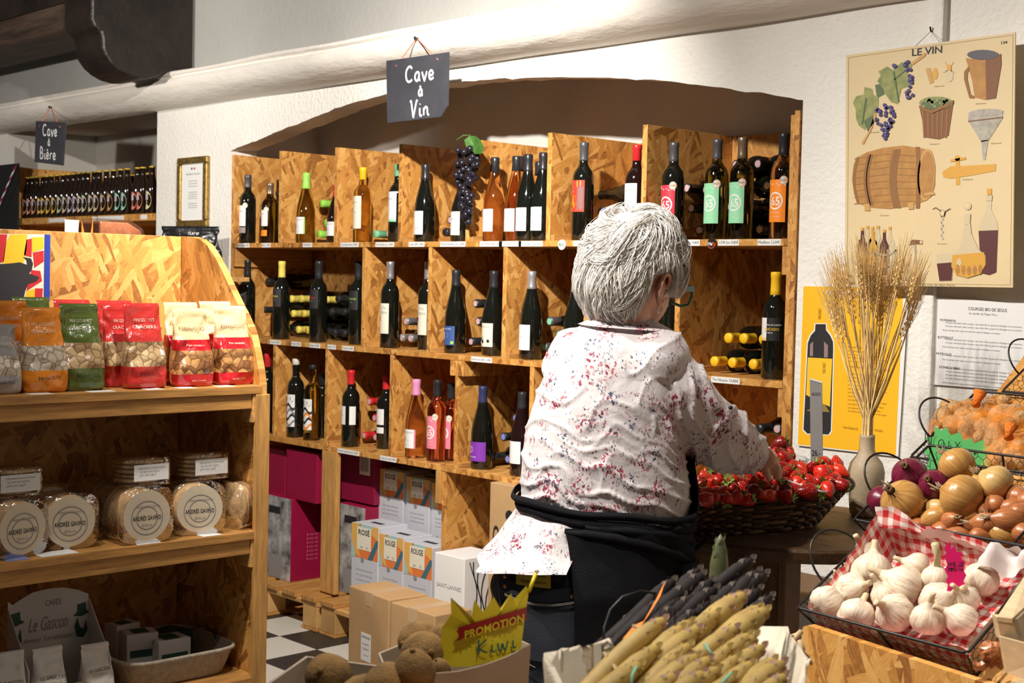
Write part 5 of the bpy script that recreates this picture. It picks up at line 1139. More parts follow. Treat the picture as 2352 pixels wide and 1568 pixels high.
# open carton with flaps
p = Vector((-3.80, 0, 0)); t = thing('open_carton', 'open cardboard carton with raised flap behind the white carton', 'box', (p.x, 3.58, PZ), (0, 0, 0)); h = on_y(1100, 1262, 3.58).z-PZ; w2 = .125
for nm, a, c in (('side', (-w2, 0, 0), (w2, .004, h)), ('side', (-w2, .2, 0), (w2, .204, h)), ('side', (-w2, .004, 0), (-w2+.004, .2, h)), ('side', (w2-.004, .004, 0), (w2, .2, h)), ('base', (-w2, .004, 0), (w2, .2, .004))): MB().box(a, c).build(nm, CARD, t)
MB().add([(-w2, 0, h), (w2, 0, h), (w2, -.06, h+.035), (-w2, -.06, h+.035)], [(0, 1, 2, 3)]).build('flap', CARD, t)
# two big cartons on the tiles
def big(pa, zt_px, w_, d_, h_, rz, label, lab_at):
    g = Vector((*pa, 0)); t = thing('cardboard_box', label, 'box', (g.x, g.y, .001), (0, 0, R(rz)), 'big cartons on the tiled floor')
    MB().box((0, 0, 0), (w_, d_, h_)).build('carton', CARD, t, bevel=.004)
    MB().box((w_/2-.025, 0, h_), (w_/2+.025, d_, h_+.0008)).build('tape', mat('clear_brown_tape', (.55, .38, .22), .3), t); MB().box((w_/2-.025, -.0008, h_-.05), (w_/2+.025, 0, h_)).build('tape', _mats['clear_brown_tape'], t)
    if lab_at:
        lb = MB().box((lab_at[0], -.0012, lab_at[1]), (lab_at[0]+.065, -.0002, lab_at[1]+.10)).build('shipping_label', WHITE, t)
        lettering([('DOMAINE AUGÉ', 0, .036, 1), ('les coteaux', 0, .012, .8), ('12/2021', 0, -.006, .8), ('mis au domaine', 0, -.028, .6)], .011, lambda a, b: (lab_at[0]+.0325+a, -.002, lab_at[1]+.05+b), INK, lb, width=.054)
    return t
big((-4.02, 3.015), 0, .27, .16, .35, -6, 'tall cardboard carton with white address label on the checked floor', (.09, .10))
big((-3.725, 2.975), 0, .245, .16, .35, -2, 'cardboard carton beside the labelled one, behind the kiwis', (.10, .02))
# ================================================================ strawberry table
TZ = .922
tc0 = at(1800, 1240, 3.22); tcx = Vector((tc0.x, tc0.y, 0))
tb = thing('round_table', 'dark round wooden table on a planked base beside the person', 'table', tcx)
TBW = mat('dark_table_wood', (.085, .043, .016), .5, var=.4, vscale=9, stretch=(1, 6, 6), bump=.2, bscale=20); PLK = mat('brown_planks', (.15, .075, .022), .55, var=.3, vscale=8, stretch=(8, 8, 1), bump=.2, bscale=20)
MB().lathe([(.30, TZ-.034), (.325, TZ-.030), (.33, TZ-.006), (.326, TZ), (.001, TZ)], 48).build('table_top', TBW, tb)
q = at(1786, 1400, 3.0); qx = Vector((q.x-tcx.x, q.y-tcx.y, 0))
for i in range(4): MB().box((qx.x-.115*(i+1)+.002, qx.y, 0), (qx.x-.115*i-.002, qx.y+.018, TZ-.036)).build('plank', PLK, tb, bevel=.003)
MB().box((qx.x+.001, qx.y-.004, 0), (qx.x+.02, qx.y+.055, TZ-.036)).build('corner_post', mat('red_brown_post', (.20, .10, .045), .55, var=.2, vscale=9), tb, bevel=.003)
for dx, dy in ((-.2, .2), (.15, .15)): MB().box((dx-.025, dy-.025, 0), (dx+.025, dy+.025, TZ-.036)).build('leg', TBW, tb)
# low brown board on legs by the wall, below the table top
p = on_y(1905, 1350, 3.2); bn_ = thing('low_board', 'low brown board on legs by the wall under the round table', 'bench', (p.x, 3.28, 0)); zz = on_y(1890, 1360, 3.2).z
MB().box((-.5, -.12, zz-.03), (.5, .10, zz)).build('flat_board', PLK, bn_, bevel=.004)
for s in (-.46, .42): MB().box((s, -.10, 0), (s+.04, .08, zz-.031)).build('leg', PLK, bn_)
# ---- wicker basket
P1, P2 = at(1574, 1158, 2.93), at(1990, 1122, 3.17)
e1 = (P2-P1); bl = e1.length; e1.normalize(); e2 = Vector((0, 0, 1)).cross(e1).normalized(); e3 = e1.cross(e2)
bc = (P1+P2)/2+e2*.13
WK = mat('dark_wicker', (.075, .036, .014), .5, var=.6, vscale=40, bump=.5, bscale=120); WKL = mat('light_wicker', (.26, .14, .055), .45, var=.4, vscale=40, bump=.4, bscale=120)
wb = thing('strawberry_basket', 'oval dark wicker basket of strawberries on the round table', 'basket', (bc.x, bc.y, TZ))
Mloc = Matrix((e1, e2, e3)).transposed()
def bo(a, k, z, off=0):      # superellipse point in basket, z above table
    c, s = math.cos(a), math.sin(a); e = .62
    rim_z = (bc.z-TZ)
    v = Vector(((bl/2*k+off)*math.copysign(abs(c)**e, c), (.135*k+off)*math.copysign(abs(s)**e, s), 0))
    w_ = Mloc @ v; w_.z = w_.z*(z/rim_z)+z; w_.z = max(w_.z, .003); return w_
RZ = bc.z-TZ
for i in range(13):
    f = i/12; z = .006+(RZ-.012)*f; k = .70+.28*f; N = 112
    MB().tube([bo(2*math.pi*j/N, k, z, .0045*(1 if (j//2+i) % 2 else -1)) for j in range(N)], .0048, 5, closed=True).build('weave', WK if i % 3 else WKL, wb, True)
for j in range(56):
    a = 2*math.pi*j/56; MB().tube([bo(a, .70+.28*f, .004+(RZ-.008)*f) for f in (0, .5, 1)], .0036, 5).build('stake', WK, wb, True)
MB().add([(0, 0, .004)]+[tuple(bo(2*math.pi*j/40, .68, .004)) for j in range(40)], [(0, 1+j, 1+(j+1) % 40) for j in range(40)]).build('bottom', WK, wb)
for s in range(4):
    N = 168; MB().tube([bo(2*math.pi*j/N, 1.0, RZ+.009*math.sin(j*.38+s*1.57)+.006, .009*math.cos(j*.38+s*1.57)+.004) for j in range(N)], .0058, 6, closed=True).build('rim_braid', WKL if s % 2 else WK, wb, True)
# ---- punnets
def punnet(cpx, cpy, d, ax, w_, l_, h_, tilt, label):
    c = at(cpx, cpy, d); t = thing('punnet', label, 'punnet', c, (R(tilt), 0, ax), 'clear strawberry punnets')
    def ring(k, z): return [Vector((w_/2*k*math.copysign(abs(math.cos(a))**.3, math.cos(a)), l_/2*k*math.copysign(abs(math.sin(a))**.3, math.sin(a)), z)) for a in [2*math.pi*j/40 for j in range(40)]]
    MB().loft([ring(.82, -h_), ring(1, 0)], True, (True, False)).build('tub', PLASTIC, t, True)
    MB().tube(ring(1.01, 0), .0022, 6, closed=True).build('rim', mat('punnet_rim', (.75, .75, .75), .15, alpha=.55), t, True)  # whitish rim colour paints in the highlights of the plastic edge
    return t
punnet(1660, 1122, 3.03, R(100), .16, .11, .030, 0, 'clear punnet of strawberries nearest the apron')
punnet(1855, 1100, 3.12, R(112), .18, .12, .035, 14, 'clear punnet of strawberries at the vase end of the basket')
punnet(1775, 1045, 3.24, R(95), .15, .13, .06, 8, 'clear punnet at the back under the hand')
# ---- strawberries
def berry_mat():
    m, nt, b = _nt('strawberry'); L = nt.links.new
    tc = node(nt, 'ShaderNodeTexCoord'); oi = node(nt, 'ShaderNodeObjectInfo')
    v = node(nt, 'ShaderNodeTexVoronoi', inp={'Scale': 230, 'Randomness': .55}); L(tc.outputs['Object'], v.inputs['Vector'])
    r_ = ramp(nt, [(0, (1, 1, 1)), (.16, (1, 1, 1)), (.24, (0, 0, 0))]); L(v.outputs['Distance'], r_.inputs[0])
    rc = ramp(nt, [(0, (.20, .004, .006)), (.5, (.52, .010, .008)), (1, (.68, .035, .012))]); L(oi.outputs['Random'], rc.inputs[0])
    mx = node(nt, 'ShaderNodeMixRGB'); L(r_.outputs[0], mx.inputs[0]); L(rc.outputs[0], mx.inputs[1]); mx.inputs[2].default_value = (.72, .30, .06, 1)
    L(mx.outputs[0], b.inputs['Base Color']); b.inputs['Roughness'].default_value = .28
    bp = node(nt, 'ShaderNodeBump', invert=True, inp={'Strength': .5, 'Distance': .002}); L(r_.outputs[0], bp.inputs['Height']); L(bp.outputs[0], b.inputs['Normal'])
    b.inputs['Subsurface Weight'].default_value = .15; b.inputs['Subsurface Radius'].default_value = (.01, .002, .001); b.inputs['Subsurface Scale'].default_value = .3
    return m
SB_M = berry_mat(); CAL = mat('calyx_green', (.20, .32, .05), .6, var=.3, vscale=60)
_sm = []
for k in range(5):
    pr = [(.001, -.026), (.005, -.0235), (.0098, -.016), (.0142+.0008*k, -.005), (.0168, .006), (.0152, .013), (.009, .0165), (.001, .0165)]; n = 22
    rings = [[Vector((r*math.cos(2*math.pi*j/n)*(1+.06*math.sin(j*.9+k)), r*math.sin(2*math.pi*j/n)*(1+.05*math.cos(j*.7+k*2)), z*(1+.12*(k-2)*.5))) for j in range(n)] for r, z in pr]
    _sm.append(MB().loft(rings, True, (True, True)).mesh('fruit', True))
cal = MB()
for j in range(8):
    a = 2*math.pi*j/8; c, s = math.cos(a), math.sin(a); l = .013+.004*(j % 3)
    cal.add([(c*.002-s*.0035, s*.002+c*.0035, .0170), (c*.002+s*.0035, s*.002-c*.0035, .0170), (c*l*.6+s*.004, s*l*.6-c*.004, .0185), (c*l, s*l, .0225), (c*l*.6-s*.004, s*l*.6+c*.004, .0185)], [(0, 1, 2, 3, 4)])
cal.tube([(0, 0, .016), (.001, 0, .022), (.004, .001, .027)], .0011, 5)
CALM = cal.mesh('calyx')
SBP = [(1190, 200, 75, 0), (1125, 285, 45, 0), (1305, 285, 40, 1), (1235, 375, 85, 0), (1310, 340, 60, 0), (340, 530, 60, 0), (300, 590, 65, 0), (490, 575, 55, 1), (640, 640, 90, 0), (450, 630, 60, 0), (370, 680, 80, 0), (600, 545, 40, 0), (850, 590, 70, 1), (960, 580, 45, 0), (880, 665, 70, 0), (310, 850, 75, 0), (220, 770, 55, 1), (500, 780, 80, 0), (630, 740, 70, 0), (670, 830, 70, 0), (870, 770, 80, 0), (970, 800, 50, 0), (1150, 660, 60, 0), (1270, 655, 60, 0), (1265, 545, 75, 1), (1370, 580, 60, 0), (1385, 670, 75, 0), (1530, 650, 75, 0), (1440, 480, 60, 1), (1570, 490, 75, 0), (1680, 560, 90, 1), (1700, 430, 75, 0), (1850, 450, 75, 0), (1880, 520, 70, 0), (1910, 680, 70, 0), (1745, 730, 75, 0), (1510, 760, 90, 0), (1260, 750, 65, 1), (1120, 750, 65, 0), (1255, 815, 75, 0), (430, 830, 55, 0), (760, 640, 40, 0), (1620, 640, 60, 0), (1790, 610, 60, 0), (1050, 620, 50, 0), (760, 800, 60, 0), (880, 500, 55, 0)]
SBP += [(x, y, 66, 0) for x, y in ((260, 680), (330, 770), (560, 690), (560, 850), (740, 720), (800, 860), (780, 690), (1000, 700), (1060, 810), (1180, 580), (1330, 730), (1450, 590), (1440, 700), (1620, 780), (1640, 480), (1780, 520), (1760, 650), (1840, 600), (1190, 310), (1200, 470), (1080, 520), (1340, 460), (960, 500), (420, 760), (240, 640))]
rs = random.Random(11)
def berry(px, py, rp, c, lab):
    d = 2.96+(1148-py)/125*.27+(px-1770)/200*.06
    r = rp*1.12/5.113/F_PX*d; pos = at(px, py, d+(.012 if rp == 66 else .004))
    t = thing('strawberry', lab, 'strawberry', pos, (R(rs.uniform(40, 150)) if not c else R(rs.uniform(10, 55)), R(rs.uniform(-60, 60)), rs.uniform(0, 6.28)), 'strawberries in the wicker basket')
    k = r/.0165; t.scale = (k, k, k); link('fruit', _sm[rs.randrange(5)], SB_M, t); link('calyx', CALM, CAL, t)
cols = [('apron', 1690), ('hand', 1790), ('vase', 2100)]
cnt = {}
for x, y, rp, c in sorted(SBP):
    px, py = 1560+x/5.113, 980+y/5.113; z = next(n for n, lim in cols if px < lim); cnt[z] = cnt.get(z, 0)+1
    berry(px, py, rp, c, '%sstrawberry, %s across in the part of the basket by the %s' % ('leafy ' if c else 'red ', ORD[cnt[z]-1], z))
# ---- price plate standing in the basket
pl = thing('price_plate', 'narrow glass price plate standing behind the strawberries', 'price sign', at(1876, 1052, 3.3))
def pv(x, y, d=3.3): return at(x, y, d)-pl.location
V = [pv(1860, 868), pv(1888, 876), pv(1890, 1062), pv(1862, 1062)]; bk_ = RT*.004+Vector((FW.x, FW.y, 0))*.03
MB().add(V, [(3, 2, 1, 0)]).build('card', mat('grey_price_card', (.30, .29, .28), .5), pl)
V2 = [V[1]+RT*.0005, V[1]+RT*.003+FW*.02, V[2]+RT*.003+FW*.02, V[2]+RT*.0005]; MB().add(V2, [(0, 1, 2, 3)]).build('glass_edge', mat('green_glass_edge', (.35, .55, .45), .15), pl)
MB().add([v-FW*.001 for v in (V[0], V[1], V[1]+DN*.004, V[0]+DN*.004)], [(3, 2, 1, 0)]).build('top_edge', WHITE, pl)
lettering('26,-', .020, lambda a, b: pv(1874, 1040)+RT*a-DN*b-FW*.001, INK, pl, width=.02); lettering('RÉCOLTE', .010, lambda a, b: pv(1874, 905)+RT*a-DN*b-FW*.001, INK, pl, width=.02)
# ---- vase with wheat
va = at(1989, 1100, 3.34); vz = TZ+.0005
vs_ = thing('ceramic_vase', 'beige stoneware vase holding dried wheat', 'vase', (va.x, va.y, vz)); vt = at(1989, 998, 3.34).z-vz
CER = mat('stoneware', (.40, .31, .20), .55, var=.15, vscale=20, bump=.1, bscale=80)
MB().lathe([(.001, 0), (.030, 0), (.036, .006), (.043, vt*.42), (.044, vt*.55), (.038, vt*.66), (.024, vt*.75), (.0185, vt*.82), (.0178, vt*.97), (.019, vt), (.0155, vt), (.015, vt*.85), (.001, vt*.8)], 32).build('body', CER, vs_, True)
wh = thing('wheat_bouquet', 'dried wheat stalks fanning out of the stoneware vase', 'bouquet', (va.x, va.y, vz+vt))
WH = mat('dry_wheat', (.74, .52, .22), .7, var=.25, vscale=30)
rw = random.Random(5)
UP = Vector((0, 0, 1)); FH = Vector((FW.x, FW.y, 0)).normalized()
for i in range(54):
    tx = rw.uniform(-62, 100) if i > 8 else rw.choice((-70, -62, 92, 98)); ty = 640+rw.random()*120+abs(tx-15)*.45
    tip = at(1989+tx, ty, 3.34+rw.uniform(-.05, .05))-wh.location; b0 = Vector((rw.uniform(-.011, .011), rw.uniform(-.011, .011), -.03)); b1 = b0*.8+Vector((0, 0, .06)) + (tip-b0)*.02
    pts = [b0, b1]+[b1.lerp(tip, f)+RT*(.006*math.sin(f*3+i)) for f in (.35, .7, 1)]
    MB().tube(pts, .0016, 4).build('stalk', WH, wh)
    dv = (pts[-1]-pts[-2]).normalized(); el = rw.uniform(.055, .085); ear = MB(); sd = dv.orthogonal().normalized(); sd2 = dv.cross(sd)
    n = 9
    for k in range(n):
        for s in (-1, 1):
            base = tip+dv*(el*k/n); w1 = (sd if k % 2 else sd2)*s
            q = base+w1*.0042+dv*.006
            ear.add([base, q+sd2*.0024, q+dv*.009, q-sd2*.0024, q+w1*.003], [(0, 1, 2), (0, 2, 3), (1, 4, 2), (2, 4, 3)])
            ear.tube([q+dv*.003, q+dv*.035+w1*.006, q+dv*rw.uniform(.05, .075)+w1*.011], .0005, 3, False)
    ear.build('ear', WH, wh)
# ---- hanging grapes on the rack
gp = on_y(1075, 350, 3.375); gb = thing('grape_bunch', 'artificial black grape bunch with a green leaf hung on the rack divider', 'grapes', gp)
GM = mat('black_grape', (.018, .016, .024), .28, var=.3, vscale=30); gmesh = MB().lathe([(.0005, -.0105), (.006, -.009), (.0095, -.004), (.0105, 0), (.0095, .004), (.006, .009), (.0005, .0105)], 14).mesh('grape', True)
rg = random.Random(2)
for i in range(92):
    f = i/91; y = 338+172*f; wpx = 25*(1-.1*f) if f < .35 else 25-20*(f-.35)/.65; wpx *= (.8 if .5 < f < .58 else 1)
    x = 1076+rg.uniform(-1, 1)*wpx-2*math.sin(f*3)-4*f; dY = rg.uniform(-.028, .012)
    o = link('grape', gmesh, GM, gb, on_y(x, y, 3.375+dY)-gp); o.rotation_euler = (rg.random()*3, rg.random()*3, 0); s = rg.uniform(1.1, 1.4); o.scale = (s, s, s)
lf = [(1066, 322), (1078, 312), (1092, 312), (1104, 322), (1111, 336), (1109, 352), (1092, 354), (1082, 344), (1072, 340)]
def lfp(x, y): return on_y(x, y, 3.36-.0009*abs(x-1085))-gp
MB().add([lfp(1088, 332)]+[lfp(*p) for p in lf], [(0, 1+i, 1+(i+1) % 9) for i in range(9)]).build('leaf', mat('vine_leaf', (.06, .16, .03), .5, var=.3, vscale=40), gb)
MB().tube([lfp(1048, 322), lfp(1064, 311), lfp(1080, 310), lfp(1078, 345)], .0022, 5).build('stem', _mats['vine_leaf'], gb, True)
# ================================================================ tilted wire baskets
TILT, BYAW = R(31), R(-7.5)
HEXM = {}
def wire_basket(FLp, label, W=.325, L=.246, D=.062, handles=(1, 1)):
    t = thing('wire_basket', label, 'basket', FLp, (TILT, 0, BYAW), 'tilted wire baskets on the stand')
    ins = .018
    top = [Vector((0, 0, 0)), Vector((W, 0, 0)), Vector((W, L, 0)), Vector((0, L, 0))]; bot = [Vector((ins, ins, -D)), Vector((W-ins, ins, -D)), Vector((W-ins, L-ins, -D)), Vector((ins, L-ins, -D))]
    MB().tube([top[i].lerp(top[(i+1) % 4], f) for i in range(4) for f in (.02, .5, .98)], .0026, 6, closed=True).build('rim', WIRE, t, True)
    mid = [a.lerp(b, .35) for a, b in zip(top, bot)]
    MB().tube([bot[i].lerp(bot[(i+1) % 4], f) for i in range(4) for f in (.02, .5, .98)], .0022, 6, closed=True).build('bottom_ring', WIRE, t, True)
    for i in range(4):
        MB().tube([top[i], bot[i]], .0022, 5).build('upright', WIRE, t); MB().tube([top[i].lerp(top[(i+1) % 4], .5), bot[i].lerp(bot[(i+1) % 4], .5)], .0022, 5).build('upright', WIRE, t)
    hx = MB()
    for i in range(4):
        a, b, c, d_ = top[i], top[(i+1) % 4], bot[(i+1) % 4], bot[i]
        ln = (b-a).length; nu = int(ln/.018); nv = 4
        P = lambda u, v: a.lerp(b, u).lerp(d_.lerp(c, u), v)
        for r in range(nv):
            for k in range(nu):
                o_ = .5 if r % 2 else 0
                if k+o_+.5 > nu: continue
                u0, u1 = (k+o_)/nu, (k+o_+.5)/nu; um = min(1, (k+o_+.25)/nu)
                hx.tube([P(min(1, u0), r/nv), P(min(1, u0), (r+.55)/nv)], .0006, 3, False)
                hx.tube([P(min(1, u0), (r+.55)/nv), P(min(1, u0+.5/nu), (r+1)/nv)], .0006, 3, False); hx.tube([P(min(1, u0), (r+.55)/nv), P(max(0, u0-.5/nu), (r+1)/nv)], .0006, 3, False)
    hx.build('wire_mesh', WIRE, t)
    for s, on in ((0, handles[0]), (1, handles[1])):
        if not on: continue
        x = W*s; sg = -1 if s == 0 else 1; H_ = []
        for k in range(17):
            a = math.pi*k/16; H_.append(Vector((x+sg*(.034*math.sin(a)), L*.5-.052*math.cos(a), .050*math.sin(a))))
        MB().tube(H_, .0021, 6).build('handle', WIRE, t, True)
    return t
G0, O0, N0, T0 = Vector((-1.299, 1.880, .949)), Vector((-1.405, 2.205, 1.045)), Vector((-1.469, 2.504, 1.133)), at(2302, 898, 3.08)
wg = wire_basket(G0, 'wire basket of garlic lined with checked paper'); wo = wire_basket(O0, 'wire basket of onions and shallots behind the garlic'); wn = wire_basket(N0, 'wire basket of netted walnuts below the squash leaflet'); wt = wire_basket(T0, 'empty wire basket at the top of the stand', handles=(1, 0))
BM = Matrix.Rotation(BYAW, 4, 'Z') @ Matrix.Rotation(TILT, 4, 'X')
def in_basket(o, px, py, h):     # point on the plane h above a basket's rim
    n_ = BM.to_3x3() @ Vector((0, 0, 1)); r_ = ray(px, py); return CAM+r_*((o-CAM).dot(n_)+h)/r_.dot(n_)
# stand
st = thing('produce_stand', 'oriented-strand-board stepped stand carrying the tilted wire baskets', 'stand', (G0.x, G0.y, 0))
for B0, nm in ((G0, 1), (O0, 2), (N0, 3), (T0, 4)):
    M = Matrix.Translation(B0-Vector((G0.x, G0.y, 0))) @ BM
    mb = MB().box((.0 if nm < 4 else -.03, -.0, -.078), (.50, .27, -.0645)); MB().add([M @ Vector(v) for v in mb.v], mb.f, mb.uv).build('sloped_board', OSB, st)
q = at(1842, 1432, 2.235); R7 = Matrix.Rotation(BYAW, 4, 'Z')
pp = [(0, 0), (.62, 0), (.62, q.z-.02), (.012, q.z), (.003, q.z-.004), (0, q.z-.012)]
o = MB().prism(pp, lambda a, b, c: R7 @ Vector((a, c, b)), .016).build('front_panel', OSB, st); o.location = (q.x-G0.x, q.y-G0.y, 0)
MB().lathe([(.001, 0), (.0035, 0), (.003, .001)], 10, Matrix.Translation((q.x-G0.x+.02, q.y-G0.y-.004, q.z-.055)) @ Matrix.Rotation(R(90), 4, 'X')).build('screw', C_SIL, st)
a_, b_ = at(2225, 985, 3.0)-Vector((G0.x, G0.y, 0)), at(2372, 790, 3.32)-Vector((G0.x, G0.y, 0))
ex = R7 @ Vector((1, 0, 0)); nn = (b_-a_).cross(ex).normalized()*.014
MB().add([a_, a_+ex*.35, b_+ex*.35, b_]+[v+nn for v in (a_, a_+ex*.35, b_+ex*.35, b_)], [(0, 1, 2, 3), (7, 6, 5, 4), (0, 4, 5, 1), (1, 5, 6, 2), (2, 6, 7, 3), (3, 7, 4, 0)], [[(0, 0), (.35, 0), (.35, .4), (0, .4)]]*6).build('backboard', OSB, st)
for x in (.03, .55): MB().box((x, .35, 0), (x+.03, .39, .93)).build('leg', PINEZ, st); MB().box((x-.1, .9, 0), (x-.07, .94, 1.08)).build('leg', PINEZ, st)
# ---- checked paper lining
def gingham():
    m, nt, b = _nt('gingham_paper'); L = nt.links.new
    tc = node(nt, 'ShaderNodeTexCoord'); sx = node(nt, 'ShaderNodeSeparateXYZ'); L(tc.outputs['UV'], sx.inputs[0]); S = []
    for i in (0, 1):
        a = node(nt, 'ShaderNodeMath', operation='MULTIPLY'); a.inputs[1].default_value = 44; L(sx.outputs[i], a.inputs[0])
        f = node(nt, 'ShaderNodeMath', operation='FRACT'); L(a.outputs[0], f.inputs[0]); g = node(nt, 'ShaderNodeMath', operation='GREATER_THAN'); g.inputs[1].default_value = .5; L(f.outputs[0], g.inputs[0]); S.append(g)
    ad = node(nt, 'ShaderNodeMath', operation='ADD'); L(S[0].outputs[0], ad.inputs[0]); L(S[1].outputs[0], ad.inputs[1]); ml = node(nt, 'ShaderNodeMath', operation='MULTIPLY'); ml.inputs[1].default_value = .5; L(ad.outputs[0], ml.inputs[0])
    r_ = ramp(nt, [(0, (.80, .74, .68)), (.5, (.70, .30, .27)), (1, (.52, .02, .025))]); r_.color_ramp.interpolation = 'CONSTANT'; r_.color_ramp.elements[1].position = .4; r_.color_ramp.elements[2].position = .9
    L(ml.outputs[0], r_.inputs[0]); L(r_.outputs[0], b.inputs['Base Color']); b.inputs['Roughness'].default_value = .5; return m
GING = gingham(); BACKP = mat('paper_back', (.74, .64, .60), .55, var=.06, vscale=20)
lin = thing('paper_lining', 'red and white checked paper crumpled inside the garlic basket', 'paper', G0, (TILT, 0, BYAW))
def crum(p, k=1): return Vector(p)+Vector((noi(Vector(p)*45), noi(Vector(p)*45+Vector((9, 2, 1))), noi(Vector(p)*45+Vector((3, 7, 5)))))*.006*k
def sheet(nm, fn, mt, nu, nv, sc_):
    mb = MB().grid(lambda a, b: crum(fn(a, b)), nu, nv); mb.uv = [[(u*sc_[0], v*sc_[1]) for u, v in f] for f in mb.uv]; return mb.build(nm, mt, lin, True)
W, L = .325, .246
sheet('floor_sheet', lambda a, b: (.02+a*(W-.04), .02+b*(L-.04), -.056), GING, 24, 18, (W, L))
sheet('side_sheet', lambda a, b: (.018-.010*b, .015+a*(L-.03), -.056+b*(.052+.030*a*a)), GING, 20, 10, (L, .09))
sheet('back_sheet', lambda a, b: (.012+a*(W-.025), L-.020+.012*b, -.056+b*(.050+.030*(1-a)**2*1.2)), GING, 26, 10, (W, .09))
sheet('corner_fold', lambda a, b: (.006+a*.11, L-.010-b*.016*(1-a), -.004+.045*math.sin((1-a)*1.4)*(1-b*.75)), GING, 14, 6, (.11, .04))
sheet('back_flap', lambda a, b: (.085+a*.19, L-.006-b*.012, -.036+b*(.040+.012*math.sin(a*7))), BACKP, 20, 6, (.2, .05))
sheet('white_fold', lambda a, b: (.235+a*.085, L-.012-b*.065*(1-.4*a), -.020+.040*math.sin(b*2.6)+.012*math.sin(a*9)), BACKP, 14, 10, (.09, .06))
sheet('side_sheet', lambda a, b: (W-.018+.008*b, .015+a*(L-.03), -.056+b*.056), BACKP, 20, 8, (L, .06)); sheet('front_sheet', lambda a, b: (.012+a*(W-.025), .018-.008*b, -.056+b*.050), GING, 24, 8, (W, .06))
# ---- garlic
def garlic_mat():
    m, nt, b = _nt('garlic_skin'); L = nt.links.new
    tc = node(nt, 'ShaderNodeTexCoord'); mp = node(nt, 'ShaderNodeMapping'); mp.inputs['Scale'].default_value = (30, 3, 1); L(tc.outputs['UV'], mp.inputs[0])
    n = node(nt, 'ShaderNodeTexNoise', inp={'Scale': 1.6, 'Detail': 4}); L(mp.outputs[0], n.inputs['Vector'])
    r_ = ramp(nt, [(.30, (.48, .30, .26)), (.42, (.66, .52, .38)), (.62, (.76, .66, .52))]); L(n.outputs[0], r_.inputs[0]); L(r_.outputs[0], b.inputs['Base Color']); b.inputs['Roughness'].default_value = .5
    bp = node(nt, 'ShaderNodeBump', inp={'Strength': .25, 'Distance': .004}); L(n.outputs[0], bp.inputs['Height']); L(bp.outputs[0], b.inputs['Normal'])
    return m
GAR = garlic_mat(); GSTEM = mat('garlic_stem', (.62, .48, .30), .7, var=.15, vscale=40); ROOT = mat('garlic_roots', (.30, .20, .11), .9)
_gm = []
for k in range(4):
    n = 40; lobes = (6, 7, 8, 5)[k]
    pr = [(.004, -.024), (.014, -.0245), (.024, -.020), (.0295, -.008), (.029, .002), (.0245, .011), (.0165, .018), (.0095, .024), (.006, .031), (.0048, .040), (.005, .047), (.003, .048)]
    rings = []
    for r, z in pr:
        lb = .10*max(0, min(1, (.028-abs(z+.004))/.02))
        rings.append([Vector((r*(1-lb*(1-abs(math.sin(lobes*a/2+k)))+.04*math.sin(2*a+k))*math.cos(a)+(z > .02)*(z-.02)*.25*math.sin(k), r*(1-lb*(1-abs(math.sin(lobes*a/2+k)))+.04*math.sin(2*a+k))*math.sin(a), z)) for a in [2*math.pi*j/n for j in range(n)]])
    _gm.append((MB().loft(rings[:9], True, (True, False), True).mesh('bulb', True), MB().loft(rings[8:], True, (False, True), True).mesh('stem', True)))
rootm = MB()
for i in range(14):
    a = i*2.4; rootm.tube([(.003*math.cos(a), .003*math.sin(a), -.024), (.006*math.cos(a), .006*math.sin(a), -.028), (.008*math.cos(a*1.3), .008*math.sin(a), -.0275)], .0006, 3)
ROOTM = rootm.mesh('roots')
rgc = random.Random(8)
def garlic(o, px, py, rp, lab, rot=None, h=-.022):
    d = 2.1; p = in_basket(o, px, py, h); dist = (p-CAM).dot(FW); s = rp/F_PX*dist/.029
    rot = rot or (R(rgc.uniform(-70, 70)), R(rgc.uniform(-70, 70)), rgc.uniform(0, 6.28))
    t = thing('garlic_bulb', lab, 'garlic', p, rot, 'garlic bulbs in the checked paper'); t.scale = (s, s, s); k = rgc.randrange(4)
    link('bulb', _gm[k][0], GAR, t); link('stem', _gm[k][1], GSTEM, t); link('roots', ROOTM, ROOT, t)
GL = [(1902, 1384, 43, 'garlic bulb in the corner by the red fold'), (1968, 1410, 42, 'garlic bulb with crumpled skin at the front rim'), (1960, 1352, 40, 'garlic bulb with a tall papery neck'), (2003, 1308, 48, 'large garlic bulb below the checked fold'), (1990, 1272, 36, 'garlic bulb against the checked back'), (2052, 1405, 45, 'garlic bulb in the middle of the front rim'), (2072, 1342, 50, 'broken garlic bulb showing purple cloves'), (2104, 1298, 32, 'garlic bulb near the green stem'), (2150, 1325, 34, 'purplish garlic bulb with a green stem'), (2160, 1378, 46, 'garlic bulb below the pink tag'), (2132, 1418, 40, 'striped garlic bulb at the front rim'), (2205, 1420, 40, 'garlic bulb at the front corner under the handle'), (2256, 1326, 42, 'garlic bulb by the wire handle'), (2215, 1372, 34, 'garlic bulb between the tag and the handle'), (1935, 1318, 26, 'small garlic bulb beside the checked side'), (2030, 1365, 34, 'garlic bulb tucked in the middle')]
for px, py, rp, lab in GL: garlic(G0, px, py, rp, lab, (R(-25), R(15), 1) if 'green stem' in lab and 'near' not in lab else None)
p = in_basket(G0, 2152, 1300, -.005); tt = at(2147, 1248, (p-CAM).dot(FW)-.01)
tag(MB().tube([p, p.lerp(tt, .5)+RT*.003, tt], [.0055, .005, .0065], 8).build('garlic_stalk', mat('stalk_green', (.36, .36, .16), .6, col2=(.6, .5, .3), vscale=30), None, True), 'cut green garlic stalk standing behind the purplish bulb', 'stalk')
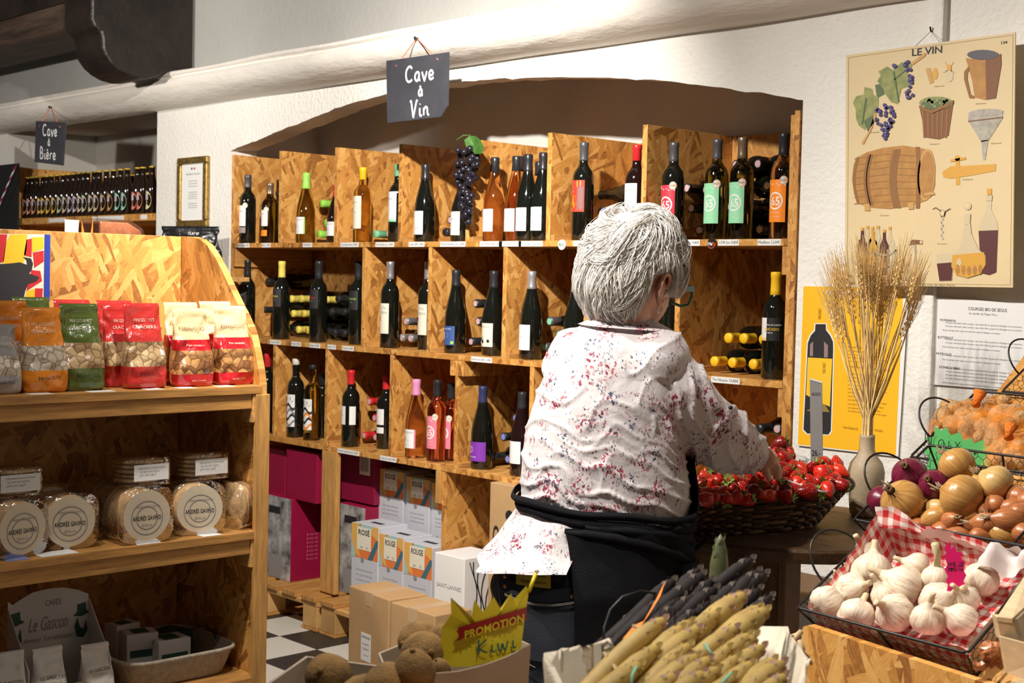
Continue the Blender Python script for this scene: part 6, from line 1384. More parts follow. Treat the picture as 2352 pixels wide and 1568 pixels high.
# pink tag
pk = thing('pink_price_tag', 'fluorescent pink star tag standing among the garlic', 'price tag', in_basket(G0, 2195, 1355, -.01)); dpk = (pk.location-CAM).dot(FW)
star = [(1385, 400), (1430, 345), (1440, 420), (1475, 375), (1490, 440), (1535, 435), (1528, 480), (1560, 545), (1545, 590), (1575, 640), (1550, 690), (1580, 775), (1520, 770), (1480, 740), (1440, 780), (1405, 775), (1415, 720), (1395, 690), (1415, 650), (1385, 590), (1410, 550), (1382, 470), (1402, 450)]
def pkp(x, y): return at(1800+x/3.752, 1150+y/3.752, dpk-.012+.00004*(y-600)*-1)-pk.location
V = [pkp(*s) for s in star]; c0 = pkp(1478, 580)
MB().add([c0]+V, [(0, 1+(i+1) % len(V), 1+i) for i in range(len(V))]).build('tag', mat('neon_pink', (.80, .01, .16), .5), pk)
handwriting([('TETE', 0, .005, .9), ('unite', 0, -.003, .8), ('0,85', 0, -.011, .9)], .0075, lambda a, b: c0+DN*a+RT*b-FW*.0012, INK, pk, .0007)
# ---- onions and shallots
def onion_mat(name, c1, c2):
    m, nt, b = _nt(name); L = nt.links.new
    tc = node(nt, 'ShaderNodeTexCoord'); mp = node(nt, 'ShaderNodeMapping'); mp.inputs['Scale'].default_value = (34, 1.5, 1); L(tc.outputs['UV'], mp.inputs[0])
    n = node(nt, 'ShaderNodeTexNoise', inp={'Scale': 1.2, 'Detail': 5}); L(mp.outputs[0], n.inputs['Vector']); r_ = ramp(nt, [(.3, c2), (.66, c1)]); L(n.outputs[0], r_.inputs[0]); L(r_.outputs[0], b.inputs['Base Color'])
    b.inputs['Roughness'].default_value = .3; bp = node(nt, 'ShaderNodeBump', inp={'Strength': .15, 'Distance': .003}); L(n.outputs[0], bp.inputs['Height']); L(bp.outputs[0], b.inputs['Normal']); return m
ON_Y, ON_R, ON_S = onion_mat('yellow_onion', (.56, .32, .10), (.40, .17, .035)), onion_mat('red_onion', (.17, .012, .04), (.09, .006, .02)), onion_mat('shallot_skin', (.50, .20, .07), (.33, .09, .03))
ON_P = onion_mat('pale_onion', (.66, .45, .18), (.52, .28, .08))
on_prof = [(.002, -.034), (.014, -.033), (.029, -.025), (.038, -.010), (.040, .003), (.036, .016), (.026, .027), (.014, .034), (.008, .039), (.006, .046), (.0045, .052)]
ONM = MB().lathe(on_prof[:9], 32, None, (True, False)).mesh('bulb', True); ont = MB()
for i in range(7):
    a = i*.9; ont.tube([(.004*math.cos(a), .004*math.sin(a), .036), (.005*math.cos(a), .005*math.sin(a), .046), (.009*math.cos(a+.5), .009*math.sin(a+.4), .052+.006*(i % 3))], [.0025, .0022, .001], 4)
ONT = ont.mesh('dry_top', True)
ro = random.Random(4)
def onion(o, px, py, rp, m, lab, h=.0, rot=None, sh=False, cat='onion'):
    p = in_basket(o, px, py, h); s = rp/F_PX*(p-CAM).dot(FW)/.039
    rot = rot or (R(ro.uniform(-60, 60)), R(ro.uniform(-60, 60)), ro.uniform(0, 6.28))
    t = thing('shallot' if sh else 'onion', lab, 'shallot' if sh else 'onion', p, rot, 'shallots in the onion basket' if sh else 'onions in the wire basket'); t.scale = (s, s, s*1.55 if sh else s)
    link('bulb', ONM, m, t); link('dry_top', ONT, ROOT if not sh else GSTEM, t)
face = lambda tx, ty, rz: (R(tx), R(ty), rz)
onion(O0, 2090, 1092, 41, ON_R, 'large red onion at the back', .012); onion(O0, 2146, 1115, 36, ON_R, 'glossy red onion between the yellow ones', .008); onion(O0, 2026, 1150, 34, ON_R, 'red onion half hidden behind the front yellow one', -.005, face(70, 20, .5))
onion(O0, 2198, 1070, 43, ON_Y, 'yellow onion with dried neck touching the green card', .02, face(-20, -55, .2)); onion(O0, 2287, 1110, 42, ON_P, 'pale yellow onion beside the white card', .012, face(0, -60, .3)); onion(O0, 2073, 1152, 50, ON_Y, 'yellow onion facing front with its stub', .012, face(55, -12, 0)); onion(O0, 2209, 1142, 52, ON_Y, 'large yellow onion in the middle', .015, face(10, -75, -.2))
for i, (px, py, rp, m) in enumerate([(2148, 1168, 22, ON_P), (2145, 1190, 24, ON_Y), (2186, 1197, 24, ON_S), (2222, 1185, 22, ON_Y), (2222, 1208, 24, ON_S), (2268, 1203, 26, ON_S), (2284, 1160, 26, ON_S), (2334, 1140, 26, ON_S), (2320, 1196, 30, ON_S), (2300, 1226, 24, ON_Y), (2322, 1165, 20, ON_S), (2350, 1180, 24, ON_S), (2345, 1222, 24, ON_S), (2110, 1215, 26, ON_S), (2160, 1226, 26, ON_S), (2200, 1232, 24, ON_S), (2255, 1236, 24, ON_S), (2075, 1205, 24, ON_R), (2370, 1150, 26, ON_S), (2256, 1172, 20, ON_S)]):
    onion(O0, px, py, rp, m, 'coppery shallot, %s across the front of the onion basket' % ORD[i], -.010 if py < 1205 else -.025, face(ro.uniform(40, 120), ro.uniform(-60, 60), ro.uniform(0, 6)), True)
# ---- walnuts in nets
WN = mat('walnut_shell', (.44, .25, .10), .65, var=.25, vscale=40, bump=1.0, bscale=90)
wnm = []
for k in range(3):
    def wf(a, b, k=k):
        th = 2*math.pi*a; ph = math.pi*(b-.5); r = .0175*(1+.05*noi((math.cos(th)*3+k, math.sin(th)*3, ph*2))+.05*math.exp(-(abs(math.sin(th))/.13)**2)*math.cos(ph)); return (r*.95*math.cos(ph)*math.cos(th), r*.95*math.cos(ph)*math.sin(th), r*1.15*math.sin(ph))
    wnm.append(MB().grid(wf, 28, 16).mesh('walnut', True))
WNP = [(2168, 958, 24), (2188, 976, 24), (2214, 958, 24), (2238, 966, 22), (2222, 988, 25), (2200, 942, 22), (2262, 982, 24), (2285, 992, 22), (2250, 944, 22), (2300, 955, 28), (2276, 940, 22), (2318, 975, 20), (2330, 950, 24), (2281, 1012, 22), (2252, 1002, 16), (2345, 962, 22), (2305, 925, 20), (2180, 935, 20), (2226, 932, 18)]
WNP2 = [(2300, 1035, 28), (2325, 1018, 24), (2345, 1035, 26), (2288, 1055, 22), (2322, 1052, 22), (2350, 1058, 22), (2360, 1012, 24)]
for b, lst in enumerate((WNP, WNP2)):
    for i, (px, py, rp) in enumerate(lst):
        p = in_basket(N0, px, py, -.012+.012*(py < 980)-.01*b); s = rp/F_PX*(p-CAM).dot(FW)/.0175
        t = tag(link('walnut', wnm[i % 3], WN, None, p), 'walnut, %s in the %s orange net' % (ORD[i], ('upper', 'lower')[b]), 'walnut', 'walnuts in nets'); t.scale = (s, s, s); t.rotation_euler = (ro.random()*3, ro.random()*3, ro.random()*3)
def net_mat():
    m = bpy.data.materials.new('orange_net'); m.use_nodes = True; nt = m.node_tree; L = nt.links.new; b = nt.nodes['Principled BSDF']; b.inputs['Base Color'].default_value = (.90, .28, .015, 1); b.inputs['Roughness'].default_value = .5
    tc = node(nt, 'ShaderNodeTexCoord'); n = node(nt, 'ShaderNodeTexNoise', inp={'Scale': 26, 'Detail': 2}); L(tc.outputs['Object'], n.inputs['Vector']); r_ = ramp(nt, [(.4, (.10, .10, .10)), (.7, (.55, .55, .55))]); L(n.outputs[0], r_.inputs[0]); L(r_.outputs[0], b.inputs['Alpha']); return m
NET = net_mat()
def net(lst, label):
    pts = [in_basket(N0, px, py, .004) for px, py, r in lst]; c = sum(pts, Vector())/len(pts); n_ = BM.to_3x3() @ Vector((0, 0, 1))
    t = thing('net_bag', label, 'net bag', c); rx = max(abs((p-c).dot(ex)) for p in pts)+.028; eb = (BM.to_3x3() @ Vector((0, 1, 0))); ry_ = max(abs((p-c).dot(eb)) for p in pts)+.026
    def f(a, b):
        th = 2*math.pi*a; r = b; z = .040*(1-r**2.2)-.012+.008*noi((math.cos(th)*r*5, math.sin(th)*r*5, 2)); return ex*(rx*r*math.cos(th))+eb*(ry_*r*math.sin(th))+n_*z
    MB().grid(f, 40, 14).build('net', NET, t, True)
    MB().tube([f(.35, .15)+n_*.002, f(.3, .1)+n_*.012, f(.28, .2)+n_*.020+eb*.01], [.010, .007, .014], 8).build('knot', mat('net_knot', (.95, .20, .01), .7, bump=.8, bscale=200), t, True)
net(WNP, 'orange net of walnuts filling the basket'); net(WNP2, 'second orange net of walnuts nearest the white card')
# green card
gc = thing('green_price_card', 'green star-edged card with handwritten walnut price', 'price card', in_basket(N0, 2195, 1030, .0)); dg_ = (gc.location-CAM).dot(FW)-.03
gs = [(655, 385), (720, 425), (755, 392), (800, 468), (880, 440), (915, 515), (985, 492), (1015, 548), (1095, 505), (1110, 570), (1172, 560), (1140, 650), (1130, 755), (570, 775), (610, 680), (545, 600), (630, 570), (565, 490), (650, 480)]
def gpp(x, y): return at(1980+x/3.919, 880+y/3.919, dg_+.00003*(700-y))-gc.location
V = [gpp(*s) for s in gs]; c0g = gpp(840, 610)
MB().add([c0g]+V, [(0, 1+(i+1) % len(V), 1+i) for i in range(len(V))]).build('card', mat('neon_green', (.17, .78, .24), .6), gc)
handwriting([('Noix', -.024, .004, 1), ('filet', .016, -.014, .75), ('1Kg', .045, -.032, .75)], .029, lambda a, b: c0g+RT*a-DN*(b-.10*a)-FW*.0012, INK, gc, .0008)
wc = thing('white_price_card', 'white card with handwriting behind the pale onion', 'price card', at(2335, 1100, 2.62)); V = [at(x, y, 2.62)-wc.location for x, y in ((2300, 1078), (2400, 1082), (2400, 1150), (2300, 1125))]
MB().add(V, [(3, 2, 1, 0)]).build('card', WHITE, wc); handwriting([("'Rouge", .004, .002, 1)], .016, lambda a, b: RT*(a+.004)-DN*(b+.006)-FW*.001, INK, wc, .0006)
# ---- pale crate at the edge, onion skins
cr = thing('produce_crate', 'pale wooden produce crate at the corner beside the garlic', 'crate', at(2330, 1450, 1.80)); PW = mat('pale_crate_wood', (.60, .44, .26), .6, var=.15, vscale=12, stretch=(1, 4, 4))
def cv(x, y, d): return at(x, y, d)-cr.location
def slab(nm, q, dd):
    V = [cv(*p) for p in q]; off = dd; n = 4
    MB().add(V+[v+off for v in V], [(3, 2, 1, 0), (4, 5, 6, 7)]+[(i, (i+1) % 4, 4+(i+1) % 4, 4+i) for i in range(4)]).build(nm, PW, cr)
slab('corner_post', [(2290, 1418, 1.80), (2326, 1421, 1.79), (2340, 1475, 1.79), (2300, 1470, 1.80)], FH*.02)
slab('top_slat', [(2290, 1416, 1.80), (2368, 1300, 2.0), (2420, 1330, 1.97), (2325, 1420, 1.79)], Vector((0, 0, -.006)))
slab('front_slat', [(2298, 1462, 1.795), (2440, 1500, 1.70), (2440, 1590, 1.70), (2312, 1545, 1.795)], FH*.008)
slab('side_slat', [(2326, 1421, 1.80), (2420, 1330, 1.98), (2430, 1440, 1.98), (2340, 1475, 1.80)], RT*.006)
slab('bottom_board', [(2312, 1580, 1.80), (2420, 1500, 2.0), (2520, 1560, 1.9), (2440, 1640, 1.72)], Vector((0, 0, -.01)))
sk = thing('onion_skin', 'dry coppery onion skin fallen between basket and crate', 'onion skin', at(2276, 1496, 1.98))
def skf(a, b): th = 6.28*a; r = .018+.006*noi((math.cos(th)*2, math.sin(th)*2, b*3)); ph = 3.14*(b-.5); return (r*math.cos(ph)*math.cos(th), r*math.cos(ph)*math.sin(th), r*.8*math.sin(ph)+.004*noi((a*9, b*9, 1)))
MB().grid(skf, 12, 8).build('skin', ON_S, sk)
for i in range(3): MB().grid(lambda a, b: (RT*((a-.5)*.03+.012*i-.012)+DN*(.012+b*.012+.004*math.sin(a*6+i))-FW*(.006*math.sin(b*3))), 5, 3).build('flake', ON_S, sk)
# ================================================================ foreground counter
def cf(l, d, z): p = RT*l; return Vector((CAM.x+RT.x*l/1+FH.x*d, CAM.y+RT.y*l+FH.y*d, z))
DT = .90
dt = thing('display_table', 'oriented-strand-board counter carrying kiwis and asparagus', 'table', cf(.03, 1.35, 0), (0, 0, YAW))
MB().box((-.62, -.45, DT-.02), (.60, .44, DT)).build('table_top', OSB, dt)
for x in (-.58, .53):
    for y in (-.41, .37): MB().box((x, y, 0), (x+.05, y+.05, DT-.021)).build('leg', PINEZ, dt)
# ---- kiwi trays
def tray(label, corners, z0, d0, th=.004, front=True):
    """corners: px of the rim FL,BL,BR,FR with depth"""
    C_ = [at(*c) for c in corners]; cen = sum(C_, Vector())/4; t = thing('cardboard_tray', label, 'tray', (cen.x, cen.y, DT+.001)); o = t.location
    T_ = [c-o for c in C_]; B_ = [Vector((v.x*.94, v.y*.94, .003)) for v in T_]
    for i, nm in ((0, 'side'), (1, 'side'), (2, 'side'), (3, 'side')):
        a, b, c, d_ = T_[i], T_[(i+1) % 4], B_[(i+1) % 4], B_[i]; inn = (-(a+b)/2); inn.z = 0; inn = inn.normalized()*th
        MB().add([a, b, c, d_, a+inn, b+inn, c+inn, d_+inn], [(0, 1, 2, 3), (7, 6, 5, 4), (0, 4, 5, 1), (1, 5, 6, 2), (2, 6, 7, 3), (3, 7, 4, 0)]).build(nm, CARDG, t)
    MB().add(B_+[v+Vector((0, 0, .003)) for v in B_], [(0, 1, 2, 3), (7, 6, 5, 4)]).build('base', CARDG, t)
    return t
tray('grey cardboard tray of kiwis at the counter edge', [(590, 1585, 1.62), (703, 1506, 1.80), (872, 1528, 1.74), (860, 1640, 1.50)], 0, 0)
# second tray with a bowed front
t2 = thing('cardboard_tray', 'grey cardboard tray holding the yellow promotion card', 'tray', at(1050, 1520, 1.72)); o2 = t2.location; t2.location.z = DT+.001; o2 = t2.location.copy()
rim = [(1001, 1546, 1.62), (1050, 1542, 1.63), (1110, 1528, 1.65), (1165, 1508, 1.68), (1219, 1480, 1.72), (1180, 1462, 1.84), (1000, 1455, 1.86), (936, 1472, 1.85), (869, 1499, 1.80), (885, 1540, 1.68), (940, 1560, 1.60)]
TP = [at(*r)-o2 for r in rim]; BP = [Vector((p.x*.95, p.y*.95, .003)) for p in TP]; IP = [p*.985 for p in TP]
MB().loft([BP, TP], True).build('wall', CARDG, t2, True); MB().loft([TP, [Vector((p.x*.975, p.y*.975, p.z)) for p in TP], [Vector((p.x*.93, p.y*.93, .006)) for p in TP]], True, (False, True)).build('inner_wall', CARDG, t2)
KW = mat('kiwi_skin', (.21, .115, .034), .9, var=.4, vscale=30, bump=.45, bscale=300)
_km = []
for k in range(3):
    _km.append(MB().lathe([(.001, -.034), (.006, -.0335), (.016, -.029), (.0245, -.016), (.027+.001*k, 0), (.0245, .016), (.016, .028), (.007, .0325), (.001, .033)], 26).mesh('kiwi', True))
nub = MB().lathe([(.0005, .031), (.004, .033), (.0035, .037), (.0005, .037)], 8).mesh('stem_nub', True)
for i, (px, py, rp, d, rot, lab) in enumerate([(756, 1555, 55, 1.66, (R(60), R(20), .4), 'kiwi alone at the near end of the tray'), (893, 1572, 52, 1.60, (R(80), R(60), 0), 'kiwi half sunk in the tray before the upright one'), (952, 1545, 48, 1.60, (R(15), R(10), 0), 'upright kiwi in front of the stacked ones'), (972, 1500, 52, 1.70, (R(70), R(30), 1), 'kiwi leaning on the yellow card'), (962, 1470, 44, 1.76, (R(80), R(70), 0), 'topmost kiwi behind the upright one'), (1012, 1474, 36, 1.74, (R(20), R(10), 2), 'kiwi tucked against the points of the yellow card'), (1012, 1538, 24, 1.66, (R(30), 0, 0), 'small kiwi at the foot of the yellow card'), (830, 1600, 50, 1.62, (R(50), R(50), 2), 'kiwi low in the middle of the tray')]):
    s = rp/F_PX*d/.0275; t = thing('kiwi', lab, 'kiwi', at(px, py, d), rot, 'kiwis in the trays'); t.scale = (s, s, s); link('fruit', _km[i % 3], KW, t); link('stem_nub', nub, KW, t)
# ---- promotion card
pc = thing('promotion_card', 'yellow crown-shaped promotion card for kiwis', 'price card', at(1110, 1480, 1.68))
def pcd(x): return 1.70+.06*((x-1060)/160)**2*(1 if x > 1060 else .5)-.02
def pcp(x, y, o_=0): return at(620+x/3.675, 1300+y/3.675, pcd(620+x/3.675)-o_)-pc.location
crown = [(1450, 520), (1530, 410), (1525, 260), (1700, 425), (1725, 285), (1800, 385), (1890, 258), (1955, 375), (2035, 230), (2085, 355), (2165, 165), (2185, 215), (2150, 440), (2120, 690), (2060, 740), (1900, 800), (1700, 845), (1440, 850), (1440, 700)]
c0 = (1800, 560)
PYM = mat('promo_yellow', (.72, .58, .02), .5); 
bmb = MB(); bmb.add([pcp(*c0)]+[pcp(*p) for p in crown]+[pcp(p[0], p[1], -.0015) for p in [c0]+crown], [(0, 1+(i+1) % len(crown), 1+i) for i in range(len(crown))]); bmb.build('card', PYM, pc)
band = [(1560, 635), (1605, 570), (1580, 545), (1600, 515), (2170, 345), (2150, 450)]
N = 16
MB().grid(lambda a, b: pcp(1590+a*575, (515-a*170)+b*(105), .0015), N, 1).build('band', mat('promo_red', (.30, .008, .008), .5), pc)
MB().add([pcp(1560, 635, .0015), pcp(1605, 585, .0015), pcp(1575, 550, .0015), pcp(1600, 514, .0015), pcp(1625, 510, .0015), pcp(1620, 618, .0015)], [(0, 1, 2, 3, 4, 5)]).build('band', _mats['promo_red'], pc)
lettering('PROMOTION', 95, lambda u, v: pcp(1895+u, 512-.296*u-v, .0026), PYM, pc, width=500, bold=.02)
handwriting([('Kiwi', 1925, 0, 1)], 125, lambda u, v: pcp(u, 715-.2*(u-1925)-v, .0026), mat('green_marker', (.01, .10, .09), .5), pc, 7)
handwriting([('1l', 2060, 0, .7)], 60, lambda u, v: pcp(u, 760-.2*(u-2060)-v, .0026), _mats['green_marker'], pc, 6)
MB().tube([pcp(2185, 215, .001), pcp(2250, 45, .0)], .0022, 6).build('stick', PYM, pc, True); MB().lathe([(.0005, -.004), (.004, 0), (.0005, .004)], 8, Matrix.Translation(pcp(2252, 42))).build('stick_end', CREAM, pc, True)
# ---- asparagus
bs2 = thing('asparagus_basket', 'linen-lined basket with thin black hoop handle', 'basket', (at(1480, 1540, 1.58).x, at(1480, 1540, 1.58).y, DT+.001)); ob = bs2.location
LIN = mat('linen_cloth', (.60, .52, .40), .85, var=.06, vscale=20, bump=.3, bscale=200)
def lb(x, y, d): return at(x, y, d)-ob
top = [(1252, 1506, 1.50), (1330, 1482, 1.58), (1390, 1472, 1.64), (1440, 1470, 1.74), (1640, 1430, 1.86), (1800, 1440, 1.80), (1850, 1500, 1.66), (1840, 1600, 1.46), (1600, 1680, 1.34), (1330, 1660, 1.36)]
TP = [lb(*p) for p in top]; BPz = [Vector((p.x*.85, p.y*.85, .004)) for p in TP]
def rough(r, k): return [p+Vector((noi(p*30), noi(p*30+Vector((5, 1, 2))), noi(p*30+Vector((1, 8, 3)))))*k for p in r]
def dens(r): return [r[i].lerp(r[(i+1) % len(r)], f) for i in range(len(r)) for f in (0, .25, .5, .75)]
D_ = dens(TP); DB = dens(BPz)
MB().loft([DB, [a.lerp(b, .5) for a, b in zip(DB, D_)], rough(D_, .010), [p*1.02+Vector((0, 0, -.010)) for p in D_], [Vector((p.x*.9, p.y*.9, .02)) for p in D_]], True, (True, True)).build('linen_lining', LIN, bs2, True)
MB().tube([lb(1386, 1478, 1.64), lb(1388, 1440, 1.66), lb(1402, 1400, 1.67), lb(1430, 1370, 1.68), lb(1470, 1357, 1.69), lb(1510, 1362, 1.72), lb(1560, 1385, 1.76), lb(1610, 1440, 1.80)], .0016, 6).build('handle', WIRE, bs2, True)
MB().tube([lb(1380, 1482, 1.632), lb(1398, 1470, 1.625), lb(1406, 1484, 1.62), lb(1390, 1492, 1.625)], .003, 6).build('tie', LIN, bs2, True)
ASP = mat('pale_asparagus', (.46, .31, .075), .55, vscale=22, col2=(.30, .19, .055)); ASD = mat('dark_asparagus', (.016, .011, .011), .7, spec=.25, var=.5, vscale=25); ASG = mat('bract_purple', (.30, .17, .11), .5, var=.3, vscale=30); ASGD = mat('dark_bract', (.06, .04, .026), .65, var=.4, vscale=40); ASGR = mat('green_asparagus', (.09, .10, .04), .5, var=.3, vscale=30)
ra = random.Random(6)
def spear(tip, base, r, m, bm, label, group):
    t = thing('asparagus_spear', label, 'asparagus', base, (0, 0, 0), group); v = tip-base; L_ = v.length; dv = v.normalized(); sd = dv.orthogonal().normalized(); s2 = dv.cross(sd)
    bend = (sd*ra.uniform(-1, 1)+s2*ra.uniform(-1, 1))*.006; P = []; rr_ = []
    for i in range(15):
        f = i/14; P.append(dv*(L_*f)+bend*math.sin(f*3.1)); x = (1-f)*L_
        rr_.append(r*(1.0+.10*(x > .05)*0)*(min(1, (x/(r*3.2))**.55) if x < r*3.2 else 1)+.0004)
    MB().tube(P, rr_, 12).build('stalk', m, t, True)
    br = MB()
    for k in range(12):
        x = r*.7+k*.0036 if k < 8 else .045+(k-8)*.026
        if x > L_*.95: break
        f = 1-x/L_; c = dv*(L_*f)+bend*math.sin(f*3.1); a = k*2.4; rad = r*(min(1, (x/(r*3.2))**.55) if x < r*3.2 else 1)
        o_ = sd*math.cos(a)+s2*math.sin(a); w_ = s2*math.cos(a)-sd*math.sin(a); ln = .0085 if k < 8 else .012; wd_ = .0040 if k < 8 else .0036
        br.add([c+o_*(rad*.9)-w_*wd_, c+o_*(rad*.9)+w_*wd_, c+o_*(rad+.0009)+dv*ln*.5+w_*wd_*.8, c+o_*(rad*.93+.0006)+dv*ln, c+o_*(rad+.0009)+dv*ln*.5-w_*wd_*.8], [(0, 1, 2, 3, 4)])
    br.build('bracts', bm, t)['kind'] = 'stuff'
PALE = [(1536, 1415), (1575, 1432), (1596, 1420), (1613, 1437), (1658, 1400), (1702, 1360), (1720, 1358), (1752, 1388), (1770, 1395), (1700, 1436), (1728, 1452), (1742, 1450), (1640, 1505), (1592, 1474), (1560, 1500), (1588, 1502), (1680, 1480), (1612, 1500), (1625, 1540), (1660, 1530), (1700, 1500), (1762, 1478), (1735, 1515), (1785, 1508), (1808, 1515), (1760, 1540), (1690, 1545), (1560, 1545), (1520, 1480), (1480, 1520), (1810, 1545), (1530, 1560)]
for i, (px, py) in enumerate(PALE):
    d = 1.60-(py-1360)/200*.20; tip = at(px, py, d); base = at(px-255+ra.uniform(-20, 20), py+235+ra.uniform(-10, 10), d-.10); base.z = max(base.z, DT+.02)
    spear(tip, base, 24/F_PX*d*ra.uniform(.85, 1.15), ASP, ASG if i % 3 == 0 else ASP, 'pale asparagus spear, %s in the front bundle' % ORD[i], 'pale asparagus spears')
DARK = [(1553, 1325), (1612, 1300), (1622, 1312), (1640, 1325), (1590, 1340), (1575, 1362), (1652, 1345), (1600, 1362), (1735, 1278), (1748, 1305), (1766, 1312), (1712, 1330), (1752, 1345), (1778, 1362), (1690, 1350), (1640, 1372), (1560, 1385), (1610, 1392), (1530, 1370), (1680, 1378)]
for i, (px, py) in enumerate(DARK):
    d = 1.76-(py-1300)/100*.06; tip = at(px, py, d); base = at(px-275+ra.uniform(-15, 15), py+260, d-.10); base.z = max(base.z, DT+.02)
    spear(tip, base, 19/F_PX*d*ra.uniform(.85, 1.1), ASD, ASGD, 'dark purple asparagus spear, %s in the rear bundle' % ORD[i], 'dark asparagus spears')
spear(at(1655, 1226, 1.80), at(1640, 1420, 1.78), .0115, ASGR, ASGR, 'single green asparagus spear standing upright', 'dark asparagus spears')
oc = thing('orange_card', 'narrow orange card clipped to the asparagus by a rubber band', 'card', at(1480, 1400, 1.70)); 
def op(x, y, d=1.70): return at(x, y, d-(y-1330)/140*.12)-oc.location
V = [op(1528, 1334), (op(1517, 1368)), op(1490, 1412), op(1474, 1434), op(1462, 1448), op(1430, 1468), op(1440, 1456), op(1455, 1438), op(1478, 1428), op(1505, 1380)]
MB().add(V+[v+RT*.001+FW*.006 for v in V], [(0, 1, 2, 8, 9), (2, 3, 7, 8), (3, 4, 5, 6, 7)]+[(i, 10+i, 10+(i+1) % 10, (i+1) % 10) for i in range(10)]).build('card', mat('orange_card', (.95, .24, .03), .6), oc)
MB().tube([op(1455, 1437, 1.69), op(1475, 1445, 1.67), op(1500, 1478, 1.66)], .0022, 5).build('rubber_band', mat('band_tan', (.42, .30, .15), .6), oc, True)
MB().tube([op(1388, 1500, 1.68), op(1405, 1520, 1.66), op(1440, 1580, 1.64)], .0026, 5).build('rubber_band', _mats['band_tan'], oc, True)
bd = mat('green_band', (.25, .55, .35), .5)
for k, (a, b, c) in enumerate((((1462, 1530), (1452, 1550), (1450, 1580)), ((1618, 1478), (1626, 1490), (1634, 1502)), ((1680, 1545), (1665, 1560), (1650, 1580)))):
    o = MB().tube([at(*a, 1.36), at(*b, 1.35), at(*c, 1.34)], .0016, 5).build('elastic_band', bd, None, True); tag(o, 'green elastic band around the pale asparagus, %s from the linen' % ORD[k], 'elastic band', 'green elastic bands')
# ---- garlic braid hanging at the stand corner
gbd = thing('garlic_braid', 'braided garlic string tied with raffia at the corner of the stand', 'garlic braid', at(1815, 1480, 2.10)); RAF = mat('raffia', (.52, .36, .20), .8, var=.3, vscale=60)
def gp_(x, y, d=2.10): return at(x, y, d)-gbd.location
for i in range(7): MB().tube([gp_(1838-i*2, 1450+i*2), gp_(1828-i*3, 1462+ra.uniform(-5, 5), 2.10-.003*i), gp_(1822-i*2, 1495+i*3), gp_(1812+ra.uniform(-12, 8), 1545)], .0026, 5).build('strand', RAF, gbd, True)
MB().tube([gp_(1840, 1450), gp_(1822, 1468, 2.09), gp_(1800, 1488, 2.09), gp_(1784, 1494, 2.09)], .0045, 6).build('raffia_knot', RAF, gbd, True); MB().tube([gp_(1836, 1470, 2.085), gp_(1844, 1490, 2.085), gp_(1832, 1515, 2.085), gp_(1808, 1530, 2.085)], .004, 6).build('raffia_knot', RAF, gbd, True)
for x, y in ((1800, 1572), (1822, 1585)):
    o = link('bulb', _gm[0][0], GAR, gbd, gp_(x, y)); s = .85; o.scale = (s, s, s); o = link('stem', _gm[0][1], GAR, gbd, gp_(x, y)); o.scale = (s, s, s)
# ================================================================ the person
PD = 2.80
RH = Vector((RT.x, RT.y, 0)).normalized()
def prj(v): w_ = v-CAM; z = w_.dot(FW); return (1176+F_PX*w_.dot(RT)/z, 784+F_PX*w_.dot(DN)/z)
per = thing('person', 'person in floral blouse, black apron and jeans bending to reach into the strawberries', 'person', cf((1340-1176)/F_PX*PD, PD, 0)); PO = per.location.copy()
def remesh(mb, vox, it=4, fac=.5):
    me = mb.mesh('tmp'); o = bpy.data.objects.new('tmp', me); COL.objects.link(o)
    r = o.modifiers.new('r', 'REMESH'); r.mode = 'VOXEL'; r.voxel_size = vox
    if it: s = o.modifiers.new('s', 'SMOOTH'); s.factor = fac; s.iterations = it
    dg = bpy.context.evaluated_depsgraph_get(); out = bpy.data.meshes.new_from_object(o.evaluated_get(dg)); bpy.data.objects.remove(o); bpy.data.meshes.remove(me)
    out.polygons.foreach_set('use_smooth', [True]*len(out.polygons)); return out
def rows_at(rows, y):
    for a, b in zip(rows, rows[1:]):
        if a[0] <= y <= b[0]: f = (y-a[0])/(b[0]-a[0]); f = f*f*(3-2*f)*.35+f*.65; return [p+(q-p)*f for p, q in zip(a, b)]
    return list(rows[-1] if y > rows[-1][0] else rows[0])
def ring_pt(rows, y, ph, off=0, dd=0):
    _, l, r, dep = rows_at(rows, y)[:4]; c = at((l+r)/2, y, PD+dd); hw = (r-l)/2*PD/F_PX
    e = .88; ca, sa = math.cos(ph), math.sin(ph)
    return c + RH*((hw+off)*math.copysign(abs(ca)**e, ca)) + FH*((dep+off)*math.copysign(abs(sa)**e, sa)) - PO
def surf(rows, px, y, off=0):
    _, l, r, dep = rows_at(rows, y)[:4]; u = max(-.999, min(.999, (px-(l+r)/2)/((r-l)/2))); ca = math.copysign(abs(u)**(1/.88), u); ph = -math.acos(ca); return ring_pt(rows, y, ph, off)
def ell(mb, c, ax, rad, n=24, m=14):
    rs_ = []
    for i in range(m+1):
        t = math.pi*(i/m-.5); k = max(.02, math.cos(t)); rs_.append([c+ax[0]*(rad[0]*k*math.cos(2*math.pi*j/n))+ax[1]*(rad[1]*k*math.sin(2*math.pi*j/n))+ax[2]*(rad[2]*math.sin(t)) for j in range(n)])
    mb.loft(rs_, True, (True, True))
TOR = [(728, 1372, 1492, .055), (745, 1342, 1520, .070), (765, 1310, 1545, .085), (790, 1286, 1560, .10), (820, 1268, 1572, .115), (860, 1250, 1582, .125), (900, 1233, 1585, .135), (950, 1217, 1580, .14), (1000, 1205, 1575, .145), (1050, 1198, 1575, .15), (1100, 1193, 1582, .155), (1150, 1194, 1586, .155), (1190, 1200, 1580, .152)]
LOW = [(1160, 1206, 1570, .148), (1230, 1170, 1568, .155), (1280, 1142, 1566, .16), (1340, 1128, 1564, .16), (1420, 1125, 1562, .155), (1500, 1130, 1558, .15), (1568, 1138, 1552, .145), (1650, 1146, 1540, .14)]
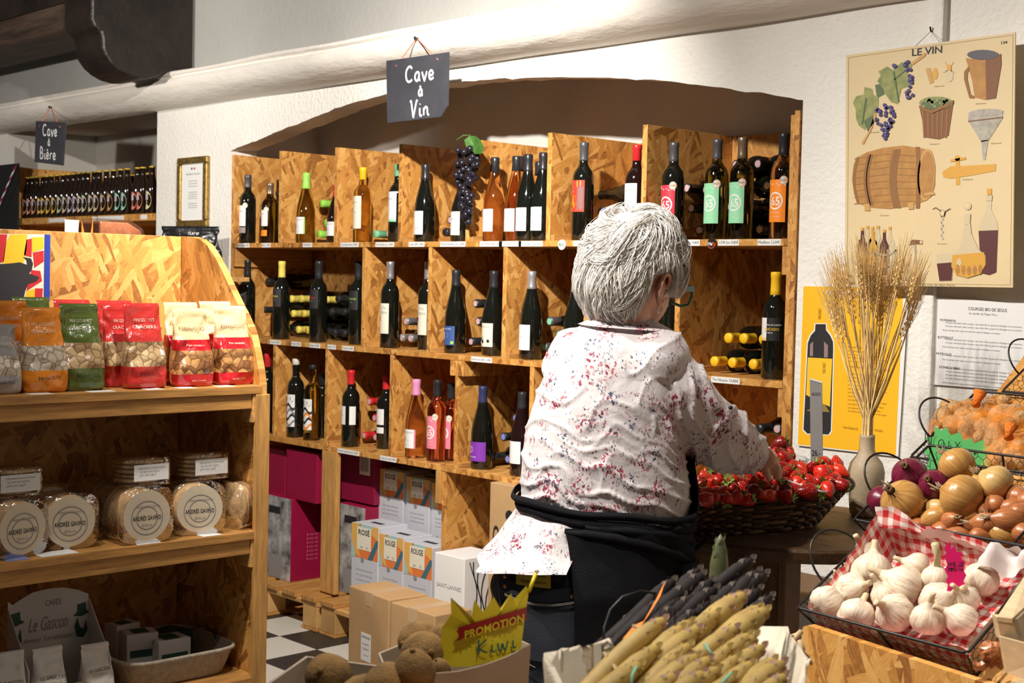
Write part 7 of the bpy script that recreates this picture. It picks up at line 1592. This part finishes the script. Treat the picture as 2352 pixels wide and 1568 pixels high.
ARM = [(1490, 835, -.02, 84), (1545, 900, -.03, 84), (1598, 960, .0, 79), (1645, 998, .05, 76), (1680, 1020, .11, 68), (1706, 1034, .16, 56), (1722, 1040, .19, 43)]
def ap(a, o_=0): return at(a[0], a[1], PD+a[2])-PO
# ---- body (skin)
hf = (RH*.70+FH*.714).normalized(); hs = (RH*.714-FH*.70).normalized(); UPV = (UP*.985+hf*.10).normalized()
HC = at(1450, 622, PD)-PO
bmb = MB()
ell(bmb, HC, (hf, hs, UPV), (.099, .076, .104)); ell(bmb, HC+hf*.030-UPV*.052, (hf, hs, UPV), (.070, .060, .070)); ell(bmb, HC+hf*.072-UPV*.092, (hf, hs, UPV), (.022, .024, .020))
ell(bmb, HC+hf*.098-UPV*.028, (hf, hs, UPV), (.020, .012, .020)); ell(bmb, HC+hf*.084-UPV*.068, (hf, hs, UPV), (.018, .026, .012)); ell(bmb, HC+hf*.082+UPV*.012, (hf, hs, UPV), (.018, .060, .012))
bmb.tube([HC-UPV*.03-hf*.012, HC-UPV*.10-hf*.020, at(1432, 760, PD)-PO, at(1420, 800, PD)-PO], [.060, .057, .062, .075], 20)
bmb.loft([[ring_pt(TOR, y, 2*math.pi*j/28, -.016) for j in range(28)] for y in (770, 820, 900, 1000, 1100, 1185)]+[[ring_pt(LOW, y, 2*math.pi*j/28, -.016) for j in range(28)] for y in (1250, 1350, 1500, 1650)], True, (True, True))
bmb.tube([ap(a) for a in ARM]+[at(1752, 1056, PD+.205)-PO], [a[3]*PD/F_PX*.62 for a in ARM[:4]]+[.040, .034, .029, .026], 16)
bmb.tube([at(1300, 830, PD+.05)-PO, at(1330, 920, PD+.16)-PO, at(1420, 1010, PD+.30)-PO, at(1540, 1040, PD+.34)-PO], [.042, .038, .034, .026], 14)
hand_px = [((1748, 1050), (1762, 1058), (1778, 1072), .024, .026, .020)]
bmb.tube([at(1746, 1050, PD+.20)-PO, at(1760, 1060, PD+.205)-PO, at(1772, 1070, PD+.21)-PO], [.025, .028, .022], 14); bmb.tube([at(1750, 1046, PD+.19)-PO, at(1764, 1052, PD+.186)-PO, at(1776, 1062, PD+.186)-PO], [.022, .023, .018], 14)
FING = [((1778, 1060, -.010), (1786, 1076, -.014), (1784, 1092, -.014), (1779, 1102, -.010)), ((1780, 1064, .010), (1790, 1080, .010), (1790, 1096, .008), (1785, 1106, .006)), ((1776, 1070, .028), (1787, 1084, .030), (1788, 1098, .028), (1784, 1106, .026)), ((1770, 1074, .044), (1779, 1088, .046), (1780, 1098, .046), (1776, 1104, .044)), ((1752, 1066, -.022), (1758, 1084, -.030), (1766, 1098, -.030), (1772, 1104, -.026))]
for f in FING: bmb.tube([at(x, y, PD+.205+d)-PO for x, y, d in f], [.0098, .0092, .0084, .0066], 10)
fl_z = lambda px, d: cf((px-1176)/F_PX*PD, PD+d, 0)-PO
for px, d in ((1245, -.02), (1445, .03)):
    bmb.tube([at(px, 1600, PD+d)-PO, at(px, 1750, PD+d)-PO, at(px+4, 1950, PD+d)-PO, fl_z(px+6, d)+UP*.07], [.078, .068, .052, .038], 14)
SKIN = mat('skin', (.72, .40, .29), .5, var=.10, vscale=25, sss=.12, bump=.08, bscale=120)
bme = remesh(bmb, .0055, 6); body = link('body', bme, SKIN, per)
# ---- blouse
smb = MB()
smb.loft([[ring_pt(TOR, y, 2*math.pi*j/36) for j in range(36)] for y in [728, 738, 750, 770, 795, 830, 870, 910, 950, 1000, 1050, 1100, 1150, 1190]], True, (True, True))
smb.tube([ap(a) for a in ARM], [a[3]*1.06*(PD+a[2])/F_PX for a in ARM], 24)
ell(smb, at(1500, 830, PD-.02)-PO, (RH, FH, UP), (.080, .105, .075)); ell(smb, at(1320, 820, PD+.03)-PO, (RH, FH, UP), (.055, .085, .060))
smb.tube([at(1312, 835, PD+.05)-PO, at(1335, 920, PD+.16)-PO, at(1420, 1005, PD+.29)-PO], [.065, .058, .050], 16)
sme = remesh(smb, .0046, 8)
n3 = lambda x, y, z: noise.noise(Vector((x, y, z)))
ax0, ax1 = Vector(ARM[1][:2]), Vector(ARM[-1][:2]); axd = (ax1-ax0).normalized()
new_ = []
for co, nr in [(v.co.copy(), v.normal.copy()) for v in sme.vertices]:
    w_ = co+PO; x, y = prj(w_); k = 0
    an = Vector((x, y))-ax0; t = an.dot(axd); s = an.x*axd.y-an.y*axd.x; onarm = (t > -10 and abs(s) < 95 and x > 1500)
    nz = n3(x*.012, y*.012, 1.3)
    low = max(0, min(1, (y-930)/180))
    if not onarm:
        ph = (y*.95-x*.42)/12+3.4*nz+2.2*n3(x*.005, y*.005, 5); r = 1-abs(math.sin(ph)); k += (r**2.5-.28)*.0085*low*(.5+.8*abs(n3(x*.008, y*.01, 9)))
        ph2 = (y*.85+x*.30)/24+3*nz; r2 = 1-abs(math.sin(ph2)); k += (r2**3-.25)*.0052*(1-low*.6)*(.4+1.4*abs(n3(x*.006, y*.006, 3)))
        if y > 1150: k -= .006*(y-1150)/50
    else:
        ph = (t*.55+s*.85)/13+2.8*nz; r = 1-abs(math.sin(ph)); e = math.exp(-((t-95)/75)**2); k += (r**3-.25)*(.005+.010*e)
        ph = t/12+1.5*nz; k += (1-abs(math.sin(ph))-.4)*.004*max(0, (t-150)/60)
        if 128 < t < 137: k += .004
    k += .0025*nz
    new_ += list(co+nr*k)
sme.vertices.foreach_set('co', new_); sme.update()
def floral():
    m, nt, b = _nt('floral_blouse'); L = nt.links.new
    tc = node(nt, 'ShaderNodeTexCoord')
    ds = node(nt, 'ShaderNodeTexNoise', inp={'Scale': 140, 'Detail': 1}); L(tc.outputs['Object'], ds.inputs['Vector'])
    ad = node(nt, 'ShaderNodeMixRGB', blend_type='LINEAR_LIGHT'); ad.inputs[0].default_value = .006; L(tc.outputs['Object'], ad.inputs[1]); L(ds.outputs['Color'], ad.inputs[2])
    def clus(scale, lo, hi, seed):
        mp = node(nt, 'ShaderNodeMapping'); mp.inputs['Location'].default_value = (seed, seed*2, seed*.7); L(tc.outputs['Object'], mp.inputs[0])
        v = node(nt, 'ShaderNodeTexVoronoi', inp={'Scale': scale}); L(mp.outputs[0], v.inputs['Vector']); r = ramp(nt, [(lo, (1, 1, 1)), (hi, (0, 0, 0))]); L(v.outputs['Distance'], r.inputs[0]); return r.outputs[0]
    def fleck(scale, rad, keep, seed):
        mp = node(nt, 'ShaderNodeMapping'); mp.inputs['Location'].default_value = (seed, seed, seed); mp.inputs['Rotation'].default_value = (seed, seed*.6, .7); mp.inputs['Scale'].default_value = (1, 1.7, .75); L(ad.outputs[0], mp.inputs[0])
        v = node(nt, 'ShaderNodeTexVoronoi', inp={'Scale': scale}); L(mp.outputs[0], v.inputs['Vector']); a = node(nt, 'ShaderNodeMath', operation='LESS_THAN'); a.inputs[1].default_value = rad; L(v.outputs['Distance'], a.inputs[0])
        sp = node(nt, 'ShaderNodeSeparateColor'); L(v.outputs['Color'], sp.inputs[0]); g = node(nt, 'ShaderNodeMath', operation='GREATER_THAN'); g.inputs[1].default_value = 1-keep; L(sp.outputs[0], g.inputs[0])
        ml = node(nt, 'ShaderNodeMath', operation='MULTIPLY'); L(a.outputs[0], ml.inputs[0]); L(g.outputs[0], ml.inputs[1]); return ml.outputs[0], sp
    cur = None
    base = node(nt, 'ShaderNodeRGB'); base.outputs[0].default_value = (.68, .63, .63, 1); cur = base.outputs[0]
    for (cs, lo, hi, sd, fs, fr, kp, stops) in ((15.5, .22, .42, 1.0, 118, .44, .80, [(0, (.26, .02, .05)), (.45, (.50, .10, .14)), (.75, (.24, .02, .06))]), (28, .30, .48, 31.0, 175, .34, .55, [(0, (.05, .055, .10)), (.55, (.12, .12, .19)), (.85, (.40, .10, .14))]), (13, .24, .40, 41.0, 105, .44, .78, [(0, (.28, .03, .06)), (.4, (.50, .12, .15)), (.7, (.26, .02, .06))]), (16, .18, .38, 21.0, 112, .42, .75, [(0, (.26, .02, .05)), (.4, (.52, .14, .16)), (.7, (.06, .06, .11))]), (16.5, .26, .44, 7.3, 125, .36, .66, [(0, (.04, .045, .09)), (.6, (.10, .10, .17)), (.85, (.36, .10, .14))]), (21, .20, .34, 11.7, 150, .36, .6, [(0, (.05, .055, .10)), (.5, (.45, .10, .14)), (.8, (.12, .12, .20))]), (13, .12, .16, 3.1, 70, .50, .60, [(0, (.12, .13, .26)), (.5, (.06, .07, .13)), (.8, (.12, .13, .26))])):
        c = clus(cs, lo, hi, sd); f, sp = fleck(fs, fr, kp, sd); mk = node(nt, 'ShaderNodeMath', operation='MULTIPLY'); L(c, mk.inputs[0]); L(f, mk.inputs[1])
        rc = ramp(nt, stops, 'CONSTANT'); L(sp.outputs[1], rc.inputs[0]); mx = node(nt, 'ShaderNodeMixRGB'); L(mk.outputs[0], mx.inputs[0]); L(cur, mx.inputs[1]); L(rc.outputs[0], mx.inputs[2]); cur = mx.outputs[0]
    L(cur, b.inputs['Base Color']); b.inputs['Roughness'].default_value = .75; b.inputs['Sheen Weight'].default_value = .1
    n = node(nt, 'ShaderNodeTexNoise', inp={'Scale': 26, 'Detail': 4, 'Distortion': .6}); L(tc.outputs['Object'], n.inputs['Vector']); bp = node(nt, 'ShaderNodeBump', inp={'Strength': .35, 'Distance': .008}); L(n.outputs[0], bp.inputs['Height']); L(bp.outputs[0], b.inputs['Normal'])
    return m
FLO = floral()
shirt = link('blouse', sme, FLO, per)
# collar, cuff, tab button, shirt tail
def col_ring(y0, y1, o0, o1): return [[ring_pt(TOR, y0+(y1-y0)*f+6*math.cos(2*math.pi*j/36), 2*math.pi*j/36, o0+(o1-o0)*f) for j in range(36)] for f in (0, .3, .6, 1)]
MB().loft(col_ring(722, 752, -.004, .012), True).build('collar', FLO, shirt, True)
c_ = ap(ARM[-1]); dv = (c_-ap(ARM[-2])).normalized(); sd = dv.orthogonal().normalized(); s2 = dv.cross(sd); rc = 45*(PD+.19)/F_PX
MB().loft([[c_+dv*(x-.012)+(sd*math.cos(2*math.pi*j/28)+s2*math.sin(2*math.pi*j/28))*(rc+o_+.0015*math.sin(j*2.1)) for j in range(28)] for x, o_ in ((-.02, .004), (-.006, .006), (.012, .003), (.012, -.004), (-.01, -.006))], True).build('cuff', FLO, shirt, True)
def bud(px, y, d, r): return MB().lathe([(.0005, 0), (r, 0), (r, .002), (.0005, .003)], 14, Matrix.Translation(at(px, y, d)-PO) @ (-FW).to_track_quat('Z', 'Y').to_matrix().to_4x4()).build('button', mat('navy_button', (.02, .02, .03), .3), shirt, True)
bud(1678, 936, PD-.035, .0045)
def tailf(a, b):
    ph = -math.pi+R(-22)+a*R(100); y = 1168+b*(122+10*math.sin(a*5)-20*(a-.5)**2); off = .010+.030*b*b+.008*b*math.sin(a*17)+.004*math.sin(a*9+b*4); return ring_pt(LOW, y, ph, off)
MB().grid(tailf, 48, 16).build('shirt_tail', FLO, shirt, True); MB().grid(lambda a, b: tailf(a, .93+.07*b)+(tailf(a, 1)-PO*0)*0+Vector((0, 0, 0)), 48, 2).build('hem', FLO, shirt, True)
# ---- jeans
jmb = MB(); jmb.loft([[ring_pt(LOW, y, 2*math.pi*j/36) for j in range(36)] for y in (1165, 1230, 1280, 1340, 1420, 1500, 1568, 1650)], True, (True, True))
for px, d in ((1245, -.02), (1445, .03)): jmb.tube([at(px, 1560, PD+d)-PO, at(px, 1620, PD+d)-PO, at(px, 1750, PD+d)-PO, at(px+4, 1950, PD+d)-PO, fl_z(px+6, d)+UP*.045], [.098, .096, .082, .066, .062], 18)
jme = remesh(jmb, .009, 5)
new_ = []
for co, nr in [(v.co.copy(), v.normal.copy()) for v in jme.vertices]:
    x, y = prj(co+PO); new_ += list(co+nr*(.003*math.sin(y/14+3*n3(x*.02, y*.02, 2))*(x < 1320)+.002*n3(x*.03, y*.03, 4)))
jme.vertices.foreach_set('co', new_); jme.update()
JN = mat('dark_denim', (.022, .025, .036), .8, var=.45, vscale=7, bump=.2, bscale=350); jeans = link('jeans', jme, JN, per)
ST = mat('denim_stitch', (.30, .26, .20), .7)
def spatch(px0, px1, y0, y1, off, mt, nm, par, nu=10, nv=10, bow=0): return MB().grid(lambda a, b: surf(LOW, px0+(px1-px0)*a, y0+(y1-y0)*b+bow*math.sin(a*math.pi), off), nu, nv).build(nm, mt, par, True)
pk_ = spatch(1170, 1312, 1308, 1470, .007, JN, 'back_pocket', jeans, bow=6); spatch(1170, 1312, 1306, 1334, .010, JN, 'pocket_hem', jeans, bow=10)
for y in (1338, 1341): MB().tube([surf(LOW, 1170+142*i/14, y+10*math.sin(math.pi*i/14), .0115) for i in range(15)], .0007, 4).build('stitching', ST, jeans)
MB().tube([surf(LOW, 1172, 1310+12*i, .009) for i in range(13)]+[surf(LOW, 1172+20*i, 1466+8*i, .009) for i in range(1, 4)], .0007, 4).build('stitching', ST, jeans); MB().tube([surf(LOW, 1146+1.5*i, 1290+16*i, .004) for i in range(14)], .0007, 4).build('stitching', ST, jeans)
for px, y in ((1172, 1302), (1172, 1322), (1308, 1326)): MB().lathe([(.0005, 0), (.004, 0), (.003, .002)], 10, Matrix.Translation(surf(LOW, px, y, .012)) @ (-FW).to_track_quat('Z', 'Y').to_matrix().to_4x4()).build('rivet', mat('copper_rivet', (.5, .26, .10), .35, metal=.8), jeans, True)
for px, d in ((1245, -.02), (1445, .03)):
    b0 = fl_z(px+6, d); MB().loft([[b0+hf*(.05*0+x)+hs*(w_*math.cos(a))*1+UP*(.001+h_*max(0, math.sin(a))) for a in [2*math.pi*j/14 for j in range(14)]] for x, w_, h_ in ((-.09, .02, .05), (-.06, .04, .085), (.0, .042, .08), (.08, .046, .055), (.13, .04, .04), (.16, .015, .02))], True, (True, True)).build('shoe', BLACK, per, True)
# packet in the pocket
pkt = tag(spatch(1196, 1266, 1258, 1312, .0135, mat('packet_yellow', (.55, .38, .04), .5), 'paper_packet', None), 'yellow printed packet tucked in the back pocket of the jeans', 'packet'); pkt.location = PO
lettering([('vignes et collines', 0, .012, 1), ('Val d\'Orbieu', 0, 0, 1), ('appellation', 0, -.012, 1)], .009, lambda u, v: surf(LOW, 1232+u*F_PX/PD, 1287-v*F_PX/PD, .0145), INK, pkt, width=.045)
# ---- apron
AP = mat('black_apron', (.0095, .0095, .011), .95, spec=.15, var=.2, vscale=30, bump=.25, bscale=300)
def apf(a, b):
    y = 1182+b*420; _, l, r, dp = rows_at(LOW, y); px = 1302+12*min(1, b*3); u = max(-1, min(1, (px-(l+r)/2)/((r-l)/2))); p0 = -math.acos(math.copysign(abs(u)**(1/.88), u)); ph = p0+(R(120)-p0)*a
    off = .016+.010*math.sin(b*2)+.007*math.sin(a*15+b*3)*b*(.5+.5*math.sin(a*4))+.010*(1-abs(math.sin(b*9-a*5+.8*math.sin(a*7))))*(1-b)*.8
    return ring_pt(LOW, y, ph, off)
ap_o = MB().grid(apf, 56, 40).build('apron', AP, per, True)
MB().grid(lambda a, b: ring_pt(TOR, 1035+b*155, R(-8)-R(22)*b*b+a*R(110), .016), 26, 14).build('apron_bib', AP, ap_o, True)
for y0, y1, o_, tl in ((1146, 1164, .012, 18), (1162, 1186, .015, 22)):
    MB().loft([[ring_pt(LOW if y0 > 1160 else TOR, y0+(y1-y0)*f+tl*math.cos(2*math.pi*j/48)+3*math.sin(j*.8), 2*math.pi*j/48, o_+.006*math.sin(f*math.pi)+.002*math.sin(j*1.3)) for j in range(48)] for f in (0, .25, .5, .75, 1)], True).build('waist_tie', AP, ap_o, True)
for pts in ([(1300, 1190), (1340, 1192), (1400, 1200), (1460, 1216), (1520, 1242), (1556, 1272)], [(1340, 1178), (1420, 1184), (1500, 1196), (1556, 1222)], [(1460, 1190), (1520, 1186), (1560, 1194)]): MB().tube([surf(LOW, x, y, .020) for x, y in pts], [.004, .009, .010, .010, .010, .007][:len(pts)], 8).build('tie_end', AP, ap_o, True)
MB().tube([surf(LOW, 1558, 1268, .02), at(1575, 1270, PD+.02)-PO, at(1600, 1258, PD+.03)-PO, at(1622, 1240, PD+.03)-PO], [.008, .007, .006, .004], 6).build('tie_end', AP, ap_o, True)
spatch(1518, 1560, 1262, 1340, .034, AP, 'apron_pocket', ap_o, 6, 6)
# ---- neck opening
MB().loft([[at(1428+ca*62, 706+10*ca, PD)-PO+FH*(.062*sa)+UP*(.0-.010*ca*0) for ca, sa in [(math.cos(2*math.pi*j/30), math.sin(2*math.pi*j/30)) for j in range(30)]], [at(1428+ca*70, 742, PD)-PO+FH*(.068*sa) for ca, sa in [(math.cos(2*math.pi*j/30), math.sin(2*math.pi*j/30)) for j in range(30)]]], True).build('undershirt_collar', BLACK, per, True)
# ---- ear, earring
EC = at(1503, 668, PD-.050)-PO+hs*.012; eu = (UP*.97+hf*.22).normalized(); ef = hf; eo = hs
def epos(a, b, c): return EC+ef*a+eu*b+eo*c
emb = MB(); ell(emb, epos(.0, .002, .002), (ef, eu, eo), (.013, .026, .006), 18, 10)
hel = [(.012, .004, .008), (.016, .018, .010), (.012, .030, .012), (.0, .035, .014), (-.012, .030, .016), (-.018, .016, .017), (-.017, .0, .015), (-.012, -.014, .012), (-.004, -.026, .009), (.006, -.027, .007), (.009, -.018, .006)]
emb.tube([epos(*h) for h in hel], [.0035, .004, .0045, .0045, .0045, .0045, .0045, .005, .006, .005, .003], 8)
ear = link('ear', remesh(emb, .0022, 3), SKIN, body)
MB().tube([epos(-.002+.0085*math.cos(2*math.pi*j/20), -.036+.0085*math.sin(2*math.pi*j/20), .010) for j in range(20)], .0011, 6, closed=True).build('earring', C_SIL, per, True)
for s, off in ((-1, .064), (1, .064)): ell_ = MB(); ell(ell_, HC+hf*.086-UPV*.012+hs*(.030*s), (hf, hs, UPV), (.011, .012, .011), 14, 8); ell_.build('eye', mat('eye_white', (.75, .72, .68), .2), body, True)
MB().grid(lambda a, b: HC+hf*(.099-.012*(2*a-1)**2)-UPV*(.072+.006*b)+hs*((a-.5)*.044), 10, 2).build('mouth', mat('lips', (.40, .12, .11), .5), body, True)
# ---- hair
HM = [mat('white_hair', (.88, .85, .80), .40, spec=.6), mat('silver_hair', (.74, .70, .65), .42, spec=.6), mat('grey_hair', (.50, .46, .42), .45)]
rh = random.Random(12); RADS = (.098, .078, .104)
def hp(n_, k): return HC+hf*(n_.x*RADS[0]*k)+hs*(n_.y*RADS[1]*k)+UPV*(n_.z*RADS[2]*k)
def skip(n_):
    if n_.x > .72 and n_.z < .30: return True                                  # face
    if n_.y > .15 and -.32 < n_.x < .14 and n_.z < -.04: return True             # ear
    if n_.y > .15 and n_.x >= .14 and n_.z < -.42: return True                  # cheek
    if n_.y < -.25 and n_.x > -.1 and n_.z < -.10: return True
    if n_.z < -.80 or (n_.z < -.62 and n_.x > -.25): return True
    return False
crown = Vector((-.42, .10, .90)).normalized()
cap_ = MB(); NU, NV = 72, 48
def nd(i, j): th = 2*math.pi*i/NU; ph = math.pi*(j/NV-.5); return Vector((math.cos(ph)*math.cos(th), math.cos(ph)*math.sin(th), math.sin(ph)))
vs = [hp(nd(i, j), 1.12+.06*n3(nd(i, j).x*3, nd(i, j).y*3, nd(i, j).z*3)+.05*nd(i, j).z) for j in range(NV+1) for i in range(NU)]
fs = []
for j in range(NV):
    for i in range(NU):
        c = nd(i+.5, j+.5)
        if not skip(c): fs.append((j*NU+i, j*NU+(i+1) % NU, (j+1)*NU+(i+1) % NU, (j+1)*NU+i))
cap_.add(vs, fs); hair_root = cap_.build('hair', HM[1], per, True)
HB = [MB(), MB(), MB()]; nc = 0
while nc < 420:
    n0 = Vector((rh.gauss(0, 1), rh.gauss(0, 1), rh.gauss(0, 1))).normalized()
    if skip(n0): continue
    nc += 1
    ang = 1.6*n3(n0.x*2.3+5, n0.y*2.3, n0.z*2.3)+rh.gauss(0, .30)+(.55 if n0.z > .1 else 0); lift = .15+.10*rh.random()+.06*max(0, n0.z); ln = rh.uniform(.07, .12)*(1.15 if n0.z > .1 else .75); k0 = 1.07; lay = rh.random()*.07
    curl = rh.gauss(0, .35); tone = rh.random()
    for q in range(13):
        n_ = (n0+Vector((rh.gauss(0, .055), rh.gauss(0, .055), rh.gauss(0, .055)))).normalized(); a2 = ang+rh.gauss(0, .07); l2 = ln*rh.uniform(.75, 1.1); li = lift+rh.gauss(0, .018)
        p = n_.copy(); P = []; steps = 8
        for s in range(steps+1):
            f = s/steps; k = k0+lay+li*math.sin(min(1, f*1.35)*1.57)-.09*f*f*(1-.5*max(0, n0.z))
            if skip(p) and s > 1: break
            P.append(hp(p, k))
            t = p*p.dot(crown)-crown; t = t.normalized() if t.length > 1e-3 else Vector((1, 0, 0)); t2 = p.cross(t); aa = a2*(.5+f)+curl*f*f
            dr = t*math.cos(aa)+t2*math.sin(aa)+Vector((0, 0, -.35*f)); p = (p+dr.normalized()*(l2/steps/.115)).normalized()
        m_ = len(P)
        if m_ < 3: continue
        r0 = rh.uniform(.0007, .0014); hb = HB[0 if tone+rh.gauss(0, .2) > .42 else (1 if tone > .12 else 2)]
        o1 = (hf*rh.uniform(-1, 1)+hs*rh.uniform(-1, 1)+UPV*rh.uniform(-.5, .5)).normalized(); o2 = (P[-1]-P[0]).cross(o1).normalized(); o1 = (P[-1]-P[0]).cross(o2).normalized()
        b_ = len(hb.v)
        for s, pt in enumerate(P):
            r = r0*(1.1 if s < m_-3 else (.85, .5, .12)[s-(m_-3)])
            for c, sn in ((1, 0), (-.5, .866), (-.5, -.866)): hb.v.append(tuple(pt+o1*(r*c)+o2*(r*sn)))
        for s in range(m_-1):
            for j in range(3):
                k_ = (j+1) % 3; hb.f.append((b_+s*3+j, b_+s*3+k_, b_+s*3+3+k_, b_+s*3+3+j)); hb.uv.append([(0, 0)]*4)
for hb, hm_ in zip(HB, HM): hb.build('hair_strands', hm_, hair_root, True)['kind'] = 'stuff'
# ---- glasses
E_ = HC+hf*.122+hs*.066+UPV*.0+(at(1592, 664, PD)-at(1590, 664, PD)); gx = prj(E_+PO)
E_ = E_+RH*((1591-gx[0])*PD/F_PX)-UP*((664-gx[1])*PD/F_PX)
gl = thing('eyeglasses', 'green-framed eyeglasses worn by the person in the floral blouse', 'glasses', PO); GRN = mat('green_acetate', (.015, .16, .10), .3, coat=.4)
def gq(a, b, c=0): return E_-hs*a-UPV*b+hf*c
for s in (0, .066):
    pts = [gq(s+.000, -.004), gq(s+.026, -.006), gq(s+.050, -.004), gq(s+.054, .012), gq(s+.048, .030), gq(s+.026, .036), gq(s+.006, .032), gq(s+.0, .014)]
    MB().tube([pts[i].lerp(pts[(i+1) % 8], f) for i in range(8) for f in (0, .5)], .0030, 6, closed=True).build('rim', GRN, gl, True)
    MB().add([gq(s+.027, .015)]+pts, [(0, 1+i, 1+(i+1) % 8) for i in range(8)]).build('lens', clear('spectacle_lens', (.80, .78, .76), .12, .02), gl)
MB().tube([gq(.054, .008), gq(.060, .004, .004), gq(.066, .008)], .003, 6).build('bridge', GRN, gl, True)
for a in (-.002, .124):
    V = [gq(a, -.006), gq(a, .006), gq(a, .004, -.135), gq(a, -.001, -.135)]; o_ = hs*.0035
    MB().add(V+[v+o_ for v in V], [(0, 1, 2, 3), (7, 6, 5, 4), (0, 4, 5, 1), (1, 5, 6, 2), (2, 6, 7, 3), (3, 7, 4, 0)]).build('temple', GRN, gl)
